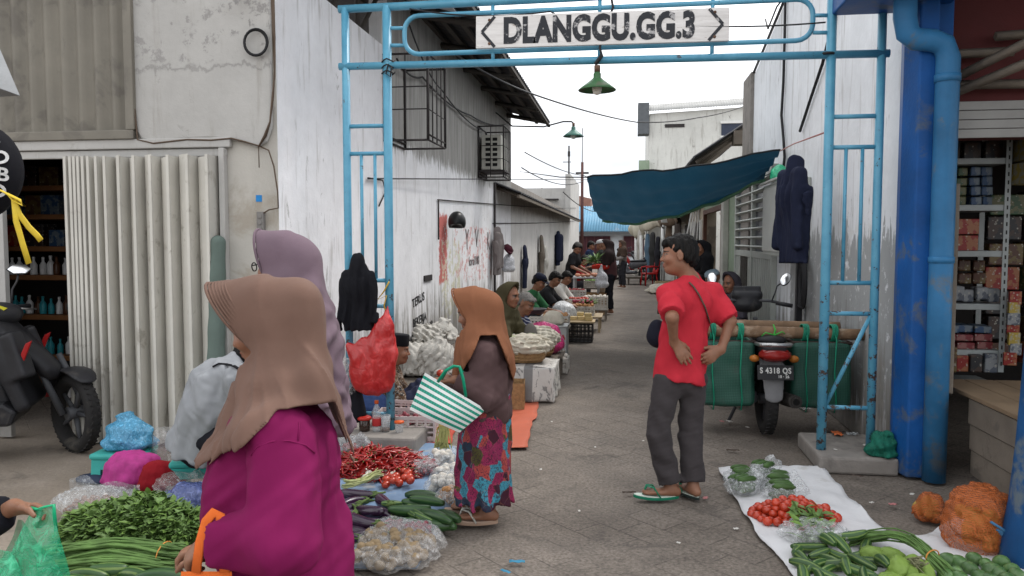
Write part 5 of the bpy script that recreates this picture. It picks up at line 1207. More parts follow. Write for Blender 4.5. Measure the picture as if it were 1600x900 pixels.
# ================================================================== VEHICLES
M_TYRE = mat('tyre_rubber', (.022, .021, .021), .85, .25, 14, .25, 90, dirt=((.10, .09, .075), 5, .55, .5))
M_BLK = mat('black_bike_plastic', (.022, .022, .025), .42, .25, 5, .08, 120, dirt=((.10, .09, .08), 6, .58, .35))
M_GREYP = mat('grey_bike_plastic', (.055, .057, .063), .5, .2, 6, .1, 120, dirt=((.12, .11, .1), 6, .58, .35))
M_CHROME = mat('dull_chrome', (.42, .42, .42), .3, .15, 8, .05, 60, metal=.9)
M_REDP = mat('red_bike_plastic', (.32, .012, .012), .35, .1, 6, 0)
M_MIRROR = mat('mirror_glass', (.86, .87, .88), .3, .02, 3, 0, metal=1.0)
def torus(m, c, Rr, r, ax, n=36, k=10, flat=1.0):
    ax = Vector(ax).normalized(); u = ax.orthogonal().normalized(); v = ax.cross(u); b = len(m.v)
    for i in range(n):
        t = 2 * math.pi * i / n; rd = u * math.cos(t) + v * math.sin(t)
        for j in range(k): p = 2 * math.pi * j / k; m.v.append(Vector(c) + rd * (Rr + r * math.cos(p)) + ax * r * flat * math.sin(p))
    for i in range(n):
        for j in range(k):
            i2, j2 = (i + 1) % n, (j + 1) % k; m.face([b + i * k + j, b + i2 * k + j, b + i2 * k + j2, b + i * k + j2], True)
def wheel(par, c, Rr, w, ax, spokes=6, name='wheel'):
    ax = Vector(ax).normalized(); c = Vector(c); u = ax.orthogonal().normalized(); v = ax.cross(u)
    m = MB(); torus(m, c, Rr - .055, .022, ax, 32, 8)
    for s_ in range(spokes): t = 2 * math.pi * s_ / spokes; d = u * math.cos(t) + v * math.sin(t); m.tube([c + d * .04, c + d * (Rr - .06)], [.02, .013], 6)
    m.tube([c - ax * .06, c + ax * .06], .045, 14); rim = m.build(name, M_GREYP, par)
    m = MB(); torus(m, c, Rr - w * .5, w * .5, ax, 40, 12)
    for i in range(40):
        t = 2 * math.pi * i / 40; d = u * math.cos(t) + v * math.sin(t); td = -u * math.sin(t) + v * math.cos(t)
        for sg in (-1, 1):
            Mx = Matrix((td, ax, d)).transposed(); m.box(c + d * (Rr - .004) + ax * sg * w * .2 + td * .01 * sg, (.018, w * .28, .009), Mx @ Euler((0, 0, .5 * sg)).to_matrix())
    m.build('tyre', M_TYRE, rim); return rim
def rprism(m, pts, y0, y1):
    """side-view outline (x, z) pushed from y0 to y1"""
    m.prism([(x, y0, z) for x, z in pts], (0, y1 - y0, 0)); return m

# ---- motorcycle by the right wall, rear towards us
b0 = G(1196, 677); MC = thing('motorcycle', 'black motorcycle with number plate parked rear towards us beside the blue gate', 'motorcycle', (b0.x, b0.y, 0), R(91))
wheel(MC, (0, 0, .295), .295, .105, (0, 1, 0)); wheel(MC, (1.24, .02, .29), .29, .085, (.15, 1, 0))
T = S(); T.ecap((-.26, 0, .735), (.30, 0, .70), (0, 1, 0), (.10, .055), (.125, .10), .03); T.ecap((.0, 0, .66), (.35, 0, .60), (0, 1, 0), (.085, .06), (.12, .13), .05); T.ell((-.27, 0, .72), (.09, .085, .05), .03)
sdf_mesh('tail_cowl', T, .009, M_BLK, MC)
T = S(); T.ecap((-.16, 0, .80), (.62, 0, .775), (0, 1, 0), (.115, .04), (.13, .055), .05); sdf_mesh('seat', T, .010, mat('black_vinyl_seat', (.018, .018, .02), .55, .2, 8, .2, 120), MC)
T = S(); T.ecap((-.335, 0, .70), (-.30, 0, .70), (0, 1, 0), (.115, .045), (.125, .06), .02); sdf_mesh('tail_light', T, .007, mat('red_lens', (.22, .012, .01), .18, .2, 30, .05), MC)
for sg in (-1, 1):
    m = MB(); m.ball((-.27, .15 * sg, .665), (.05, .04, .03), 12); m.build('indicator', mat('amber_lens', (.35, .12, .02), .25), MC)
m = MB(); m.tube([(-.05, .12, .76), (-.3, .125, .78), (-.36, .10, .785), (-.375, 0, .787), (-.36, -.10, .785), (-.3, -.125, .78), (-.05, -.12, .76)], .016, 8); m.build('grab_rail', M_CHROME, MC)
pm = Euler((0, R(14), 0)).to_matrix(); m = MB(); m.box((-.335, 0, .565), (.006, .275, .115), pm); pl = m.build('number_plate', mat('black_plate', (.02, .02, .022), .5, .2, 10, .05), MC, bevel=.003)
up = pm @ Vector((0, 0, 1)); pc = Vector((-.335, 0, .565)) + pm @ Vector((-.0035, 0, .013))
wt_ = mat('plate_white', (.55, .55, .53), .5, .15, 30, 0)
text_mesh('plate_lettering', 'S 4318 QS', .062, wt_, pl, face_mat(pc, (0, -1, 0), up), .001, .002, .78, 1.15)
text_mesh('plate_lettering', '10 · 26', .030, wt_, pl, face_mat(pc + up * -.045 + Vector((.011 * 0 - .0, -.06, 0)), (0, -1, 0), up), .001, .001, .9, 1.1)
T = S(); T.ecap((-.24, 0, .60), (-.30, 0, .36), (0, 1, 0), (.095, .018), (.07, .014), .02); T.ecap((-.1, 0, .63), (-.26, 0, .56), (0, 1, 0), (.09, .02), (.09, .02), .02); sdf_mesh('mudguard', T, .008, mat('grey_mudguard', (.17, .17, .175), .5, .2, 8, .1), MC)
m = MB(); m.tube([(.35, -.12, .26), (.12, -.15, .27), (-.05, -.155, .30), (-.30, -.165, .33)], [.025, .05, .058, .052], 14); m.tube([(-.295, -.165, .3295), (-.325, -.165, .333)], .034, 12); mu = m.build('muffler', mat('burnt_muffler', (.05, .046, .043), .45, .4, 8, .15, metal=.5), MC)
m = MB(); m.tube([(-.315, -.165, .332), (-.328, -.165, .3335)], .026, 12); m.build('muffler_mouth', mat('mouth_black', (.004, .004, .004), .9, 0, 4, 0), mu)  # near-black disc set over the muffler end
m = MB(); m.tube([(.0, -.075, .295), (.42, -.08, .33)], .028, 8); m.tube([(.0, .075, .295), (.42, .08, .33)], .028, 8); m.box((.2, .10, .31), (.5, .03, .09)); m.build('swingarm', M_GREYP, MC, bevel=.008)
for sg in (-1, 1):
    m = MB(); m.tube([(.04, .105 * sg, .33), (.16, .11 * sg, .62)], .018, 8); torus(m, (.07, .106 * sg, .41), .028, .008, (.38, 0, .92), 14, 6)
    for k in range(7): torus(m, (.065 + k * .012, .107 * sg, .39 + k * .028), .028, .007, (.38, 0, .92), 12, 5)
    m.build('shock_absorber', M_GREYP, MC)
T = S(); T.ell((.58, 0, .36), (.2, .13, .16), .05); T.cap((.62, 0, .42), (.85, 0, .5), .08, .07, .05); T.ecap((.45, 0, .66), (.95, 0, .58), (0, 1, 0), (.12, .10), (.09, .12), .06); sdf_mesh('engine', T, .013, M_BLK, MC)
for sg in (-1, 1):
    m = MB(); m.tube([(1.24, .09 * sg, .29), (1.04, .09 * sg, .86)], .024, 8); m.build('fork', M_GREYP, MC)
T = S(); T.ecap((1.08, 0, .55), (1.42, 0, .52), (0, 1, 0), (.06, .03), (.05, .03), .03); T.ell((1.2, 0, .60), (.2, .06, .03), .04); sdf_mesh('front_mudguard', T, .012, M_BLK, MC)
T = S(); T.ell((1.02, 0, .99), (.12, .15, .08), .04); T.ecap((1.0, -.09, 1.08), (1.0, .09, 1.08), (1, 0, 0), (.07, .045), (.07, .045), .04); T.box((.99, 0, 1.13), (.012, .13, .035), .02, None, .01); sdf_mesh('headlamp_cowl', T, .011, M_BLK, MC)
m = MB(); m.tube([(.86, .36, 1.0), (.94, .2, 1.03), (.98, 0, 1.03), (.94, -.2, 1.03), (.86, -.36, 1.0)], .014, 8); hb = m.build('handlebar', M_GREYP, MC)
for sg in (-1, 1):
    m = MB(); m.tube([(.90, .25 * sg, 1.015), (.845, .385 * sg, .992)], .02, 10); m.build('grip', M_BLK, hb)
    st = [(.90, .21 * sg, 1.03), (.90, .24 * sg, 1.11), (.92, .26 * sg, 1.17), (.93, .30 * sg, 1.20)]
    m = MB(); m.tube(st, .007, 6); mm = m.build('mirror', M_BLK, MC)
    Mx = (Vector((0, -sg * .0 + .15, .06))).normalized(); c = Vector((.925, .335 * sg, 1.235)); F_ = Vector((-.65, .25, .73)).to_track_quat('Z', 'X').to_matrix() @ Euler((0, 0, R(12) * sg)).to_matrix()
    m = MB(); m.lathe([(0, -.028), (.05, -.022), (.062, 0), (.06, .004)], 18, F_, c, 1.35, .75); m.build('mirror_shell', M_BLK, mm)
    m = MB(); m.lathe([(0.0, .0065), (.056, .0055), (.057, .004)], 18, F_, c, 1.35, .75); m.build('mirror_glass', M_MIRROR, mm)
# stand leg
m = MB(); m.tube([(.45, .12, .25), (.38, .24, .01)], .014, 6); m.build('side_stand', M_GREYP, MC)
# panniers and bamboo poles carried on it
def woven_mat():
    n = N('green_woven_strap'); v = n.coord('Object', (1, 1, 1), (0, R(45), R(45))); x, y, z = n.sep(n.coord('Object'))
    a = n.math('ADD', n.math('ADD', x, y), z); b = n.math('SUBTRACT', n.math('ADD', x, y), z)
    sa = n.math('SINE', n.math('MULTIPLY', a, 240)); sb = n.math('SINE', n.math('MULTIPLY', b, 240)); w_ = n.math('MULTIPLY', sa, sb)
    f = n.noise(n.coord('Object'), 4, 5, .65)
    base = n.mix(n.smooth(w_, -.35, .35), (.012, .060, .044), (.022, .095, .066)); base = n.mix(n.smooth(f, .5, .68), base, (.04, .06, .048))
    n.fin(base, .5, 0, .4); n.bump(w_, .25, .004); return n.m
M_WOV = woven_mat(); Mw = Matrix.Translation(MC.location) @ Matrix.Rotation(R(91), 4, 'Z'); WL = lambda x, y, z: Mw @ Vector((x, y, z))
for sg, lab in ((1, 'left green woven pannier slung from the bamboo poles, next to the man in red'), (-1, 'right green woven pannier slung from the bamboo poles, against the wall')):
    y0 = .335 if sg > 0 else -.39; hw = .225 if sg > 0 else .24
    p = thing('pannier', lab, 'basket', WL(.12, y0, .25), R(91), 'panniers on the motorcycle')
    T = S(); T.box((0, 0, .27), (.30, hw - .01, .27), .03, r=.045); F1 = folds(.004, .25, 3 + sg); T.post.append(lambda q, d: d + np.where(np.abs(d) < .05, F1(q), 0)); T.box((0, 0, .56), (.265, hw - .05, .2), .01, sub=True)
    sdf_mesh('basket', T, .011, M_WOV, p)
    m = MB(); m.tube([(.27, hw - .02, .53), (-.27, hw - .02, .53), (-.28, -hw + .02, .53), (.27, -hw + .02, .53)], .014, 6, closed=True); m.build('rim', mat('dark_basket_rim', (.05, .035, .03), .8), p)
    for dy in (.12, -.10):
        m = MB(); zz = .60
        m.tube([(-.26, dy, .63), (-.318, dy, .56), (-.322, dy + .01, .3), (-.315, dy - .01, .06), (-.27, dy - .01, -.03), (.0, dy, -.045)], .0055, 6, flat=.5); m.build('strap', mat('green_rope', (.012, .22, .13), .4), p)
        m = MB()
        for k in range(4): c_ = (-.22 + .0 * k, dy + .012 * k - .015, .605); m.tube([(c_[0] + .068 * math.cos(t), c_[1] + .004 * math.sin(2 * t), c_[2] + .068 * math.sin(t)) for t in np.linspace(0, 6.28, 15)[:-1]], .006, 5, closed=True)
        m.build('binding', mat('green_rope', ()), p)
def bamboo(lab, a, b, r):
    a, b = Vector(a), Vector(b); t = thing('bamboo_pole', lab, 'pole', a); m = MB(); pts, rr = [], []
    L = (b - a).length; nn = 5
    for i in range(nn):
        for u, k in ((0, 1.0), (.04, 1.07), (.08, .99), (.5, .97)): pts.append((b - a) * ((i + u) / nn)); rr.append(r * k * (1 - .02 * i))
    pts.append(b - a); rr.append(r * .93); m.tube(pts, rr, 14); m.build('pole', mat('aged_bamboo', (.20, .125, .075), .7, .35, 9, .3, 50, dirt=((.38, .30, .22), 7, .55, .7)), t)
    m = MB(); d = (b - a).normalized()
    for e, s_ in ((a, -1), (b, 1)): m.tube([e - a + d * .0005 * s_, e - a + d * .002 * s_], r * .62, 12)
    m.build('hollow_end', mat('dark_wood_hollow', (.03, .02, .015), .9), t)
bamboo('thick bamboo pole lying across the motorcycle tail, nearest the camera', WL(-.10, .66, .865), WL(-.10, -.72, .845), .050)
bamboo('second bamboo pole lying across the motorcycle in front of its saddle', WL(.34, .66, .865), WL(.34, -.66, .855), .05)
m = MB()
for dz in (0, .012): m.tube([WL(-.12, -.02, .92), WL(-.155, -.03, .87 + dz), WL(-.17, .0, .80), WL(-.18, -.03, .77)], .005, 5)
m.tube([WL(-.17, -.02, .84), WL(-.175, -.08, .87), WL(-.17, -.1, .85)], .005, 5); m.tube([WL(-.17, -.02, .84), WL(-.175, .05, .86), WL(-.17, .08, .83)], .005, 5)
props(m.build('twine', mat('bright_green_twine', (.05, .40, .06), .5)), 'bright green twine knotted round the bamboo above the tail light', 'twine')

# ---- black scooter in front of the left shop
p0 = G(114, 708); SC = thing('scooter', 'black scooter with red trim parked before the left shop opening', 'scooter', (p0.x - .62, p0.y - .28, 0), R(27))
SC.scale = (1.06,) * 3
st = Euler((0, 0, R(-52))).to_matrix(); fw = Vector((.66, 0, .285)); wheel(SC, fw, .285, .10, st @ Vector((0, 1, 0)), 5)
for sg in (-1, 1):
    m = MB(); o = st @ Vector((0, .085 * sg, 0)); m.tube([fw + o, fw + o + Vector((-.17, 0, .42))], [.026, .02], 8); m.build('fork', M_GREYP, SC)
T = S()
pv = None
for k in range(12):
    t = R(55 + k * 9); c = fw + st @ Vector((math.cos(t) * .305, 0, math.sin(t) * .305))
    if pv is not None: T.ecap(pv, c, st @ Vector((0, 1, 0)), (.062, .014), (.062, .014), .02)
    pv = c
sdf_mesh('front_mudguard', T, .010, M_BLK, SC)
FZ = .02
T = S()
T.ecap((.50, 0, .62), (.20, 0, .98), (0, 1, 0), (.13, .07), (.20, .06), .03)     # nose
T.box((.30, 0, .62), (.05, .25, .28), .03, frame((.9, 0, .35), (-.35, 0, .9)), .04); T.box((.22, 0, .47), (.06, .13, .2), .02, frame((.95, 0, .25), (-.25, 0, .95)), .03)
T.box((.33, -.19, .72), (.1, .06, .16), .02, frame((.8, -.4, .3), (0, 0, 1)), .02); T.box((.33, .19, .72), (.1, .06, .16), .02, frame((.8, .4, .3), (0, 0, 1)), .02)
sdf_mesh('leg_shield', T, .010, M_BLK, SC)
m = MB(); rprism(m, [(.24, .36), (.30, .40), (.20, .72), (.13, .70)], -.085, .085); rprism(m, [(.10, .70), (.22, .72), (.16, .84), (.08, .80)], -.16, .16); m.build('inner_panel', M_GREYP, SC, bevel=.02)
m = MB(); rprism(m, [(.15, .805), (.17, .81), (.145, .87), (.125, .865)], -.085, -.02); m.build('glove_box', mat('grey_badge', (.16, .16, .165), .35), SC, bevel=.006)
m = MB(); m.box((.165, -.02, .57), (.02, .07, .05), (0, R(-16), 0)); m.build('badge', M_CHROME, SC, bevel=.004)
for y in (-.25, .25):
    m = MB(); rprism(m, [(.36, .60), (.41, .68), (.47, .84), (.43, .82), (.38, .70)], y - .012, y + .012); m.build('red_trim', M_REDP, SC, bevel=.006)
m = MB(); rprism(m, [(-.35, .28), (.32, .26), (.36, .36), (.28, .42), (-.30, .40)], -.24, .24); m.build('footboard', M_BLK, SC, bevel=.025)
T = S(); T.ecap((-.30, 0, .52), (-1.0, 0, .68), (0, 1, 0), (.19, .18), (.13, .12), .05); T.ecap((-.25, 0, .42), (-.6, 0, .40), (0, 1, 0), (.22, .12), (.18, .1), .05); sdf_mesh('rear_body', T, .014, M_BLK, SC)
T = S(); T.ecap((-.22, 0, .77), (-.95, 0, .86), (0, 1, 0), (.13, .05), (.14, .05), .03); sdf_mesh('seat', T, .012, mat('black_vinyl_seat', ()), SC)
wheel(SC, (-.66, 0, .285), .285, .11, (0, 1, 0), 5)
for y in (-.215, .215):
    m = MB(); rprism(m, [(-.25, .46), (-.05, .42), (-.12, .47), (-.45, .60)], y - .01, y + .01); m.build('red_trim', M_REDP, SC)
T = S(); T.ecap((.16, -.13, 1.0), (.16, .13, 1.0), (1, 0, 0), (.10, .07), (.10, .07), .04); T.ell((.24, 0, 1.0), (.12, .14, .08), .05); sdf_mesh('handlebar_cowl', T, .010, M_BLK, SC)
m = MB(); rprism(m, [(.10, 1.075), (.2, 1.09), (.3, 1.05), (.28, 1.035)], -.13, -.115); m.build('yellow_trim', mat('yellow_trim_paint', (.55, .5, .03), .4), SC)
hr = Euler((0, 0, R(-38))).to_matrix(); hc = Vector((.15, 0, 1.03))
for sg in (-1, 1):
    m = MB(); m.tube([hc + hr @ Vector((0, .10 * sg, 0)), hc + hr @ Vector((-.05, .35 * sg, .0))], .018, 10); m.build('grip', M_BLK, SC)
    m = MB(); m.tube([hc + hr @ Vector((.05, .16 * sg, .0)), hc + hr @ Vector((.03, .34 * sg, -.02))], .008, 6); m.build('brake_lever', M_CHROME, SC)
    s0 = hc + hr @ Vector((.02, .16 * sg, .03)); s1 = s0 + Vector((.0, .03 * sg, .10)); s2 = s0 + Vector((.02, .08 * sg, .16)); s3 = s2 + Vector((.01, .02 * sg, .08))
    m = MB(); m.tube([s0, s1, s2, s3], .007, 6); mm = m.build('mirror', M_BLK, SC)
    Fm = Vector((.25, -.8, .55)).to_track_quat('Z', 'Y').to_matrix(); m = MB(); m.lathe([(0, -.025), (.045, -.018), (.06, 0), (.058, .004)], 6, Fm, s3, 1.35, .78); m.build('mirror_shell', M_BLK, mm)
    m = MB(); m.lathe([(0, .0065), (.052, .0055), (.053, .004)], 6, Fm, s3, 1.35, .78); m.build('mirror_glass', M_MIRROR, mm)
m = MB(); m.tube([(-.05, .1, .27), (-.12, .3, .01)], .014, 6); m.build('side_stand', M_GREYP, SC)

# ---- motorbikes parked far down the lane
def far_bike(lab, px, py, rz, colm):
    p = G(px, py); t = thing('parked_motorbike', lab, 'motorcycle', (p.x, p.y, 0), rz, 'motorbikes parked far down the lane')
    for x in (-.62, .62): m = MB(); torus(m, (x, 0, .28), .23, .05, (0, 1, 0), 20, 8); m.tube([(x, -.04, .28), (x, .04, .28)], .09, 10); m.build('wheel', M_TYRE, t)
    T = S(); T.ecap((-.7, 0, .68), (-.1, 0, .6), (0, 1, 0), (.1, .09), (.14, .16), .06); T.ecap((.1, 0, .35), (.45, 0, .85), (0, 1, 0), (.16, .08), (.2, .07), .06); T.ecap((-.2, 0, .32), (.3, 0, .3), (0, 1, 0), (.16, .07), (.16, .07), .05); sdf_mesh('bodywork', T, .022, colm, t)
    T = S(); T.ecap((-.65, 0, .8), (-.05, 0, .76), (0, 1, 0), (.12, .05), (.12, .05), .03); sdf_mesh('seat', T, .022, M_BLK, t)
    m = MB(); m.tube([(.35, .34, 1.0), (.42, 0, 1.02), (.35, -.34, 1.0)], .03, 6); m.ball((.45, 0, .95), (.1, .12, .09), 10); m.build('handlebar', M_BLK, t)
    m = MB(); m.ball((.42, .3, 1.22), (.02, .07, .05), 8); m.ball((.42, -.3, 1.22), (.02, .07, .05), 8); m.tube([(.4, .25, 1.0), (.42, .3, 1.2)], .01, 4); m.tube([(.4, -.25, 1.0), (.42, -.3, 1.2)], .01, 4); m.build('mirror', M_BLK, t)
far_bike('black and white motorbike, nearest of those parked far down the lane', 985, 438, R(150), mat('black_white_fairing', (.10, .10, .11), .4, .6, 4, 0))
far_bike('red motorbike parked behind the black and white one', 992, 430, R(160), M_REDP)
far_bike('dark motorbike at the back of the parked group', 1001, 424, R(155), M_BLK)
# ================================================================== PRODUCE AND GOODS
def uvstripe(name, a, b, freq, rough=.4, spots=True, wob=.6, th=(-.2, .5)):
    n = N(name); uv = n.coord('UV'); x, y, z = n.sep(uv); v = n.coord('Object'); nz = n.noise(v, 30, 4, .6)
    xx = n.math('ADD', x, n.math('MULTIPLY', n.math('SUBTRACT', nz, .5), .06 * wob)); s_ = n.math('SINE', n.math('MULTIPLY', xx, 2 * math.pi * freq))
    base = n.mix(n.smooth(n.math('ADD', s_, n.math('MULTIPLY', n.math('SUBTRACT', nz, .5), 2 * wob)), *th), a, b)
    base = n.mix(1, base, n.ramp(n.node('ObjectInfo').outputs['Random'], [(0, .75), (1, 1.15)]), 'MULTIPLY')
    n.fin(base, rough, 0, .45); n.bump(n.noise(v, 70, 3), .15, .004); return n.m
M_CUKE = uvstripe('dark_cucumber_skin', (.018, .055, .016), (.035, .085, .022), 8, .38)
M_STRP = uvstripe('striped_cucumber_skin', (.026, .075, .016), (.13, .20, .05), 6, .42, th=(.3, .75))
M_EGG = mat('aubergine_skin', (.030, .010, .032), .22, .35, 6, .03, 60, rand=.3, spec=.6)
M_CALYX = mat('green_stalk', (.10, .15, .045), .6, .25, 20, .2)
M_TOM = mat('tomato_skin', (.50, .045, .016), .22, .22, 5, .02, 40, rand=.25, spec=.55)
M_CHI = mat('red_chilli_skin', (.36, .010, .008), .25, .3, 14, .05, 80, rand=.35, spec=.55)
M_CHAY = mat('chayote_skin', (.19, .29, .06), .5, .22, 9, .3, 30, rand=.2)
M_BEAN = mat('long_bean_skin', (.10, .18, .05), .5, .5, 9, .1, rand=.1)
M_LEAF = mat('leaf_green', (.12, .20, .06), .5, .6, 16, .25, 60)
M_LEAF2 = mat('pale_leaf_green', (.13, .22, .05), .5, .35, 18, .2, 60)
M_FILM = plastic_film('clear_film', (.55, .57, .58), .26, .16, 26)
M_FILMB = plastic_film('dusty_clear_film', (.48, .47, .46), .24, .2, 22)
M_SHAL = mat('shallot_skin', (.25, .06, .075), .45, .5, 30, .1)
M_POT = mat('potato_skin', (.26, .19, .11), .7, .25, 14, .15)
M_GARL = mat('garlic_skin', (.58, .54, .48), .6, .15, 18, .15)
def cuke_mesh(name, L, r, bend, m_, tip=True):
    m = MB(); pts, rr = [], []
    for u in np.linspace(0, 1, 13): pts.append(((u - .5) * L, bend * (4 * (u - .5) ** 2), 0)); rr.append(r * max(.12, (math.sin(math.pi * min(1, max(0, u * .94 + .03))) ** .38)))
    m.tube(pts, rr, 14); o = m.build(name, m_); me = o.data; bpy.data.objects.remove(o); return me
def inst(name, me, lab, cat, loc, rot, sc=1.0, group=None):
    o = bpy.data.objects.new(name, me); C.objects.link(o); o.location = loc; o.rotation_euler = rot; o.scale = sc if hasattr(sc, '__len__') else (sc,) * 3; return props(o, lab, cat, group)
U = rnd.uniform
# ---- right: white sheet with its vegetables
WS = [(1122, 735), (1284, 731), (1330, 785), (1390, 842), (1445, 842), (1500, 808), (1560, 842), (1640, 905), (1650, 960), (1270, 960), (1232, 892), (1180, 836)]
pg = [G(x, y) for x, y in WS]
def inpoly(x, y, P):
    c = False; j = len(P) - 1
    for i in range(len(P)):
        if (P[i].y > y) != (P[j].y > y) and x < (P[j].x - P[i].x) * (y - P[i].y) / (P[j].y - P[i].y) + P[i].x: c = not c
        j = i
    return c
def sheet(name, lab, cat, poly, mt, seed, step=.035, amp=.010, z=.012):
    f1 = folds(amp, .35, seed, [(1, .3, 0), (.3, 1, 0), (.7, -.7, 0)]); f2 = folds(amp * .35, .1, seed + 1, [(1, .3, 0), (.3, 1, 0)], True)
    bm = bmesh.new(); vs_ = [bm.verts.new((p.x, p.y, 0)) for p in poly]; bm.faces.new(vs_)
    ctr = sum((Vector(p) for p in poly), Vector()) / len(poly)
    for axis in (Vector((1, 0, 0)), Vector((0, 1, 0))):
        lo = min(Vector(p).dot(axis) for p in poly); hi = max(Vector(p).dot(axis) for p in poly)
        for t in np.arange(lo + step, hi, step): bmesh.ops.bisect_plane(bm, geom=bm.verts[:] + bm.edges[:] + bm.faces[:], plane_co=axis * t, plane_no=axis)
    P_ = np.array([v.co for v in bm.verts]); zz = f1(P_) + f2(P_)
    for v, h_ in zip(bm.verts, zz): e = 1.0; v.co.z = z + abs(h_) * e; v.co.x += .005 * math.sin(v.co.y * 17 + seed); v.co.y += .004 * math.sin(v.co.x * 15 + seed)
    me = bpy.data.meshes.new(name); bm.to_mesh(me); bm.free()
    for p in me.polygons: p.use_smooth = True
    o = link_mesh(name, me, mt); md = o.modifiers.new('s', 'SOLIDIFY'); md.thickness = .004
    return props(o, lab, cat)
import bmesh
M_SHEET = mat('white_sheet_cloth', (.60, .60, .61), .8, .07, 4, .3, 20, dirt=((.42, .40, .37), 5, .56, .5))
sheet('ground_sheet', 'long white cloth sheet spread on the paving at the right with vegetables on it', 'sheet', pg, M_SHEET, 3)
# bags of cucumbers
def film_bag(name, lab, loc, r, contents, cm, seed, film=None, group=None, knot=True, rz=0, cat='bag', h=.009):
    t = thing(name, lab, cat, loc, rz, group); m = contents(seed)
    m.build('contents', cm, t); T = S(); T.ell((0, 0, r[2] * .9), (r[0] * 1.04, r[1] * 1.04, r[2] * 1.05), .02)
    if knot: T.cone((r[0] * .75, 0, r[2] * 1.3), (r[0] * 1.15, r[1] * .15, r[2] * 1.75), .025, .05, .05)
    F1 = folds(.006, .11, seed, None, True); F2 = folds(.002, .045, seed + 3, None, True)
    T.post.append(lambda p, d: np.maximum(np.where(np.abs(d) < .06, d + F1(p) + F2(p), d), .004 - p[:, 2]))
    sdf_mesh('film', T, h, film or M_FILM, t); return t
def c_cukes(seed):
    r = random.Random(seed); m = MB()
    for k in range(9):
        L = .13; y = (k % 3 - 1) * .042; z = .03 + .034 * (k // 3) + r.uniform(-.004, .004); a = r.uniform(-.25, .25); q = [(-L / 2 * math.cos(a) + r.uniform(-.015, .015), y - L / 2 * math.sin(a), z), (0, y, z + .004), (L / 2 * math.cos(a), y + L / 2 * math.sin(a), z)]
        m.tube([q[0], Vector(q[0]).lerp(Vector(q[1]), .3), q[1], Vector(q[1]).lerp(Vector(q[2]), .7), q[2]], [.006, .018, .021, .018, .006], 10)
    return m
labs = ['left front', 'back', 'right back', 'middle left', 'right front']
for k, (x, y, lab) in enumerate(((1160, 768, 'clear bag of small cucumbers at the left edge of the white sheet, furthest forward'), (1192, 745, 'clear bag of cucumbers lying furthest back on the white sheet'), (1216, 764, 'clear bag of cucumbers beside the right bag row, just behind the tomatoes'), (1158, 755, 'clear bag of cucumbers near the back corner of the white sheet'), (1222, 780, 'flat clear bag of cucumbers touching the tomato pile'))):
    p = G(x, y + 8); film_bag('cucumber_bag', lab, (p.x, p.y, .02), (.105, .08, .055), c_cukes, mat('small_cucumber_skin', (.05, .10, .028), .45, .5, 16, .1), 20 + k, M_FILM, 'clear bags of cucumbers on the white sheet', True, U(-.5, .6) + (.6 if k == 1 else 0))
# tomato pile
m = MB(); m.ball((0, 0, 0), (.027, .027, .0235), 14); o = m.build('tomato', M_TOM); tm = o.data; bpy.data.objects.remove(o)
pc = G(1240, 816); n_t = 0
for ly, (rx, ry, z) in enumerate(((.25, .17, .040), (.20, .13, .074), (.12, .075, .106))):
    for i in range(-6, 7):
        for j in range(-4, 5):
            x = (i + .5 * (j % 2) + .25 * ly) * .047; y = (j + .3 * ly) * .042
            if (x / rx) ** 2 + (y / ry) ** 2 < 1:
                q = U(.85, 1.12); inst('tomato', tm, 'ripe red tomato in the pile on the white sheet', 'tomato', (pc.x + x + U(-.008, .008), pc.y + y + U(-.008, .008), z + U(-.004, .004) + (q - 1) * .02), (U(-.6, .6), U(-.6, .6), U(0, 6)), q, 'tomatoes heaped on the white sheet'); n_t += 1
# bag of leafy greens
def c_leaves(seed, n_=60, rx=.10, ry=.08, rz=.07):
    r = random.Random(seed); m = MB()
    for k in range(n_): leaf(m, Vector((r.uniform(-rx, rx) * .8, r.uniform(-ry, ry) * .8, r.uniform(.01, rz * 1.6))), (r.uniform(-1, 1), r.uniform(-1, 1), r.uniform(0, .9)), r.uniform(.05, .085), r.uniform(.012, .02), r)
    return m
def leaf(m, o, d, L, w_, r=rnd):
    d = Vector(d).normalized(); s_ = d.cross(Vector((r.uniform(-.4, .4), r.uniform(-.4, .4), 1))).normalized(); up = s_.cross(d); b = len(m.v); cu = r.uniform(.1, .5)
    for u, k in ((0, .15), (.35, 1), (.7, .8), (1, .05)):
        c = Vector(o) + d * L * u - up * L * cu * u * u
        m.v += [c + s_ * w_ * k + up * w_ * .3 * k, c - up * w_ * .1 * k, c - s_ * w_ * k + up * w_ * .3 * k]
    for i in range(3):
        for j in range(2): a = b + i * 3 + j; m.face([a, a + 1, a + 4, a + 3], True)
p = G(1272, 852); film_bag('greens_bag', 'clear plastic bag of mustard greens in front of the tomato pile', (p.x, p.y, .015), (.16, .11, .06), c_leaves, M_LEAF2, 5, M_FILM, None, False)
p = G(1262, 836); m = MB()
for k in range(26): a = U(-.5, .5); s0 = Vector((U(-.06, .06), U(-.03, .03), U(.03, .10))); m.tube([s0, s0 + Vector((math.sin(a) * .06, .08 * math.cos(a), .0))], U(.004, .007), 5)
t = thing('mustard_greens', 'bunch of mustard green stalks and leaves poking out of the clear bag', 'greens', (p.x, p.y, .03)); m.build('stalks', M_LEAF2, t)
m = MB()
for k in range(40): leaf(m, Vector((U(-.09, .09), U(-.02, .08), U(.03, .11))), (U(-1, 1), U(-.3, 1), U(0, .8)), U(.05, .08), U(.012, .02))
m.build('leaves', M_LEAF, t)
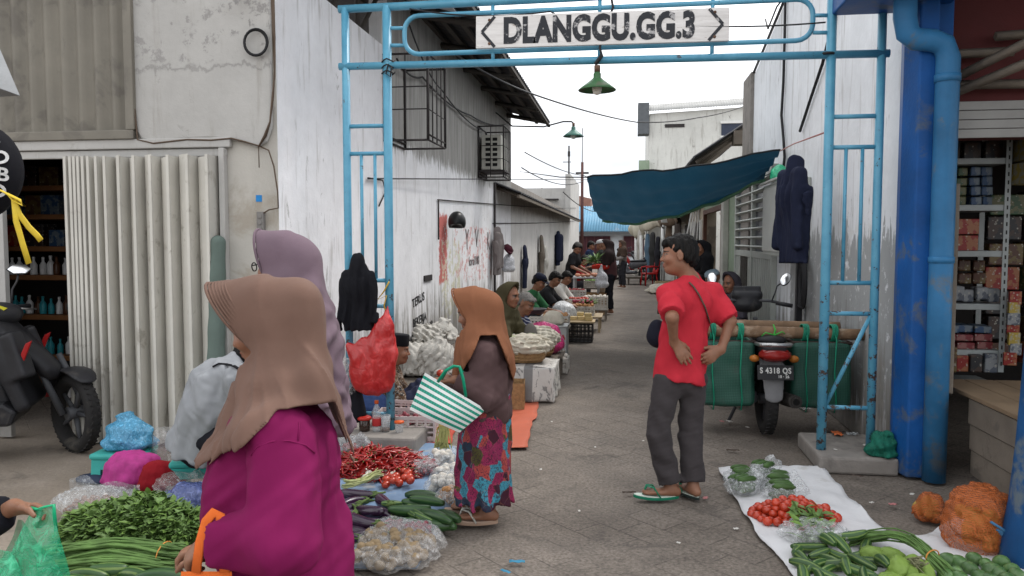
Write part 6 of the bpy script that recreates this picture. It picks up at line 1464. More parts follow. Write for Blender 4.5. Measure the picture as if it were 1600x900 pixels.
# striped cucumbers
cm = [cuke_mesh('striped_cucumber', .17, .026, .012, M_STRP), cuke_mesh('striped_cucumber', .15, .028, -.006, M_STRP), cuke_mesh('striped_cucumber', .19, .024, .02, M_STRP)]
sc_ = [(1247, 862), (1250, 872), (1262, 858), (1262, 885), (1280, 868), (1275, 885), (1290, 855), (1296, 878), (1290, 895), (1310, 860), (1308, 885), (1318, 872), (1330, 850), (1332, 880), (1340, 868), (1345, 893), (1352, 858), (1360, 880), (1322, 898), (1282, 902), (1300, 905), (1340, 908), (1362, 902), (1372, 868), (1378, 890), (1256, 900), (1315, 915), (1350, 920), (1290, 920)]
for k, (x, y) in enumerate(sc_):
    ly = 1 if k % 3 == 0 and k > 3 else 0; p = G(x, y + 4, .03)
    inst('striped_cucumber', cm[k % 3], 'dark and pale green striped cucumber in the heap on the white sheet', 'cucumber', (p.x, p.y, .042 + .042 * ly + U(0, .01)), (U(0, 6), U(-.22, .22), U(-1.2, 1.9)), U(.85, 1.1), 'striped cucumbers on the white sheet')
# chayotes
T = S(); T.ell((0, 0, 0), (.058, .043, .045), .02); T.ell((.035, 0, 0), (.035, .035, .036), .03)
def chp(p, d): a = np.arctan2(p[:, 2], p[:, 1]); return d + .0035 * np.abs(np.sin(a * 2.5)) + .002 * np.sin(p[:, 0] * 130) * np.sin(a * 6)
T.post.append(chp); o = sdf_mesh('chayote', T, .006, M_CHAY); chm = o.data; bpy.data.objects.remove(o)
for x, y, z in ((1368, 866, .05), (1392, 866, .06), (1404, 880, .09), (1398, 898, .05), (1420, 898, .05), (1432, 880, .05), (1446, 890, .05), (1385, 905, .05), (1440, 908, .05)):
    p = G(x, y + 4, z); inst('chayote', chm, 'pale green wrinkled chayote beside the long beans on the white sheet', 'chayote', (p.x, p.y, z), (U(-1, 1), U(-.5, .5), U(0, 6)), U(.9, 1.15), 'chayotes on the white sheet')
# long beans bundle on the right
def bean_bundle(lab, path, n_, spread, r=.0042, tie=None, seed=1, m_=None, endfan=1.6, group=None, name='long_bean_bundle'):
    rr = random.Random(seed); path = [Vector(p) for p in path]; t = thing(name, lab, 'beans', (path[0].x, path[0].y, 0)); off = Vector((path[0].x, path[0].y, 0)); m = MB(); L = len(path) - 1
    for k in range(n_):
        a = rr.uniform(0, 6.28); q = math.sqrt(rr.uniform(0, 1)); u0 = rr.uniform(0, .10); u1 = rr.uniform(.86, 1); pts = []; ph = rr.uniform(0, 6); da = rr.uniform(-.8, .8)
        for u in np.linspace(u0, u1, 12):
            s_ = u * L; i = min(int(s_), L - 1); f = s_ - i; c = path[i].lerp(path[i + 1], f); d = (path[min(i + 2, L)] - path[max(i - 1, 0)]).normalized(); sx = d.cross(Vector((0, 0, 1))).normalized()
            w_ = spread * q * (1 + (endfan - 1) * abs(2 * u - 1) ** 2) ; aa = a + da * u
            pts.append(c - off + sx * w_ * math.cos(aa) * 1.5 + Vector((0, 0, max(-c.z + r, w_ * .9 * math.sin(aa)))) + sx * .011 * math.sin(7 * u + ph) + Vector((0, 0, .006 * math.sin(9 * u + 2 * ph))))
        m.tube(pts, [r * .6] + [r * rr.uniform(.85, 1.15)] * 10 + [r * .4], 6)
    m.build('beans', m_ or M_BEAN, t)
    if tie is not None:
        s_ = tie * L; i = min(int(s_), L - 1); c = path[i].lerp(path[i + 1], s_ - i) - off; d = (path[min(i + 1, L)] - path[i]).normalized(); sx = d.cross(Vector((0, 0, 1))).normalized()
        m = MB(); m.tube([c + sx * spread * 1.75 * math.cos(a) + Vector((0, 0, spread * 1.1 * math.sin(a))) for a in np.linspace(0, 6.28, 17)[:-1]], .0035, 5, closed=True); m.build('tie', mat('orange_rubber_band', (.5, .22, .05), .6), t)
    return t
bean_bundle('bundle of green long beans bent in an arch over the chayotes', [G(1322, 846, .03), G(1352, 838, .06), G(1392, 834, .11), G(1425, 842, .13), G(1450, 862, .12), G(1472, 884, .08), G(1490, 905, .04)], 38, .026, tie=.72, seed=3, endfan=1.5)
p = G(1432, 880, .1); m = MB()
for k in range(22): m.tube([(U(-.04, .04), U(-.03, .03), U(-.02, .03)), (U(-.05, .05), U(-.05, .03), U(-.05, .05))], U(.003, .005), 5)
t = thing('bean_stalks', 'cluster of cut stalk ends in the middle of the right bean bundle', 'stalks', p); m.build('stalk_ends', mat('cut_stalk', (.18, .18, .10), .7), t)
# small green aubergines
m = MB(); m.ball((0, 0, 0), (.034, .034, .041), 18); o = m.build('x', uvstripe('pale_green_skin', (.05, .12, .03), (.13, .22, .08), 3, .4)); gm = o.data; bpy.data.objects.remove(o)
for k, (x, y) in enumerate(((1480, 876), (1498, 880), (1494, 895), (1522, 874), (1516, 890), (1540, 882), (1548, 892), (1564, 880), (1560, 897), (1580, 892), (1500, 905), (1530, 903), (1590, 900), (1478, 900), (1545, 908), (1575, 908))):
    p = G(x, y + 3, .03); inst('green_aubergine', gm, 'small round green aubergine at the right end of the white sheet', 'aubergine', (p.x, p.y, .042), (U(.8, 2.2), U(-.5, .5), U(0, 6)), U(.85, 1.1), 'small green aubergines on the white sheet')
# orange net sacks
def netmat():
    n = N('orange_net'); v = n.coord('Object'); x, y, z = n.sep(v); a = n.math('SINE', n.math('MULTIPLY', n.math('ADD', x, y), 760)); b = n.math('SINE', n.math('MULTIPLY', z, 760)); g_ = n.math('MAXIMUM', a, b); f = n.noise(v, 8, 4)
    n.fin(n.mix(f, (.36, .085, .018), (.50, .135, .032)), .6, 0, .3); n.bump(n.math('ADD', n.noise(v, 22, 4), n.math('MULTIPLY', g_, .06)), .6, .02)
    n.set(n.b.inputs['Alpha'], n.math('ADD', .34, n.math('MULTIPLY', n.smooth(g_, .1, .7), .5))); return n.m
M_NET = netmat()
def net_sack(lab, px, py, r, seed, flop=True, sx=0):
    p = G(px, py); t = thing('net_sack', lab, 'sack', (p.x + sx, p.y, 0), R(20)); rr = random.Random(seed); m = MB()
    for k in range(int(26 * r[0] / .2)): m.ball((rr.uniform(-1, 1) * r[0] * .58, rr.uniform(-1, 1) * r[1] * .58, rr.uniform(.04, r[2] * .85)), (.045, .034, .032), 10, Euler((rr.uniform(0, 3), rr.uniform(0, 3), 0)).to_matrix())
    m.build('contents', mat('yellow_potato', (.40, .26, .06), .6, .25, 14, .1), t)
    T = S(); T.ell((0, 0, r[2] * .62), (r[0], r[1], r[2] * .66), .04); T.ell((0, 0, r[2] * .3), (r[0] * .98, r[1] * .98, r[2] * .36), .05)
    if flop: T.ell((r[0] * .15, 0, r[2] * 1.12), (r[0] * .75, r[1] * .7, r[2] * .28), .06); T.ell((-r[0] * .8, -r[1] * .5, r[2] * .62), (r[0] * .4, r[1] * .35, r[2] * .16), .03); T.ell((r[0] * .85, -r[1] * .3, r[2] * .95), (r[0] * .4, r[1] * .3, r[2] * .2), .04)
    F1 = folds(.008, .13, seed, None, True); F2 = folds(.002, .05, seed + 1, None, True); T.post.append(lambda q, d: np.maximum(np.where(np.abs(d) < .06, d + F1(q) + F2(q), d), .004 - q[:, 2])); sdf_mesh('net', T, .009, M_NET, t)
    return t
t = net_sack('large orange net sack of yellow tubers tied with blue cord beside the blue post', 1524, 858, (.150, .140, .235), 5)
m = MB()
for k in range(4): m.tube([(-.02 + .01 * k, -.145, .16 - .01 * k), (.04, -.165 - .004 * k, .14 - .01 * k), (.10, -.145, .12 + .006 * k), (.155, -.06, .12)], .006, 5)
m.tube([(-.05, -.14, .20), (.01, -.17, .16), (.04, -.165, .11)], .007, 5); m.build('cord', mat('blue_cord', (.05, .16, .30), .5), t)
net_sack('small orange net bag of yellow tubers leaning on the big net sack', 1452, 812, (.075, .07, .12), 8, False)

# ---- left: blue edged tarp and its vegetables
LT = [G(x, y) for x, y in ((520, 694), (612, 690), (712, 700), (724, 770), (706, 815), (672, 850), (652, 893), (560, 893), (470, 905), (455, 760))]
M_TARP = mat('blue_grey_tarp', (.16, .24, .36), .5, .25, 4, .3, 25, dirt=((.35, .34, .32), 5, .54, .7))
sheet('produce_tarp', 'worn blue and grey tarpaulin under the chillies and aubergines', 'tarp', LT, M_TARP, 9, .04, .007)
# chillies: a heap nobody could count with countable ones on it
def chilli_pts(L, r):
    c = r.uniform(.1, .5); return [(L * (u - .5), c * L * (u - .5) ** 2 + .004 * math.sin(u * 7), 0) for u in np.linspace(0, 1, 7)]
chm_ = []
for s_ in range(3):
    m = MB(); rr = random.Random(s_); m.tube(chilli_pts(.105, rr), [.004, .0075, .0078, .0068, .005, .0035, .001], 7); m.cur = 1; q = Vector(chilli_pts(.105, random.Random(s_))[0]); m.tube([q, q + Vector((-.022, .004, .004))], [.0035, .0016], 5); o = m.build('chilli', [M_CHI, M_CALYX]); chm_.append(o.data); bpy.data.objects.remove(o)
hc = G(596, 738); mh = lambda x, y: .13 * max(0, 1 - (x / .37) ** 2 - (y / .27) ** 2) ** .7
m = MB(); m.grid(lambda u, v: (hc.x + (u - .5) * .78, hc.y + (v - .5) * .58, max(.012, mh((u - .5) * .78, (v - .5) * .58) + .010 * math.sin(u * 90) * math.sin(v * 70))), 40, 34)
for k in range(420):
    x, y = U(-.36, .36), U(-.27, .27)
    if (x / .37) ** 2 + (y / .27) ** 2 > 1: continue
    a = U(0, 6.28); c = Vector((hc.x + x, hc.y + y, mh(x, y) + .012)); d = Vector((math.cos(a), math.sin(a), U(-.25, .25))) * .05; m.tube([c - d, c - d * .3 + Vector((0, 0, .006)), c + d * .3 + Vector((0, 0, .006)), c + d], [.004, .0075, .006, .001], 6)
props(m.build('chilli_heap', M_CHI), 'dense heap of red chillies on the tarp behind the aubergines', 'chillies', None, 'stuff')
for k in range(170):
    x, y = U(-.37, .37), U(-.28, .28)
    if (x / .38) ** 2 + (y / .28) ** 2 > 1: x, y = x * .7, y * .7
    inst('chilli', chm_[k % 3], 'red chilli lying on top of the chilli heap', 'chilli', (hc.x + x, hc.y + y, mh(x, y) + .026 + U(0, .012)), (U(0, 6), U(-.35, .35), U(0, 6.28)), U(.8, 1.15), 'red chillies on the heap')
p = G(592, 697, .13)
for k in range(9): inst('chilli', chm_[k % 3], 'red chilli lying on the concrete footing behind the heap', 'chilli', (p.x + U(-.08, .08), p.y - .12 + U(-.05, .05), .145 + U(0, .02)), (U(0, 6), 0, U(0, 6)), 1, 'red chillies on the footing')
for k in range(16):
    p = G(U(592, 642), U(752, 770)); inst('tomato', tm, 'ripe red tomato beside the chilli heap on the tarp', 'tomato', (p.x, p.y, .045 + U(0, .035)), (U(-.6, .6), U(-.6, .6), U(0, 6)), U(.9, 1.15), 'tomatoes on the blue tarp')
# aubergines
def aub(L, r, bend):
    m = MB(); pts, rr = [], []
    for u in np.linspace(0, 1, 12): pts.append(((u - .5) * L, bend * 4 * (u - .5) ** 2, 0)); rr.append(r * (.10 + .9 * math.sin(math.pi * (u ** .75) * .97 + .05) ** .6))
    m.tube(pts, rr, 14); o = m.build('skin', M_EGG); me = o.data; bpy.data.objects.remove(o)
    m = MB(); e = Vector(pts[-1]); d = (Vector(pts[-1]) - Vector(pts[-2])).normalized(); m.tube([e - d * .03, e - d * .012, e + d * .005, e + d * .045], [r * .62, r * .55, r * .25, r * .17], 10)
    for a in range(5): t = a * 1.257; s_ = Vector((0, math.cos(t), math.sin(t))); m.tube([e - d * .012 + s_ * r * .5, e - d * .055 + s_ * r * .66], [r * .2, .002], 5)
    o = m.build('calyx', M_CALYX); mc = o.data; bpy.data.objects.remove(o); return me, mc
AU = [aub(.24, .034, .018), aub(.22, .037, -.02), aub(.27, .032, .03)]
for k, (x, y, z, a) in enumerate(((560, 770, .05, .2), (600, 782, .07, -.9), (545, 782, .05, 1.0), (575, 795, .09, 2.6), (600, 800, .06, -.5), (548, 800, .05, .3), (566, 812, .09, -.3), (590, 816, .05, .4), (550, 826, .05, 2.9), (578, 832, .06, .15), (540, 812, .05, 1.3), (530, 795, .05, .6), (536, 836, .05, -.2))):
    p = G(x, y + 4, z); t = thing('aubergine', 'glossy purple aubergine in the pile on the blue tarp', 'aubergine', (p.x, p.y, z), 0, 'purple aubergines on the blue tarp', (U(0, 6), U(-.2, .2), a)); me, mc = AU[k % 3]
    for n_, q in (('skin', me), ('calyx', mc)): o = bpy.data.objects.new(n_, q); C.objects.link(o); o.parent = t
# cucumbers
dk = [cuke_mesh('dark_cucumber', .22, .031, .012, M_CUKE), cuke_mesh('dark_cucumber', .19, .033, -.008, M_CUKE)]
for k, (x, y, z, a) in enumerate(((662, 768, .045, -.05), (650, 782, .07, .0), (668, 776, .1, -.12), (622, 800, .05, .35), (640, 792, .09, .3), (660, 802, .05, -.2), (680, 800, .09, -.5), (690, 812, .045, -.4), (632, 812, .05, .3), (676, 815, .05, .2), (700, 800, .05, -.7))):
    p = G(x, y + 6, z); inst('dark_cucumber', dk[k % 2], 'dark green cucumber in the row at the right side of the tarp', 'cucumber', (p.x, p.y, z), (U(0, 6), U(-.12, .12), a), U(.9, 1.12), 'dark cucumbers on the blue tarp')
for k, (x, y, a) in enumerate(((646, 798, -.7), (652, 806, -.6), (640, 804, -.8), (660, 812, -.5), (612, 790, .4))):
    p = G(x, y + 4, .06); inst('ridged_gourd', cm[k % 3], 'pale green ridged gourd lying among the dark cucumbers', 'gourd', (p.x, p.y, .085), (U(0, 6), .1, a), (.8, .75, .75), 'pale gourds among the cucumbers')
# net / film bags of shallots, garlic, potatoes
def c_balls(r3, nb, rb):
    def f(seed):
        r = random.Random(seed); m = MB()
        for k in range(nb):
            a, u = r.uniform(0, 6.28), math.sqrt(r.uniform(0, 1)); z = r.uniform(0, 1); q = u * (1 - .35 * z); m.ball((r3[0] * .9 * q * math.cos(a), r3[1] * .9 * q * math.sin(a), rb + z * r3[2] * 1.35), (rb * r.uniform(.8, 1.2), rb, rb * r.uniform(.85, 1.1)), 8, Euler((r.uniform(0, 3), r.uniform(0, 3), 0)).to_matrix())
        return m
    return f
for k, (x, y, lab) in enumerate(((640, 725, 'clear bag of pink shallots on the right of the chilli heap'), (664, 735, 'clear bag of shallots between the chillies and the garlic bags'), (612, 838, 'clear bag of shallots in front of the aubergines'), (650, 842, 'clear bag of shallots in front of the cucumbers'))):
    p = G(x, y + 8); film_bag('shallot_bag', lab, (p.x, p.y, .01), (.115, .095, .055), c_balls((.115, .095, .055), 75, .017), M_SHAL, 40 + k, M_FILM, 'clear bags of shallots on the tarp', False, U(-.5, .5))
for k, (x, y, lab) in enumerate(((592, 852, 'clear bag of potatoes at the back left of the potato bags'), (630, 858, 'clear bag of potatoes in the middle of the potato bags'), (572, 880, 'clear bag of potatoes at the front left tarp edge'), (604, 886, 'clear bag of potatoes at the front of the tarp'), (640, 880, 'clear bag of potatoes at the front right tarp corner'), (655, 862, 'clear bag of potatoes at the right tarp edge'))):
    p = G(x, y + 6); film_bag('potato_bag', lab, (p.x, p.y, .01), (.095, .085, .05), c_balls((.095, .085, .05), 26, .027), M_POT, 60 + k, M_FILMB, 'clear bags of potatoes on the tarp', True, U(-.8, .8))
for k, (x, y, m_, lab) in enumerate(((692, 722, M_GARL, 'clear bag of garlic below the lemongrass bunch'), (700, 748, M_GARL, 'clear bag of garlic in the middle of the right tarp edge'), (690, 765, M_GARL, 'clear bag of garlic just behind the cucumbers'), (708, 785, mat('onion_skin', (.40, .20, .08), .5, .3, 14, .1), 'clear bag of brown onions by the sandal of the woman in the sarong'))):
    p = G(x, y + 8); film_bag('garlic_bag', lab, (p.x, p.y, .01), (.10, .085, .06), c_balls((.10, .085, .06), 34, .024), m_, 80 + k, M_FILM, None, True, U(-.8, .8))
for k, (x, y) in enumerate(((578, 755), (590, 758), (600, 752), (612, 757), (570, 762))):
    p = G(x, y); m = MB(); m.lathe([(0, 0), (.018, .002), (.026, .015), (.02, .03), (.006, .04), (.004, .055), (0, .056)], 12)
    props(m.build('garlic_bulb', M_GARL, loc=(p.x, p.y, .05), rot=(U(-.8, .8), U(-.8, .8), U(0, 6))), 'white garlic bulb lying loose beside the spring onions', 'garlic', 'loose garlic bulbs')
bean_bundle('small bunch of pale spring onions on the tarp in front of the chillies', [G(535, 758, .05), G(552, 756, .07), G(572, 750, .09), G(588, 742, .11), G(596, 738, .12)], 22, .022, .0045, seed=8, m_=mat('spring_onion', (.42, .44, .20), .5, .3, 12, .1), endfan=1.8, name='spring_onion_bunch')
lg = G(690, 716); bean_bundle('tall bunch of lemongrass standing by the garlic bags', [Vector((lg.x, lg.y, .05)), Vector((lg.x, lg.y + .02, .12)), Vector((lg.x + .005, lg.y + .04, .22)), Vector((lg.x + .015, lg.y + .06, .34)), Vector((lg.x + .02, lg.y + .08, .44))], 34, .030, .0055, tie=.45, seed=9, m_=mat('lemongrass_stalk', (.30, .30, .11), .5, .35, 14, .15), endfan=2.0, name='lemongrass_bunch')

# ---- left front: leafy heap, long beans, gourds
lc = G(205, 848); LM = [G(x, y) for x, y in ((85, 830), (110, 790), (300, 800), (345, 850), (350, 930), (60, 930))]
sheet('greens_mat', 'faded sack cloth under the leafy greens at the left', 'sheet', LM, mat('sack_cloth', (.22, .20, .17), .85, .2, 6, .2), 13, .06, .006)
rl = random.Random(4); m = MB(); mm_ = lambda x, y: (.19 + .035 * math.sin(9 * x + 2) * math.sin(11 * y + 5 * x)) * max(0, 1 - (x / .43) ** 2 - (y / .25) ** 2) ** .6
m.grid(lambda u, v: (lc.x + (u - .5) * .8, lc.y + .06 + (v - .5) * .46, max(.01, mm_((u - .5) * .8, (v - .5) * .46) - .035)), 24, 16)
for k in range(2600):
    x, y = rl.uniform(-.43, .43), rl.uniform(-.25, .25)
    if (x / .43) ** 2 + (y / .25) ** 2 > 1: continue
    h_ = mm_(x, y); z = h_ * (1 - .3 * rl.random() ** 2) + .005; o = Vector((lc.x + x, lc.y + .06 + y, z)); leaf(m, o, (x * 1.5 + rl.uniform(-.8, .8), y * 2 - .2 + rl.uniform(-.8, .8), rl.uniform(-.1, .9)), rl.uniform(.035, .07), rl.uniform(.009, .018), rl); m.cur = 1 if rl.random() < .3 else 0
for k in range(260):
    x, y = rl.uniform(-.4, .4), rl.uniform(-.25, .1); o = Vector((lc.x + x, lc.y + .06 + y, mm_(x, y) + .01)); a = rl.uniform(0, 6.28); m.tube([o, o + Vector((math.cos(a) * .05, math.sin(a) * .05 - .02, rl.uniform(-.01, .03)))], .002, 4)
m.cur = 0; props(m.build('leafy_greens', [M_LEAF, M_LEAF2]), 'big heap of loose green water spinach leaves at the left', 'greens', None, 'stuff')
bean_bundle('thick bundle of green long beans lying in front of the leafy heap', [G(60, 872, .06), G(120, 862, .08), G(180, 856, .09), G(240, 862, .08), G(300, 870, .06)], 78, .045, .0062, tie=.82, seed=12, endfan=1.5)
bean_bundle('flat layer of long beans at the front below the thick bundle', [G(90, 884, .04), G(150, 876, .06), G(210, 880, .06), G(290, 884, .04)], 42, .030, .006, seed=13, endfan=1.2)
for k, (x, y, a, lab) in enumerate(((135, 897, .1, 'pale striped gourd at the front left by the green bag'), (170, 890, .2, 'striped gourd with yellow end below the long beans'), (212, 896, -.2, 'dark round ended gourd below the long beans'), (255, 900, .1, 'flat green gourd near the orange tote bag'), (110, 908, .1, 'pale gourd half hidden by the green carrier bag'))):
    p = G(x, y + 5, .04); inst('striped_gourd', cm[k % 3] if k != 3 else dk[0], lab, 'gourd', (p.x, p.y, .05), (U(0, 6), 0, a), (1.2, 1.35, 1.35), 'gourds in front of the long beans')

# ---- left: bags, stools and cloth round the seller
def blob(name, lab, loc, r, m_, seed, cat='bag', h=.010, neck=None, amp=.016, wl=.09, rz=0, extra=None, group=None, ridge=False):
    T = S(); T.ell((0, 0, r[2] * .85), r, .03); T.ell((0, 0, r[2] * .35), (r[0] * 1.02, r[1] * 1.02, r[2] * .42), .05)
    if neck: T.cone((neck[0] * .4, neck[1] * .4, r[2] * 1.5), (neck[0], neck[1], r[2] * 1.7 + neck[2]), .03, .055, .06)
    if extra: extra(T)
    F1 = folds(.018, .17, seed, None, True) if ridge else folds(min(amp * .6, .010), wl * 1.7, seed); F2 = folds(min(amp * .16, .003), wl * .6, seed + 2, None, True); sd__ = seed
    def gath(q): a = np.arctan2(q[:, 1], q[:, 0]); return .006 * np.abs(np.sin(a * 7 + sd__ + np.sin(a * 3))) * np.clip(q[:, 2] / (r[2] * 1.6), 0, 1) * min(1, amp / .012)
    T.post.append(lambda q, d: np.maximum(np.where(np.abs(d) < .07, d + F1(q) + F2(q) + gath(q), d), .003 - q[:, 2]))
    o = sdf_mesh(name, T, h, m_); o.location = loc; o.rotation_euler = (0, 0, rz); return props(o, lab, cat, group)
def stool(lab, px, py, w_=.30, h_=.2, rz=0):
    p = G(px, py); t = thing('plastic_stool', lab, 'stool', (p.x, p.y, 0), rz, 'turquoise stools by the left shop'); mt = mat('turquoise_plastic', (.05, .36, .32), .4, .12, 6, .05)
    m = MB(); m.box((0, 0, h_ - .02), (w_, w_ * .8, .04)); m.build('seat', mt, t, bevel=.015)
    for sx in (-1, 1):
        for sy in (-1, 1): m = MB(); m.prism([(sx * (w_ * .48), sy * w_ * .39, 0), (sx * w_ * .30, sy * w_ * .39, 0), (sx * w_ * .26, sy * w_ * .36, h_ - .041), (sx * w_ * .47, sy * w_ * .36, h_ - .041)], (0, -sy * .03, 0)); m.build('leg', mt, t, bevel=.004)
    m = MB(); m.bx(-w_ * .46, w_ * .46, -w_ * .37, -w_ * .35, h_ * .45, h_ - .041); m.bx(-w_ * .46, w_ * .46, w_ * .35, w_ * .37, h_ * .45, h_ - .041); m.build('skirt', mt, t)
    return p, h_
p, hh = stool('low turquoise plastic stool with the blue knotted bag on it', 196, 745, .34, .19, .1); stool('turquoise plastic stool under the seller in pale grey', 316, 760, .34, .2, .3)
blob('plastic_bag', 'knotted sky blue plastic bag on the turquoise stool', (p.x + .02, p.y + .02, hh), (.155, .12, .115), plastic_film('blue_film', (.06, .28, .46), .82, .2, 30), 91, neck=(-.04, .02, .03), amp=.012, wl=.07)
p = G(262, 742); blob('plastic_bag', 'tall crumpled clear plastic bag between the blue bag and the seller', (p.x, p.y, .02), (.11, .10, .15), M_FILMB, 92, neck=(-.02, 0, .05), extra=None)
p = G(205, 760); blob('mesh_bag', 'magenta mesh bag slumped over the stool edge', (p.x, p.y, .01), (.17, .12, .12), mat('magenta_mesh', (.38, .035, .20), .6, .2, 20, .4, 160), 93, amp=.018, wl=.12, extra=lambda T: T.ell((.10, .0, .17), (.08, .07, .05), .05))
p = G(252, 768); blob('red_cloth_bundle', 'dark red cloth bundle beside the magenta mesh bag', (p.x, p.y, .01), (.13, .10, .11), cloth('dark_red_cloth', (.22, .008, .014), crease=.4), 94, 'bundle', amp=.012, wl=.14)
p = G(152, 802); t = film_bag('peanut_bag', 'wide clear bag of brown peanuts behind the leafy greens', (p.x, p.y, .005), (.22, .13, .075), c_balls((.21, .12, .045), 190, .016), mat('peanut_shell', (.24, .13, .08), .7, .3, 20, .1), 95, M_FILM, None, False, .1)
m = MB(); m.grid(lambda u, v: (-.2 + .42 * u, .06 + .03 * math.sin(9 * u), .10 + .09 * v * (1 - .5 * u) + .012 * math.sin(14 * u + 5 * v)), 24, 8); m.build('film_flap', M_FILM, t)
p = G(277, 778); film_bag('peanut_bag', 'smaller clear bag of seeds in front of the red cloth bundle', (p.x, p.y, .01), (.13, .10, .075), c_balls((.12, .09, .03), 60, .014), mat('grey_seed', (.25, .21, .17), .7), 96, M_FILMB, None, True)
p = G(298, 800); blob('plastic_bag', 'blue violet plastic bag lying against the woman in magenta', (p.x, p.y, .01), (.15, .11, .095), plastic_film('violet_blue_film', (.09, .12, .30), .78, .22, 24), 97, amp=.012, wl=.08)
p = G(318, 772, .1); blob('plastic_bag', 'flattened clear plastic bag behind the blue violet bag', (p.x, p.y + .05, .05), (.12, .09, .06), M_FILM, 98)
p = G(272, 700); blob('pink_bag', 'pink bag propped against the shutter behind the seller', (p.x, p.y + .25, .05), (.09, .07, .15), mat('pink_plastic', (.42, .09, .19), .5, .15, 8, .1), 99)
p = G(246, 790); blob('blue_cloth', 'scrap of bright blue cloth between the peanut bags', (p.x, p.y, .0), (.08, .06, .03), cloth('bright_blue_cloth', (.03, .12, .34)), 100, 'cloth')
p = G(152, 752); blob('dark_slipper', 'dark blue slipper lying beside the turquoise stool', (p.x, p.y, .0), (.10, .05, .03), mat('dark_blue_rubber', (.02, .03, .06), .6), 101, 'slipper', amp=.004)
# ================================================================== CANOPY, LAMPS, WIRES, HANGING THINGS
# ---- dark blue canopy strung over the lane
def curve(P, u):
    k = len(P) - 1; s_ = min(u * k, k - 1e-6); i = int(s_); f = s_ - i; p0, p1, p2, p3 = P[max(i - 1, 0)], P[i], P[i + 1], P[min(i + 2, k)]
    return .5 * ((2 * p1) + (p2 - p0) * f + (2 * p0 - 5 * p1 + 4 * p2 - p3) * f * f + (3 * p1 - p0 - 3 * p2 + p3) * f ** 3)
near = [PY(917, 277, 9.4), PY(1010, 267, 9.4), PY(1110, 255, 9.4), PX(1219, 236, RX - .06)]
far = [PY(941, 344, 12.4), PY(985, 349, 12.4), PY(1050, 334, 12.2), PY(1115, 314, 11.8), PX(1192, 281, RX - .1)]
lft = [near[0], PY(922, 306, 10.6), PY(930, 330, 11.6), far[0]]
CN = thing('canopy', 'dark teal blue tarpaulin canopy strung across the lane', 'canopy', near[0])
def can(u, v):
    a, b = curve(near, u), curve(far, u); l = curve(lft, v) - near[0].lerp(far[0], v)
    return a.lerp(b, v) + l * (1 - u) + Vector((0, 0, -.10 * math.sin(math.pi * v) * math.sin(math.pi * min(1, u * 1.05)) + (.014 * math.sin(26 * u + 9 * v) + .010 * math.sin(55 * u - 12 * v)) * (.3 + v) * (1 - .5 * v) + .016 * math.sin(8 * u - 25 * v) + .02 * math.sin(14 * (u + v) + 2) * math.sin(9 * (u - v))))
def tarp_mat():
    n = N('teal_tarpaulin'); v = n.coord('Object'); f = n.noise(v, 1.2, 5, .6); g_ = n.noise(n.coord('Object', (1, .3, 1)), 9, 4, .6)
    n.fin(n.ramp(f, [(.3, (.006, .034, .066)), (.7, (.011, .055, .09))]), .55, 0, .3); n.bump(g_, .5, .02)
    tr = n.node('BsdfTranslucent'); n.set(tr.inputs['Color'], (.015, .075, .13)); mx = n.node('MixShader'); mx.inputs[0].default_value = .25
    n.t.links.new(n.b.outputs[0], mx.inputs[1]); n.t.links.new(tr.outputs[0], mx.inputs[2]); n.t.links.new(mx.outputs[0], n.out.inputs[0]); return n.m
m = MB(); m.grid(can, 90, 40); m.build('sheet', tarp_mat(), CN, True)
m = MB(); m.tube([can(u, 1.0) + Vector((0, 0, -.02)) for u in np.linspace(0, 1, 40)], .045, 6, flat=.6); m.build('hem', mat('green_hem', (.15, .33, .20), .7, .2, 5, .1), CN, True)
m = MB(); m.tube([can(u, 0) for u in np.linspace(0, 1, 20)], .012, 6); m.build('hem_rope', M_CABLE, CN, True)
props((lambda m: m.build('rope', mat('pinkish_rope', (.45, .22, .20), .7)))(MB().tube([near[-1], PX(1240, 225, RX - .1), PY(1292, 206, YG)], .007, 5)), 'thin reddish rope from the canopy corner to the right gate post', 'rope')
props((lambda m: m.build('rope', M_CABLE))(MB().tube([near[0], PY(900, 279, 9.6) + Vector((-.2, 0, .02)), PX(812, 268, LX)], .007, 5)), 'thin dark rope from the canopy to the left wall', 'rope')
# ---- lamps
def lamp(name, lab, p, r, par_pts, mg):
    t = thing(name, lab, 'lamp', p); m = MB()
    m.lathe([(.02, r * .80), (r * .2, r * .72), (r * .2, r * .52), (r * .36, r * .38), (r * .7, r * .12), (r, -r * .12), (r * .985, -r * .15), (r * .68, r * .10), (.0, r * .35)], 28); m.build('lamp_shade', mg, t)
    m = MB(); m.lathe([(.02, .06), (.03, .03), (.036 * r / .14, -.01 * r / .14), (.028 * r / .14, -.045 * r / .14), (0, -.055 * r / .14)], 16); m.build('bulb', mat('frosted_bulb', (.7, .68, .6), .3, .05, 5, 0), t)
    m = MB(); m.tube([(0, 0, r * .8), (0, 0, r * 1.15)], .022, 8); m.build('lamp_holder', M_RUST, t)
    m = MB(); m.tube([Vector(q) - Vector(p) for q in par_pts], .009 if r < .15 else .014, 6); m.build('bracket', M_CABLE, t); return t
M_EN = mat('green_enamel', (.045, .13, .05), .35, .25, 12, .05, 60, dirt=((.10, .09, .07), 7, .5, .6)); M_EN2 = mat('pale_green_enamel', (.06, .16, .13), .35, .2, 12, .05, 60)
p = PY(933, 137, YG - .05); lamp('hanging_lamp', 'green enamel lamp hanging from the gateway under the name board', p, .137, [PY(940, 84, YG - .05), PY(930, 99, YG - .05), p + Vector((0, 0, .15))], M_EN)
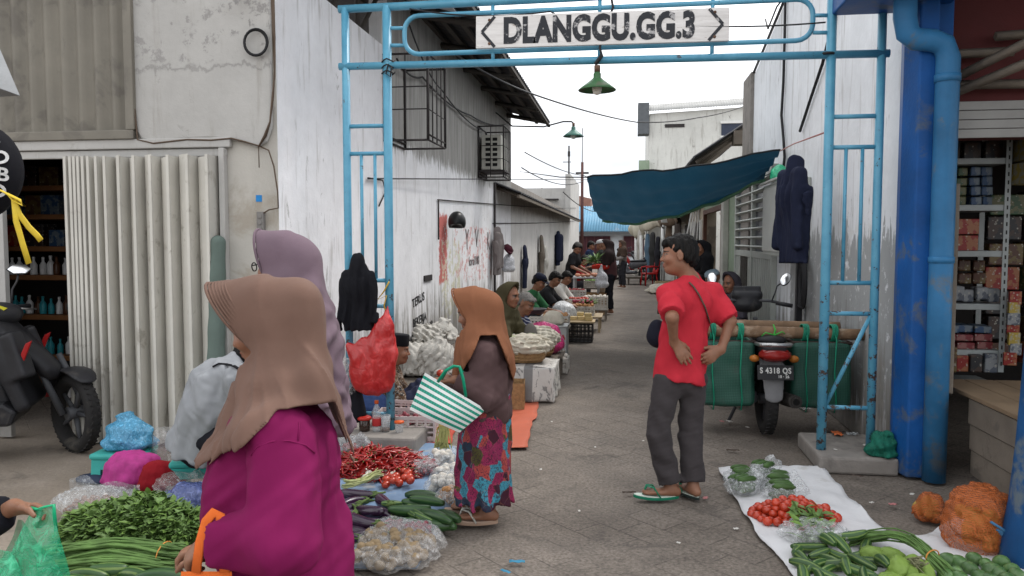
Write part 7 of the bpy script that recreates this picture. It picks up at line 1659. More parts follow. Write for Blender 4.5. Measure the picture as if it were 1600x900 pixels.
p = PY(896, 211, 13.0); lamp('hanging_lamp', 'pale green enamel lamp with bare bulb on a curved arm beyond the gateway', p, .175, [PX(775, 176, LX), PY(800, 197, 13.2), PY(850, 198, 13.1), PY(880, 190, 13.0), PY(893, 190, 13.0), p + Vector((0, 0, .19))], M_EN2)
# ---- wires
def wire(lab, pts, r=.011, sag=0.0, n_=16, cat='cable'):
    pts = [Vector(p) for p in pts]; q = []
    for a, b in zip(pts[:-1], pts[1:]): q += [a.lerp(b, t) + Vector((0, 0, -sag * 4 * t * (1 - t))) for t in np.linspace(0, 1, n_)[:-1]]
    props(MB().tube(q + [pts[-1]], r, 5).build('cable', M_CABLE), lab, cat)
wire('black cable sagging across the lane from the left eave to the far right house', [PX(700, 78, -2.2), PY(835, 148, 13), PY(995, 191, 20), PY(1090, 184, 24), PY(1165, 165, 29)], .016, .05)
wire('thin cable looping along the left wall above the fans cage', [PX(620, 92, LX + .1), PX(660, 120, LX + .05), PX(735, 180, LX + .05), PX(790, 194, LX + .05)], .012, .08)
wire('thin cable crossing behind the tall window cage', [PX(640, 40, -2.3), PX(690, 140, LX + .06), PX(758, 205, LX + .06)], .01, .1)
wire('long thin wire across the lane at lamp height', [PX(575, 279, LX + .03), PX(770, 280, LX + .2), PY(925, 281, 22)], .008, .0)
wire('upper wire running from the pole to the left roof', [PY(820, 238, 18), PY(911, 274, 30), PY(960, 278, 30)], .014, .1)
wire('lower wire running from the pole to the left roof', [PY(815, 262, 18), PY(911, 283, 30)], .014, .25)
wire('thin wire across the blue roof', [PY(880, 300, 26), PY(925, 330, 34), PY(1000, 325, 40)], .016, .1)
wire('black cable along the top of the gateway', [PY(640, 14, YG - .04), PY(860, 18, YG - .05), PY(940, 30, YG - .05), PY(1290, 35, YG - .06)], .006, .04)
# ---- cages and fan on the left wall
def cage(name, lab, y0, y1, z0, z1, out, group=None):
    t = thing(name, lab, 'cage', (LX, (y0 + y1) / 2, z0)); m = MB(); r_ = .012; x1 = LX + out
    for y in (y0, y1):
        for z in (z0, z1): m.tube([(LX, y, z), (x1, y, z)], r_, 4)
        m.tube([(x1, y, z0), (x1, y, z1)], r_ * 1.3, 4); m.tube([(LX + .015, y, z0), (LX + .015, y, z1)], r_ * 1.3, 4)
    for z in (z0, z1, z0 + .06): m.tube([(x1, y0, z), (x1, y1, z)], r_, 4); m.tube([(LX + .015, y0, z), (LX + .015, y1, z)], r_, 4)
    m.build('frame', M_DKIRON, t, True); m = MB()
    for f in (.36, .62): z = z0 + (z1 - z0) * f; m.tube([(LX, y0, z), (x1, y0, z), (x1, y1, z)], .007, 4)
    for k in range(1, 4): y = y0 + (y1 - y0) * k / 4; m.tube([(x1, y, z0), (x1, y, z1)], .007, 4)
    for k in (.5,): m.tube([(LX + out * k, y0, z0), (LX + out * k, y0, z1)], .007, 4)
    m.build('bars', M_DKIRON, t, True); return t
a = PX(622, 225, LX); cg = cage('window_cage', 'tall empty iron window cage high on the left wall near the gateway', 8.15, 8.95, 2.68, 3.6, .5)
cg2 = cage('fan_cage', 'smaller iron cage round the air conditioner on the left wall', 13.6, 14.4, 2.72, 3.62, .47)
t = thing('air_conditioner', 'white air conditioner outdoor unit inside the small iron cage', 'air conditioner', (LX + .23, 14.0, 2.85)); mw = mat('yellowed_white_metal', (.48, .47, .42), .5, .12, 4, .1)
m = MB(); m.box((0, 0, .32), (.36, .62, .62)); m.build('casing', mw, t, bevel=.015)
mat('vent_dark', (.015, .015, .015), .8)
for j in range(2):
    m = MB()
    for i in range(6): m.box((-.06 + .13 * j, -.313, .10 + i * .09), (.085, .012, .055))
    m.build('vent_grille', mat('vent_dark', ()), t, bevel=.003)
m = MB(); m.box((0, 0, -.01), (.5, .7, .03)); m.build('shelf', M_DKIRON, t)
p0 = PX(768, 290, LX + .02)
# ---- helmet and clothes hung on walls and gate
p = PX(714, 345, LX + .17); t = thing('helmet', 'black motorcycle helmet hanging on the left wall above the red paint patch', 'helmet', p)
T = S(); T.ell((0, 0, 0), (.125, .155, .14), .02); T.ell((.0, 0, -.05), (.12, .145, .12), .04); T.ell((.02, -.11, -.11), (.13, .08, .06), .02, sub=True); T.ell((0, 0, -.13), (.10, .12, .09), .02, sub=True); sdf_mesh('shell', T, .008, mat('matt_black_helmet', (.016, .016, .017), .35, .2, 10, .05), t)
T = S(); T.ell((.0, .0, -.02), (.131, .162, .10), .01); T.box((0, .13, -.02), (.2, .15, .2), .01, sub=True); T.ell((0, 0, -.02), (.122, .152, .092), .01, sub=True); T.box((0, -.1, -.10), (.2, .2, .06), .01, sub=True); sdf_mesh('visor', T, .008, mat('smoky_visor', (.03, .03, .035), .12, .1, 5, 0), t)
def garment(name, lab, p, w_, h_, d_, m_, seed, nrm_=(1, 0, 0), sleeves=True, cat='jacket', hood=False, group=None, h=.010):
    tw = (.13 if hood else .06) if sleeves else .38; d_ = d_ if sleeves else min(d_, .14)
    nz = nrm(nrm_); sx = nrm(np.cross((0, 0, 1), nz)); T = S()
    T.ecap((0, 0, -.03), A(nz) * d_ * .2 + A(0, 0, -h_ * .35), sx, (w_ * tw, d_ * .4), (w_ * .42, d_ * .5), .05); T.ecap((0, 0, -h_ * .3), (0, 0, -h_ + .02), sx, (w_ * .42, d_ * .5), (w_ * .48, d_ * .42), .05, flat=True)
    if sleeves:
        for s_ in (-1, 1): T.cap(sx * s_ * w_ * .30 + A(0, 0, -h_ * (.22 if hood else .17)) + nz * d_ * .2, sx * s_ * w_ * .44 + A(0, 0, -h_ * .82) + nz * d_ * .35, w_ * .15, w_ * .10, .02)
    if hood: T.ell(A(0, 0, -.06) + nz * d_ * .2, (w_ * .2, w_ * .2, .11), .04)
    def F1(q):
        u = q @ sx; z = q[:, 2] / h_; a = u / w_ * 15 + seed + 1.1 * np.sin(z * 4 + seed) + .6 * np.sin(z * 9 + 2 * seed)
        return .010 * (1 - 1.6 * np.abs(np.sin(a))) + .006 * np.sin(a * 2.3 + z * 5)
    F2 = folds(.0012, .07, seed + 1, [sx, sx + A(0, 0, .5), sx - A(0, 0, .4), nz])
    z0 = h_; T.post.append(lambda q, d: np.where(np.abs(d) < .05, d + F1(q) * np.clip(-q[:, 2] / z0 + .25, 0, 1) + F2(q), d))
    o = sdf_mesh(name, T, h, m_); o.location = p; return props(o, lab, cat, group)
M_NAVY = cloth('navy_padded', (.018, .022, .045), crease=.4); M_BLKC = cloth('black_cloth', (.010, .010, .013), crease=.4)
garment('jacket', 'black hooded jacket hung on the left gate posts', PY(561, 405, YG - .09), .29, .56, .14, M_BLKC, 5, (0, -1, 0), True, hood=True, h=.008)
garment('jacket', 'long navy padded jacket hanging beside the meter box on the right wall', PX(1244, 245, RX - .36), .46, .98, .18, M_NAVY, 6, (-1, -.25, 0), True, h=.010)
garment('raincoat', 'grey raincoat hanging on the left wall next to the white bag', PX(777, 355, LX + .12), .42, .95, .16, cloth('grey_raincoat', (.21, .185, .18), crease=.4), 7, (1, 0, 0), True, 'raincoat')
garment('navy_cloth', 'narrow navy cloth hanging on the left wall past the white bag', PX(820, 387, LX + .09), .42, 1.05, .12, M_NAVY, 8, (1, 0, 0), False, 'cloth', h=.014)
garment('white_cloth', 'white cloth hanging on the lean-to house wall', PX(852, 388, LX + .1), .6, 1.2, .14, cloth('offwhite_cloth', (.42, .41, .38)), 9, (1, 0, 0), False, 'cloth', h=.016)
garment('jacket', 'dark navy jacket hanging high on the far lean-to house wall', PX(872, 362, LX + .1), 1.0, 1.3, .18, M_NAVY, 10, (1, 0, 0), True, h=.018)
garment('brown_cloth', 'dim brown cloth hanging on the left lean-to wall before the navy jacket', PX(846, 372, LX + .1), .55, 1.5, .14, cloth('dim_brown_cloth', (.13, .11, .09)), 11, (1, 0, 0), False, 'cloth', h=.018)
p = PX(795, 395, LX + .13); blob('plastic_bag', 'stuffed white plastic bag hanging on the left wall under the maroon cap', (p.x, p.y, p.z - .42), (.13, .20, .22), plastic_film('white_film', (.48, .49, .52), .85, .3, 18), 111, amp=.004, wl=.12)
p = PX(794, 386, LX + .13); t = thing('maroon_cap', 'maroon cap hung above the white bag on the left wall', 'cap', (p.x, p.y, p.z - .05)); m = MB(); m.lathe([(.12, -.05), (.13, 0), (.10, .07), (0, .1)], 16, Euler((0, R(50), 0)).to_matrix(), (0, 0, 0), 1, 1.1); m.build('crown', cloth('maroon_cloth', (.06, .015, .025)), t); m = MB(); m.box((.06, -.1, -.05), (.1, .16, .012), (.3, .5, .2)); m.build('peak', cloth('maroon_cloth', ()), t, bevel=.01)
# ---- bags tied to the left gate posts
mr = plastic_film('red_film', (.42, .014, .014), .90, .3, 5)
pr = lambda x, y, d=0: A(PY(x, y, YG - .12 + d)); o0 = pr(580, 560)
T = S(); T.ecap(pr(606, 478) - o0, pr(602, 515) - o0, (1, 0, 0), (.008, .008), (.05, .03), .03); T.ecap(pr(600, 510) - o0, pr(585, 590) - o0, (1, 0, 0), (.06, .035), (.145, .06), .04); T.ecap(pr(580, 555) - o0, pr(578, 596) - o0, (1, 0, 0), (.17, .055), (.12, .06), .05); T.cap(pr(545, 540) - o0, pr(560, 560) - o0, .022, .05, .03)
F1 = folds(.0018, .11, 7, [(1, 0, .25), (1, 0, -.25), (.9, .2, .3), (1, .1, 0)]); F2 = folds(.0007, .05, 8, [(1, 0, .2)], True); T.post.append(lambda q, d: np.where(np.abs(d) < .05, d + F1(q) + F2(q), d)); o = sdf_mesh('red_plastic_bag', T, .007, mr); o.location = o0; props(o, 'bright red plastic bag hanging from the inner left gate post', 'bag')
p = pr(543, 590, .04); T = S(); T.ecap((0, 0, .12), (0, 0, -.06), (1, 0, 0), (.03, .03), (.07, .05), .04); F1 = folds(.007, .07, 3, None, True); T.post.append(lambda q, d: np.where(np.abs(d) < .05, d + F1(q), d)); o = sdf_mesh('plastic_bag', T, .007, M_FILMB); o.location = p; props(o, 'small crumpled clear bag hanging behind the red plastic bag', 'bag')
T = S(); T.ecap((0, 0, .10), (0, 0, -.07), (1, 0, 0), (.05, .04), (.085, .06), .04); o = sdf_mesh('black_pouch', T, .008, M_BLKC); o.location = pr(556, 632, .06); props(o, 'round black pouch hanging low on the left gate posts', 'pouch')
props(MB().tube([PY(*q, YG - .05) for q in ((608, 440), (600, 455), (590, 468), (604, 462), (600, 478), (604, 490))], .006, 5).build('ribbon', mat('yellow_cord', (.55, .34, .03), .6)), 'yellow cord knotted on the left gate rung', 'cord')
# ---- round lettered bundle with yellow ribbon at the top left
q = PD(-47, 266, 3.6); t = thing('round_bundle', 'round black cloth bundle with white letters hanging at the top left edge', 'bundle', q, R(8)); m = MB(); torus(m, (0, 0, 0), .145, .095, (0, 1, 0), 40, 14); m.build('roll', M_BLKC, t)
for k, (ang, ch) in enumerate(((38, 'B'), (14, 'D'), (-8, 'B'), (-30, 'D'), (-52, 'B'))):
    a_ = R(ang); rd = Vector((math.cos(a_), 0, math.sin(a_))); pos = rd * (.145 + .096 * .62) + Vector((0, -.096 * .80, 0)); xd = (rd * .80 + Vector((0, .62, 0))).normalized(); yd = Vector((-math.sin(a_), 0, math.cos(a_)))
    text_mesh('lettering', ch, .085, mat('white_print', (.60, .60, .60), .8, .3, 60, 0), t, face_mat(pos, xd, yd), .004, .002, 1.1)
m = MB(); rbm = mat('yellow_ribbon', (.58, .42, .035), .6, .15, 20, .1)
pd_ = lambda x, y, d=0: PD(x, y, 3.42 + d) - q
Ri = Matrix.Rotation(-R(8), 3, 'Z')
for pts in (((-20, 290), (0, 297), (14, 304), (22, 314), (38, 322), (30, 312), (10, 302)), ((22, 312), (30, 335), (45, 355), (58, 368), (64, 376)), ((22, 312), (25, 345), (35, 380), (45, 412))): m.tube([Ri @ pd_(*p) for p in pts], .014, 7, flat=.25)
m.build('ribbon', rbm, t)
props(MB().tube([q + Vector((0, 0, .15)), q + Vector((0, .02, 1.3))], .008, 5).build('cord', M_CABLE), 'cord holding up the round lettered bundle', 'cord')
aw = thing('shop_awning', 'grey metal awning edge jutting in at the top left', 'awning', (-5.6, 4.2, 2.6)); a0, a1, a2, a3 = PD(-60, 60, 4.4), PD(0, 75, 4.4), PD(32, 150, 4.4), PD(-5, 152, 4.4)
m = MB(); m.prism([a0, a1, a2, a3], Vector((-.4, -1.2, .25))); m.build('sheet', mat('awning_grey', (.26, .27, .28), .5), aw, True, bevel=.004)
# ================================================================== SHOPS' STOCK
M_STEEL = mat('grey_shelf_steel', (.25, .27, .27), .5, .12, 8, .08)
SH = thing('steel_shelf', 'grey slotted steel shelving full of packets in the right shop', 'shelf', (2.3, 6.3, 0)); sy = 6.25
sz_ = [PY(1525, y, sy).z for y in (600, 547, 475, 392, 320, 247)]; sx0, sx1 = 2.25, PY(1570, 400, sy).x
for z in sz_: m = MB(); m.bx(sx0, sx1, sy, sy + .4, z - .045, z); m.build('shelf_board', M_STEEL, SH, True, bevel=.004)
for x in (sx1, sx0):
    for y in (sy - .004, sy + .40): m = MB(); m.bx(x - .02, x + .02, y - .004, y, cz + .03, 2.75); m.bx(x + .018 if x == sx1 else x - .02, x + .022 if x == sx1 else x - .016, y, y + .04, cz + .03, 2.75); m.build('upright', M_STEEL, SH, True)
m = MB()
for k in range(34): m.bx(sx1 - .004, sx1 + .006, sy - .0095, sy - .0085, cz + .08 + k * .062, cz + .11 + k * .062)
m.build('slots', mat('vent_dark', ()), SH, True)
def packet_mat(name, a, b, sc=14):
    a, b = tuple(A(a) * .5), tuple(A(b) * .5)  # halved colours carry the shade of the shop interior
    n = N(name); v = n.coord('Object'); f = n.smooth(n.noise(v, sc, 3, .6), .48, .54); g_ = n.smooth(n.voro(v, sc * 2.2), .25, .2); n.fin(n.mix(n.math('MULTIPLY', g_, .7), n.mix(f, a, b), (.3, .29, .25)), .4, 0, .3); n.bump(n.noise(v, 50, 3), .2, .006); return n.m
PK = [packet_mat('red_packet', (.34, .02, .015), (.42, .16, .07)), packet_mat('pink_packet', (.40, .16, .15), (.26, .03, .04)), packet_mat('silver_packet', (.34, .36, .38), (.12, .14, .18)), packet_mat('brown_packet', (.12, .05, .03), (.2, .14, .05)), packet_mat('blue_packet', (.04, .10, .22), (.2, .25, .3)), packet_mat('yellow_packet', (.52, .38, .06), (.45, .42, .3)), packet_mat('dark_packet', (.03, .03, .035), (.08, .05, .04)), packet_mat('green_packet', (.05, .12, .05), (.18, .18, .08))]
def pack(x, y, z, s_, mt, lab, grp, soft=True, rz=0):
    m = MB(); m.box((0, 0, s_[2] / 2), s_); o = m.build('packet', mt, None, bevel=min(s_) * (.13 if soft else .04), loc=(x + U(-.006, .006), y + U(-.02, .02), z), rot=(0, 0, rz + U(-.12, .12))); o.scale = (U(.86, 1), 1, U(.84, 1)); return props(o, lab, 'packet', grp)
for i in range(2):
    for j in range(2): pack(sx0 + .13 + i * .20 , sy + .14, sz_[3] + .001 + j * .125, (.185, .2, .12), PK[0], 'red carton printed with a pale panel on the middle shelf', 'red cartons on the right shop shelf', False)
for i in range(4):
    for j in range(3): pack(sx0 + .08 + i * .135, sy + .14 + U(-.02, .02), sz_[1] + .001 + j * .062, (.13, .2, .058), PK[1] if j < 2 else PK[4], ('pink packet stacked on the lowest shelf' if j < 2 else 'blue packet on top of the pink packets'), 'pink packets on the right shop shelf' if j < 2 else 'blue packets on the right shop shelf', True, U(-.1, .1))
for i in range(7): pack(sx0 + .06 + i * .08, sy + .12, sz_[2] + .001 + U(0, .03), (.09, .12, U(.07, .13)), PK[2], 'crumpled silver packet on the second shelf', 'silver packets on the right shop shelf', True, U(-.3, .3))
for i in range(5):
    for j in range(2): pack(sx0 + .07 + i * .11, sy + .26, sz_[2] + .14 + j * .1, (.1, .1, .095), PK[3], 'brown packet at the back of the second shelf', 'brown packets on the right shop shelf')
for i in range(6):
    for j in range(4): pack(sx0 + .06 + i * .088, sy + .2, sz_[4] + .001 + j * .075, (.082, .15, .072), PK[7] if i < 4 else PK[4], 'small green packet stacked on the fourth shelf' if i < 4 else 'small blue packet stacked on the fourth shelf', 'green packets on the right shop shelf' if i < 4 else 'blue packets on the fourth shelf')
for i in range(4): pack(sx0 + .09 + i * .14, sy + .2, sz_[5] + .001, (.13, .2, .15), PK[6], 'dark carton on the top shelf', 'dark cartons on the top shelf', False)
for j in range(3): pack(sx1 + .19, sy - .05, PY(1590, 290, sy).z + .005 + j * .175, (.30, .25, .165), PK[5], 'yellow noodle carton with purple print stacked right of the shelving', 'yellow cartons in the right shop', False)
for i in range(3):
    for j in range(7): pack(sx1 + .2 + i * .3, sy + .55, cz + .03 + j * .20, (.28, .25, .19), PK[(3, 6, 6, 0, 3, 6, 7)[(i * 3 + j) % 7]], 'dim stacked carton deep in the right shop', 'dim cartons deep in the right shop', False)
for k in range(7): pack(sx1 + .03 + U(-.02, .03), sy - .09, cz + .10 + k * .075, (.09, .025, .10), PK[(0, 2, 5)[k % 3]], 'small sachet hanging in a strip from the shelving upright', 'hanging sachets in the right shop', True, U(-.2, .2))
for k in range(5): pack(sx0 + .1 + k * .1, sy - .02 + U(-.02, .03), cz + .03, (.10, .08, U(.12, .22)), PK[(3, 3, 0, 6, 2)[k]], 'upright packet standing on the counter at the foot of the shelving', 'packets on the right shop counter')
# left shop stock, dim behind the shutter
LS = thing('wooden_shelf', 'brown wooden shelving with bottles and cartons inside the left shop', 'shelf', (-5.6, 7.2, 0)); M_SHW = mat('brown_shelf_wood', (.17, .075, .03), .6, .25, 5, .15); sy2 = 7.0; xa, xb = PY(-40, 400, sy2).x, PY(150, 400, sy2).x
for y in (625, 590, 555, 492, 430, 385, 335, 290):
    z = PY(60, y, sy2).z; m = MB(); m.bx(xa, xb, sy2, sy2 + .45, z - .05, z); m.build('shelf_board', M_SHW, LS, True, bevel=.004)
mb = MB(); mb.lathe([(0, 0), (.032, 0), (.034, .01), (.034, .10), (.02, .125), (.012, .135), (.012, .16), (.014, .165), (.014, .18), (0, .18)], 14); o = mb.build('bottle', M_WHITE); bme = o.data; bpy.data.objects.remove(o)
bcol = [mat('bottle_white', (.55, .55, .55), .35), mat('bottle_brown', (.06, .025, .012), .3), mat('bottle_teal', (.03, .22, .26), .3), mat('bottle_red', (.30, .03, .03), .3)]; bms = []
for c_ in bcol: q_ = bme.copy(); q_.materials.clear(); q_.materials.append(c_); bms.append(q_)
bn = ('white', 'brown', 'teal', 'red')
for row, (yy, ks) in enumerate(((430, (0, 1, 0, 0)), (492, (2, 0, 1, 2)), (555, (2, 2, 0, 2)), (625, (3, 2, 0, 3)))):
    z = PY(60, yy, sy2).z + .001; x = xa + .08; k = 0
    while x < xb - .05: b_ = ks[k % 4]; inst('bottle', bms[b_], f'{bn[b_]} bottle on the ' + ('upper', 'middle', 'lower', 'bottom')[row] + ' bottle shelf of the left shop', 'bottle', (x, sy2 + .1 + U(-.02, .04), z), (0, 0, 0), U(.85, 1.15), f'{bn[b_]} bottles on the ' + ('upper', 'middle', 'lower', 'bottom')[row] + ' shelf of the left shop'); x += .085; k += 1
for row, yy in enumerate((290, 335, 385)):
    z = PY(60, yy, sy2).z + .001; x = xa + .12
    while x < xb - .1: wv = U(.14, .24); pack(x, sy2 + .22, z, (wv, .2, U(.18, .24)), PK[rnd.choice((0, 3, 6, 6, 4, 1))], 'dim printed carton on the ' + ('top', 'second', 'third')[row] + ' shelf of the left shop', 'cartons on the ' + ('top', 'second', 'third') [row] + ' shelf of the left shop', False); x += wv + .02
blob('green_roll', 'rolled grey green cloth leaning in the shutter corner', (PY(350, 560, YF).x, YF - .16, .0), (.075, .06, .30), cloth('grey_green_cloth', (.13, .17, .15)), 120, 'roll', .009, None, .004, .15, 0, lambda T: T.cap((0, 0, .1), (.03, .06, 1.58), .075, .055, .05))

# ================================================================== THE LEFT ROW OF STALLS
def crate(name, lab, p, w_, d_, h_, mt, rz=0, fill=None, n_=7, cat='crate', group=None):
    t = thing(name, lab, cat, p, rz, group); m = MB(); m.bx(-w_ / 2, w_ / 2, -d_ / 2, d_ / 2, 0, .012)
    for z in (.02, h_ - .03): 
        m.bx(-w_ / 2, w_ / 2, -d_ / 2 - .006, -d_ / 2 + .006, z, z + .03); m.bx(-w_ / 2, w_ / 2, d_ / 2 - .006, d_ / 2 + .006, z, z + .03); m.bx(-w_ / 2 - .006, -w_ / 2 + .006, -d_ / 2, d_ / 2, z, z + .03); m.bx(w_ / 2 - .006, w_ / 2 + .006, -d_ / 2, d_ / 2, z, z + .03)
    for k in range(n_ + 1):
        x = -w_ / 2 + w_ * k / n_; y = -d_ / 2 + d_ * k / n_
        for s_ in (-1, 1): m.box((x, s_ * d_ / 2, h_ / 2), (.016, .008, h_)); m.box((s_ * w_ / 2, y, h_ / 2), (.008, .016, h_))
    for k in range(1, 5):
        z = h_ * k / 5
        for s_ in (-1, 1): m.box((0, s_ * d_ / 2, z), (w_, .006, .012)); m.box((s_ * w_ / 2, 0, z), (.006, d_, .012))
    m.build('lattice', mt, t)
    if fill: fill(t)
    return t
def fillballs(n_, w_, d_, z, r, mt):
    def f(t):
        m = MB()
        for k in range(n_): m.ball((U(-w_, w_), U(-d_, d_), z + U(0, r * 1.4)), (r * U(.8, 1.2), r, r * U(.8, 1.1)), 8)
        m.build('contents', mt, t)
    return f
def table(name, lab, p, w_, d_, h_, mt, rz=0, top=.03, leg=.04, cat='table'):
    t = thing(name, lab, cat, p, rz); m = MB(); m.box((0, 0, h_ - top / 2), (w_, d_, top)); m.build('tabletop', mt, t, bevel=.006)
    for sx in (-1, 1):
        for sy_ in (-1, 1): m = MB(); m.box((sx * (w_ / 2 - .05), sy_ * (d_ / 2 - .05), (h_ - top) / 2), (leg, leg, h_ - top - .001)); m.build('leg', mt, t)
    return t
M_PLW = mat('offwhite_crate_plastic', (.50, .47, .43), .5, .12, 8, .1, 60, dirt=((.2, .18, .15), 6, .55, .5)); M_PLP = mat('pinkish_crate_plastic', (.52, .44, .43), .5, .1, 8, .1); M_PLB = mat('black_crate_plastic', (.018, .016, .016), .5); M_WIC = mat('brown_wicker', (.30, .18, .085), .75, .35, 40, .6, 90)
p = G(640, 690); crate('plastic_crate', 'pinkish white plastic crate of shallots behind the concrete footing', (p.x - .05, p.y + .12, 0), .48, .32, .21, M_PLP, .1, fillballs(60, .2, .13, .14, .02, M_SHAL)); 
p2 = G(615, 668); crate('plastic_crate', 'second pinkish white crate standing behind the crate of shallots', (p2.x - .05, p2.y + .25, 0), .46, .3, .22, M_PLP, -.05)
sheet('red_tarp', 'red tarpaulin with blue edge under the plastic crates', 'tarp', [G(x, y) for x, y in ((560, 694), (705, 694), (720, 640), (640, 630), (570, 650))], mat('red_tarp_plastic', (.42, .06, .035), .5, .15, 5, .2), 15, .06, .006, .006)
sheet('orange_tarp', 'strip of orange tarpaulin on the paving behind the woman in the sarong', 'tarp', [G(x, y) for x, y in ((740, 702), (824, 701), (832, 660), (838, 655), (847, 600), (770, 600))], mat('orange_tarp_plastic', (.46, .115, .065), .55, .12, 4, .2), 17, .06, .006)
m = MB(); q = G(820, 625); m.tube([(0, -.10, .055), (0, .10, .055)], .055, 16); o = m.build('tarp_roll', mat('red_blue_roll', (.30, .035, .04), .5)); o.location = (q.x, q.y, 0); o.rotation_euler = (0, 0, R(88)); props(o, 'rolled red and blue tarpaulin on the orange strip', 'roll')
q = G(806, 642); crate('wicker_box', 'tall wicker box of garlic on the orange tarpaulin', (q.x - .04, q.y + .12, 0), .20, .26, .26, M_WIC, .1, fillballs(26, .08, .11, .17, .022, M_GARL), 14, 'basket')
# bottle, jar, cups on the footing
def glassmat(name, c, a): n = N(name); n.fin(c, .08, 0, .6); n.b.inputs['Alpha'].default_value = a; return n.m
M_CLR = glassmat('clear_plastic_bottle', (.55, .58, .6), .35)
def fp(x, y): p = PY(x, y, 5.62); return (p.x, 5.62, .131)
t = thing('water_bottle', 'clear plastic water bottle with red label and orange cap on the footing', 'bottle', fp(589, 690)); m = MB(); m.lathe([(0, 0), (.032, 0), (.034, .02), (.032, .10), (.034, .15), (.022, .19), (.013, .205), (.013, .22)], 18); m.build('body', M_CLR, t); m = MB(); m.lathe([(.0345, .045), (.0355, .05), (.0355, .10), (.0345, .105)], 18); m.build('label_band', mat('red_label', (.4, .03, .03), .5), t); m = MB(); m.lathe([(.016, .215), (.016, .24), (0, .242)], 14); m.build('cap', mat('orange_cap', (.6, .10, .02), .4), t)
t = thing('glass_jar', 'small glass jar of dark coffee with red lid on the footing', 'jar', fp(570, 692)); m = MB(); m.lathe([(0, 0), (.04, 0), (.042, .01), (.042, .085), (.038, .09)], 18); m.build('glass', glassmat('dark_glass', (.035, .02, .015), .9), t); m = MB(); m.lathe([(.055, .09), (.055, .105), (.04, .115), (0, .116)], 18); m.build('lid', mat('red_lid', (.45, .03, .02), .35), t)
t = thing('drinking_glass', 'tall glass with tea dregs next to the water bottle', 'glass', fp(603, 690)); m = MB(); m.lathe([(0, 0), (.030, 0), (.038, .13), (.036, .13), (.03, .02)], 18); m.build('glass', M_CLR, t); m = MB(); m.lathe([(0, .006), (.029, .008), (.031, .03), (0, .031)], 16); m.build('dregs', mat('tea', (.12, .05, .02), .3), t)
t = thing('orange_lid_cup', 'small cup with orange lid behind the gate post', 'cup', fp(624, 690)); m = MB(); m.lathe([(0, 0), (.03, 0), (.034, .07), (.03, .072)], 16); m.build('cup', M_CLR, t); m = MB(); m.lathe([(.038, .072), (.038, .085), (0, .09)], 16); m.build('lid', mat('orange_cap', ()), t)
p = G(548, 712); film_bag('chilli_bag', 'clear bag of sliced red chillies left of the chilli heap', (p.x, p.y - .02, .01), (.10, .08, .075), c_balls((.09, .07, .05), 40, .016), M_CHI, 131, M_FILM, None, True)
blob('blue_cloth_bundle', 'dark blue cloth bundle on the ground behind the left gate posts', (-2.2, 6.35, 0), (.20, .22, .16), cloth('dark_blue_cloth', (.02, .04, .11)), 132, 'bundle', amp=.010, wl=.16)
# white sacks against the wall
M_SACK = mat('white_woven_sack', (.50, .48, .44), .75, .2, 5, .9, 22, dirt=((.22, .26, .32), 5, .6, .5))
for k, (x, y, z, r, lab) in enumerate(((690, 590, 0, (.24, .22, .22), 'big white woven sack slumped against the left wall'), (655, 588, 0, (.22, .2, .20), 'white woven sack with blue print left of the big sack'), (672, 575, .30, (.25, .2, .12), 'folded white sacks lying on top of the full sacks'), (700, 570, .30, (.17, .16, .12), 'open mouthed white sack on top at the right'))):
    p = G(x, y); blob('woven_sack', lab, (p.x - (.1 if k < 2 else .12), p.y + .15, z), r, M_SACK, 140 + k, 'sack', .011, (.05, 0, .06) if k in (0, 3) else None, .013, .14, ridge=True)
p = PY(688, 583, 7.2); inst('red_tomato_bag', tm, 'red bag corner beside the striped bag', 'bag', (p.x, p.y, p.z), (0, 0, 0), 1.5)
# basket stall
bt = table('low_table', 'low dark wooden table carrying the bamboo basket', (-.98, 7.95, 0), .55, .95, .33, M_WOODG, 0)
n = N('printed_sack'); v = n.coord('Object'); a_ = n.smooth(n.noise(n.coord('Object', (1, 1, .5)), 13, 3, .7, 1.5), .56, .6); st_ = n.smooth(n.math('ABSOLUTE', n.math('SUBTRACT', n.sep(v)[0], .06)), .05, .04)
n.fin(n.mix(n.math('MAXIMUM', n.math('MULTIPLY', a_, .7), n.math('MULTIPLY', st_, .75)), (.52, .50, .47), (.08, .08, .085)), .75, 0, .3); n.bump(n.noise(v, 12, 4), .5, .015)
t = thing('printed_sack', 'printed white sack cloth draped over the low table front', 'sack', (-.98, 7.46, 0)); m = MB(); m.grid(lambda u, v: (-.30 + .62 * u + .01 * math.sin(9 * v), -.02 - .03 * math.sin(13 * u) * (1 - v) - .05 * (1 - v), .02 + .33 * v), 30, 14); m.grid(lambda u, v: (-.30 + .62 * u, -.02 + .6 * v, .352 + .008 * math.sin(11 * u + 7 * v)), 24, 14); m.grid(lambda u, v: (.315 + .03 * math.sin(11 * u) * (1 - v), -.02 + .6 * u, .05 + .30 * v), 18, 10); m.build('cloth', n.m, t, solid=.004)
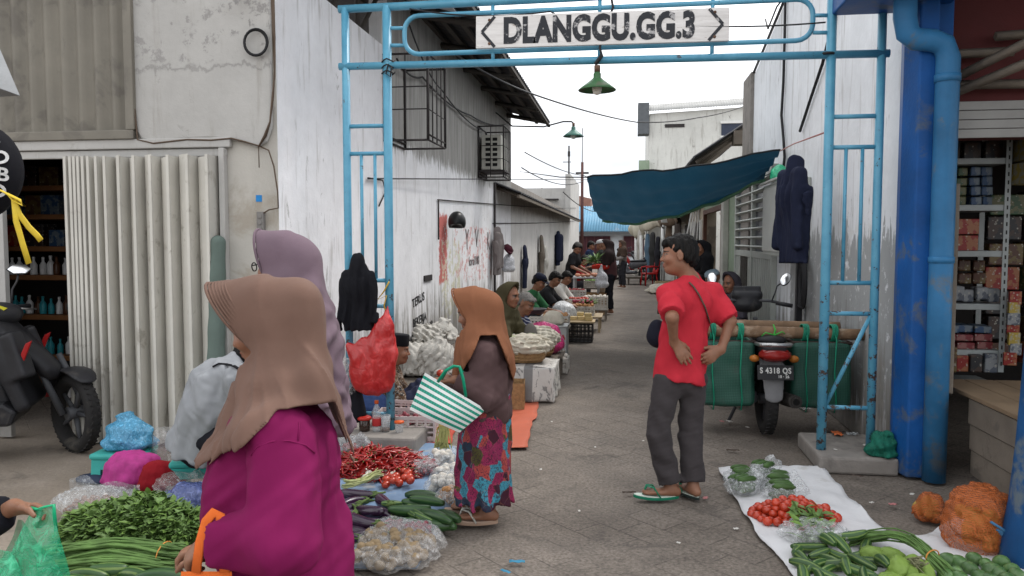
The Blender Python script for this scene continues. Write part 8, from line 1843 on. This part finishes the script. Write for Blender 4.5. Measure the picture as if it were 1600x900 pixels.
def basket(lab, p, r, h_, cloth_m, name='bamboo_basket'):
    t = thing(name, lab, 'basket', p); m = MB(); m.lathe([(0, 0), (r * .72, 0), (r * .86, h_ * .35), (r, h_), (r * .97, h_), (r * .82, h_ * .4), (0, .03)], 32); 
    for k in range(5): torus(m, (0, 0, h_ * (.2 + .2 * k)), r * (.79 + .052 * k), .011, (0, 0, 1), 36, 6)
    m.build('weave', M_WIC, t); T = S(); T.ell((0, 0, h_ * .98), (r * .97, r * .97, h_ * .55), .03); T.ecap((0, 0, h_ * .8), (0, 0, h_ * 1.0), (1, 0, 0), (r * 1.02, r * 1.02), (r * 1.05, r * 1.05), .03, flat=True)
    F1 = folds(.016, .13, 6, None, True); T.post.append(lambda q, d: np.where(np.abs(d) < .06, d + F1(q), d)); sdf_mesh('cloth', T, .011, cloth_m, t); return t
M_CREAM = cloth('cream_cloth', (.50, .46, .38), crease=.4); basket('bamboo basket lined with cream cloth on the low table', (-.98, 7.75, .365), .235, .17, M_CREAM); basket('second cloth covered basket just behind the front basket', (-.93, 8.3, .345), .22, .2, cloth('pale_sack_cloth', (.46, .43, .36), crease=.4))
m = MB(); m.lathe([(.075, 0), (.075, .06), (.06, .12), (.03, .155), (0, .165)], 20, None, (0, 0, 0), 1, .4); o = m.build('stone_scoop', mat('grey_stone', (.13, .12, .11), .7), bevel=0); o.location = (-.97, 8.02, .56); props(o, 'dark grey rounded scoop standing in the rear basket', 'scoop')
p = PD(848, 515, 9.0); blob('pink_plastic_bag', 'hot pink plastic bag behind the cloth baskets', (p.x, p.y, .28), (.24, .2, .2), plastic_film('hot_pink_film', (.55, .03, .17), .92, .3, 20), 151, amp=.012, wl=.12); 
table('low_bench', 'low bench under the hot pink bag', (p.x, p.y, 0), .5, .45, .28, M_WOODG)
# metal box
gb = G(886, 568); t = thing('metal_box', 'pale grey metal box with red stencil lettering beside the lane', 'box', (gb.x - .22, gb.y + .2, 0)); mg_ = mat('pale_grey_box_paint', (.33, .34, .33), .5, .12, 6, .1); m = MB(); m.box((0, 0, .235), (.42, .38, .47)); m.build('casing', mg_, t, bevel=.008); m = MB(); m.box((0, 0, .477), (.44, .40, .014)); m.build('lid', mg_, t, bevel=.004)
text_mesh('stencil', 'SEMA', .085, mat('red_stencil', (.35, .02, .03), .7), t, face_mat((.10, -.1915, .34), (1, 0, 0), (0, 0, 1)), .001, .003, .9); text_mesh('stencil', 'RAYA', .075, mat('red_stencil', ()), t, face_mat((.10, -.1915, .25), (1, 0, 0), (0, 0, 1)), .001, .003, .9); text_mesh('stencil', '12.14', .06, mat('dark_stencil', (.05, .05, .05), .7), t, face_mat((.10, -.1915, .16), (1, 0, 0), (0, 0, 1)), .001, .001, .9)
blob('white_bundle', 'white cloth bundle on top of the grey metal box', (gb.x - .20, gb.y + .2, .486), (.14, .13, .10), M_CREAM, 152, 'bundle', amp=.008, wl=.12)
cb = G(925, 535); crate('plastic_crate', 'black plastic crate under the tofu board', (cb.x - .22, cb.y + .2, 0), .44, .38, .30, M_PLB, 0); m = MB(); m.box((0, 0, .012), (.52, .44, .024)); o = m.build('tofu_board', mat('pale_board', (.40, .30, .18), .7), bevel=.004, loc=(cb.x - .22, cb.y + .2, .301)); props(o, 'pale wooden board with tofu lying on the black crate', 'board')
for k in range(7): m = MB(); m.box((0, 0, .03), (.11, .1, .06)); o = m.build('tofu_block', mat('tofu_cream', (.55, .42, .20), .5, .1, 6, .05), bevel=.006, loc=(cb.x - .22 + (-.08, .04, .16, .16, .04, .15, .02)[k], cb.y + .2 + (.0, .0, .05, -.07, .12, -.05, .1)[k], .326 + (.061 if k > 4 else 0))); props(o, 'cream tofu block on the pale board', 'tofu', 'tofu blocks on the board')
p = PD(846, 500, 10.6); crate('plastic_crate', 'white lattice crate by the knees of the old man in stripes', (p.x, p.y, .25), .34, .34, .28, M_PLW, 0); crate('plastic_crate', 'lower white lattice crate carrying another crate', (p.x, p.y, 0), .36, .36, .245, M_PLW, 0)
m = MB(); m.lathe([(0, 0), (.10, .0), (.16, .05), (.165, .06), (.15, .055), (0, .015)], 24); o = m.build('tin_bowl', mat('dark_bowl', (.05, .045, .045), .4), loc=(PD(833, 490, 9.2))); props(o, 'dark shallow bowl held in front of the old man in stripes', 'bowl')
p = PD(880, 492, 12.6); table('stall_bench', 'low bench with white bags on it in the left row', (p.x, p.y + .1, 0), .42, .6, .28, M_WOODG); blob('white_bag_pile', 'crumpled white plastic bags on the bench', (p.x, p.y, .28), (.20, .22, .17), plastic_film('white_film2', (.48, .49, .5), .85, .3, 18), 153, amp=.015, wl=.12)
crate('plastic_crate', 'clear box of dried goods before the woman in white T-shirt', (PD(880, 462, 14).x, 13.9, .32), .42, .34, .17, M_PLW, 0, fillballs(40, .18, .14, .09, .03, M_POT)); table('stall_bench', 'bench carrying the clear box of dried goods', (PD(880, 462, 14).x, 13.9, 0), .46, .4, .32, M_WOODG)
p = PD(915, 492, 13.6); table('stall_table', 'light wooden table of vegetables with a leg at the lane edge', (p.x + .02, p.y, 0), .56, .7, .28, mat('light_table_wood', (.36, .28, .18), .7), 0); crate('plastic_crate', 'white crate of red onions and leeks on the light table', (p.x - .05, p.y, .282), .4, .4, .16, M_PLW, 0, lambda t: (fillballs(30, .17, .17, .14, .035, mat('onion_skin', ()))(t), fillballs(16, .17, .1, .2, .03, mat('red_onion', (.32, .06, .09), .5))(t)))
m = MB(); q = Vector((p.x + .05, p.y + .05, .46))
for k in range(60): leaf(m, Vector((U(-.1, .1), U(-.1, .1), 0)), (U(-1, 1), U(-1, 1), U(.3, 1)), U(.1, .2), U(.012, .02))
o = m.build('leek_tops', M_LEAF, loc=q); props(o, 'green leek tops sticking out of the white crate', 'leeks')
for k, (x, y, D_, h_, mt, lab) in enumerate(((905, 470, 14.4, .34, M_TOM, 'white crate of tomatoes behind the vegetable table'), (868, 478, 11.6, .30, mat('onion_skin', ()), 'white crate of brown onions beside the crumpled white bags'), (926, 440, 18.6, .45, M_LEAF2, 'pale crate of greens beyond the meat table'), (862, 520, 9.4, .0, M_GARL, 'low crate of garlic behind the grey metal box'), (900, 448, 16.0, .4, M_CHI, 'crate of red chillies before the flat capped seller'))):
    p = PD(x, y, D_); crate('plastic_crate', lab, (p.x, p.y, h_), .4, .36, .17, M_PLW, 0, fillballs(40, .17, .15, .13, .032, mt))
    if h_: table('stall_bench', 'bench under the ' + lab[lab.index('crate'):].split(' be')[0], (p.x, p.y, 0), .44, .42, h_, M_WOODG)
p = PD(931, 465, 15.4); crate('plastic_crate', 'pale lattice crate behind the vegetable table', (p.x, p.y, .22), .46, .4, .26, M_PLW, 0, fillballs(24, .2, .16, .2, .04, M_GARL)); table('stall_bench', 'bench carrying the pale lattice crate behind the vegetables', (p.x, p.y, 0), .5, .44, .22, M_WOODG)
t = table('meat_table', 'metal topped meat table in front of the man in flat cap', (PD(917, 426, 17).x, 17.0, 0), .62, .8, .80, mat('dull_metal_top', (.42, .42, .43), .35, .1, 5, .05), 0); 
for k in range(12): m = MB(); m.ball((0, 0, 0), (U(.06, .1), U(.04, .07), .035), 10); o = m.build('meat_piece', mat('raw_chicken', (.50, .22, .13), .4, .25, 9, .1), loc=(t.location.x + U(-.25, .25), 17 + U(-.32, .32), .835), rot=(0, 0, U(0, 6))); props(o, 'piece of raw chicken on the metal topped table', 'meat', 'chicken pieces on the meat table')
p = PD(929, 452, 16.6); crate('wicker_box', 'brown wicker hamper under the meat table edge', (p.x, p.y, 0), .5, .4, .46, M_WIC, 0, None, 12, 'basket')
# things carried by the shopper in the lane
hp = PD(940, 412, 16.3); blob('white_carrier_bag', 'white carrier bag hanging from the hand of the shopper in red', (hp.x, hp.y, hp.z - .52), (.13, .11, .2), plastic_film('white_film', ()), 155, amp=.014, wl=.12, extra=lambda T: T.cone((0, 0, .3), (0, 0, .5), .06, .015, .05))
m = MB()
for k in range(90): leaf(m, Vector((U(-.06, .06), U(-.06, .06), 0)), (U(-1.2, .6), U(-1, 1), U(.0, 1)), U(.15, .3), U(.012, .022))
o = m.build('leaf_bunch', M_LEAF, loc=PD(930, 409, 16.2)); props(o, 'bunch of long green leaves in the hand of the shopper in red', 'greens')

# ================================================================== THE RIGHT ROW
RC = mat('red_chair_plastic', (.38, .012, .014), .35, .1, 5, 0)
p = G(1012, 446); t = thing('plastic_chair', 'red plastic armchair standing at the right side of the far lane', 'chair', (p.x + .05, p.y, 0), R(200)); m = MB(); m.box((0, 0, .42), (.46, .46, .05)); m.build('seat', RC, t, bevel=.02)
m = MB(); m.grid(lambda u, v: (-.22 - .10 * v, -.23 + .46 * u, .44 + .42 * v), 6, 6); m.build('backrest', RC, t, solid=.03)
for sx in (-1, 1):
    m = MB(); m.tube([(.2, .23 * sx, .42), (.2, .25 * sx, .64), (-.05, .25 * sx, .67), (-.26, .23 * sx, .66)], .025, 6); m.build('armrest', RC, t)
    for sy_ in (-1, 1): m = MB(); m.tube([(.19 * sy_, .19 * sx, .41), (.23 * sy_, .23 * sx, 0)], [.03, .022], 6); m.build('leg', RC, t)
p = G(1026, 460); blob('goods_pile', 'low pile of pale cloths on the ground beside the red chair', (p.x + .15, p.y + .6, 0), (.38, .5, .16), cloth('pale_rags', (.40, .37, .31)), 161, 'pile', .02, None, .03, .2); crate('wooden_box', 'shallow pale wooden box behind the man in red', (p.x + .4, p.y + 2.0, 0), .7, .6, .28, mat('pale_board', ()), 0, None, 6, 'box')
p = G(992, 447); table('hand_cart', 'low flat hand cart with cardboard in the far lane', (p.x, p.y + 1.2, 0), .7, .9, .28, mat('dark_cart_wood', (.09, .075, .06), .8), .2, .06, .05, 'cart')
for k, (x, y0, y1, D_) in enumerate(((994, 372, 423, 33), (1002, 368, 425, 31), (1036, 350, 440, 27))): a_ = PD(x, y1, D_); b_ = PD(x, y0, D_); props(MB().tube([(a_.x, a_.y, 0), (b_.x, b_.y, b_.z)], .07, 8).build('canopy_post', M_WHITE), ('white canopy post, farthest left of the right stalls', 'white canopy post next to the farthest one', 'white canopy post nearest along the right stalls')[k], 'post')
for k, (pts, D0, D1, lab) in enumerate(((((984, 352), (1008, 338), (1006, 374), (988, 368)), 34, 32, 'cream canvas awning flap at the far end of the right stalls'), (((1002, 340), (1040, 332), (1034, 352), (1000, 366)), 31, 27, 'tattered pale awning cloth over the right stalls'), (((1030, 336), (1068, 324), (1066, 346), (1032, 356)), 26, 22, 'brown awning edge over the right stalls'))):
    a_, b_ = PD(*pts[0], D0), PD(*pts[1], D1); c_, d_ = PD(*pts[2], D1), PD(*pts[3], D0); t = thing('awning', lab, 'awning', a_); m = MB(); m.grid(lambda u, v: a_.lerp(b_, u).lerp(d_.lerp(c_, u), v) + Vector((.12 * math.sin(9 * u + k) * v + .5 * v * (1 - v) * -1, 0, -.05 * math.sin(16 * u) * v)), 20, 8); m.grid(lambda u, v: a_.lerp(b_, u) + Vector((1.2 * v, 0, .35 * v)), 10, 4)
    m.build('cloth', (cloth('cream_canvas', (.48, .45, .36)), cloth('tattered_canvas', (.42, .38, .30)), cloth('brown_canvas', (.15, .11, .08)))[k], t, True, solid=.01)
for k, (x, y, D_, w_, h_, c_) in enumerate(((1012, 368, 30, .45, 1.5, (.10, .16, .22)), (1020, 366, 28, .5, 1.7, (.03, .03, .03)), (1028, 372, 27, .4, 1.6, (.02, .02, .025)), (1000, 362, 32, .5, 1.4, (.42, .40, .36)), (1046, 350, 25, .5, 1.3, (.10, .07, .05)), (1060, 345, 23, .5, 1.4, (.05, .04, .035)))):
    garment('hanging_garment', ('slate blue', 'black', 'charcoal', 'offwhite', 'brown', 'dark brown')[k] + ' garment hanging under the right stall awnings', PD(x, y, D_), w_, h_, .3, cloth('garment_cloth' + 'abcdef'[k], c_), 170 + k, (-1, -.4, 0), False, 'garment', h=.028)
p = PX(1034, 338, RX - .15); t = thing('stall_sign', 'small white box sign on the right stall front', 'sign', PD(1056, 328, 24)); m = MB(); m.box((0, 0, 0), (.9, .12, .8)); m.build('panel', mat('grubby_sign_white', (.42, .42, .40), .6, .2, 3, .1), t, bevel=.02)
m = MB(); torus(m, PD(1036, 336, 26), .26, .04, (-.2, 1, 0), 20, 6); props(m.build('ring_sign', M_WHITE), 'small round white ring hanging from the right stall eaves', 'ring')
p = PD(1086, 352, 19.5)
for k in range(5): props(MB().tube([p + Vector((-.25 + .1 * k, 0, -.55)), p + Vector((-.05 + .05 * k, .02, .5))], .022, 6).build('white_stick', M_WHITE), 'white stick in the bundle leaning against the right stalls', 'stick', 'white sticks leaning on the right stalls')
blob('dried_bundle', 'dark dried bundle on top of the white sticks', (p.x, p.y, p.z + .45), (.35, .3, .22), mat('dried_brown', (.07, .045, .035), .9, .4, 20, .6), 181, 'bundle', .02, None, .03, .14)
p = PD(1108, 452, 12.6); table('display_table', 'dim display table inside the green shop doorway', (RX - .35, 16.2, 0), .6, 1.6, .55, mat('dark_table', (.05, .045, .04), .7)); blob('clear_goods', 'clear plastic wrapped goods on the display table', (RX - .35, 16.0, .55), (.25, .6, .12), M_FILMB, 182, 'goods', .018, None, .02, .14)
p = PX(1216, 300, RX - .12); blob('green_plastic', 'crumpled green plastic tucked on top of the meter box', (p.x, p.y, 2.29), (.09, .12, .10), plastic_film('green_film2', (.02, .40, .20), .9, .3, 20), 183, amp=.010, wl=.1)
p = PX(1226, 330, RX)
for q_ in ((1100, 494, 8.2), (1088, 478, 8.8)): 
    p = PD(*q_); blob('white_parcel', 'pale parcel seen between the man in red and the motorcycle' + (', lower one' if q_[0] == 1100 else ', upper one'), (p.x, p.y, .0), (.12, .12, .42), M_CREAM, int(q_[0]), 'parcel', .014, None, .01, .15)
# ---- litter on the ground
lm = [mat('paper_scrap', (.62, .60, .56), .7, .1), mat('orange_wrapper', (.55, .14, .05), .4), M_FILM, mat('brown_scrap', (.07, .05, .04), .8), mat('blue_scrap', (.05, .25, .40), .5), mat('pink_scrap', (.50, .2, .2), .6)]
ln = ['white paper scrap', 'orange wrapper', 'crumpled clear film', 'brown stick scrap', 'blue plastic strip', 'pink wrapper scrap']
def litter(x, y, s_, k, z=0, where='on the paving', long=1.0):
    s_ *= .72
    p = G(x, y, z); a_ = U(0, 6); m = MB(); c_, sn = math.cos(a_), math.sin(a_)
    m.grid(lambda u, v: ((u - .5) * s_ * long * c_ - (v - .5) * s_ * .6 * sn, (u - .5) * s_ * long * sn + (v - .5) * s_ * .6 * c_, .006 + s_ * .16 * abs(math.sin(5 * u + 4 * v + a_))), 5, 4); o = m.build('litter_scrap', lm[k], loc=(p.x, p.y, z), solid=.002); props(o, ln[k] + ' ' + where, 'litter')
for a_ in ((1128, 660, .07, 5, 0, 'lying left of the motorcycle wheel'), (1140, 660, .09, 0, 0, 'flat on the paving left of the motorcycle wheel'), (1168, 669, .05, 0, 0, 'small and close to the motorcycle tyre'), (1145, 705, .06, 3, 0, 'on the paving between the man and the plinth', 2.2), (1258, 641, .16, 2, 0, 'under the motorcycle beside the exhaust'), (1308, 680, .15, 1, .1, 'on the concrete plinth between the gate posts'), (1332, 680, .12, 2, .1, 'at the back of the plinth by the wall'), (1286, 672, .10, 2, 0, 'beside the right inner gate post'), (1352, 697, .06, 0, .1, 'on the front right of the plinth'), (1380, 710, .05, 0, .1, 'at the right corner of the plinth'), (1305, 704, .04, 0, .1, 'on the front edge of the plinth'), (808, 880, .06, 4, 0, 'near the bottom middle of the lane', 1.8), (790, 895, .04, 4, 0, 'at the bottom edge of the lane', 2), (1317, 735, .05, 0, 0, 'just in front of the plinth'), (1340, 745, .05, 3, 0, 'in front of the plinth', 2), (1425, 774, .05, 0, 0, 'in front of the blue column'), (1395, 790, .06, 5, 0, 'near the white sheet edge by the column'), (1362, 787, .04, 0, 0, 'close to the white sheet'), (1102, 780, .06, 5, 0, 'beside the sandal of the man in red'), (983, 771, .05, 3, 0, 'left of the man in red', 2.4), (1100, 628, .05, 0, 0, 'by the left pannier'), (1150, 828, .04, 0, 0, 'left of the white sheet'), (1005, 690, .03, 0, 0, 'in the lane beside the man in red'), (845, 735, .035, 0, 0, 'in the lane right of the sarong'), (862, 660, .03, 0, 0, 'in the lane right of the orange strip'), (930, 700, .03, 0, 0, 'in the middle of the lane'), (905, 800, .03, 0, 0, 'in the lane near the camera'), (1060, 850, .03, 0, 0, 'in the lane left of the sheet')): litter(*a_)
p = G(1378, 712, .1); blob('green_net', 'tangle of dark green net on the plinth against the blue column', (p.x, p.y, .1), (.085, .08, .10), mat('dark_green_net', (.01, .12, .08), .7, .4, 30, .6, 120), 191, 'net', .008, None, .018, .06)
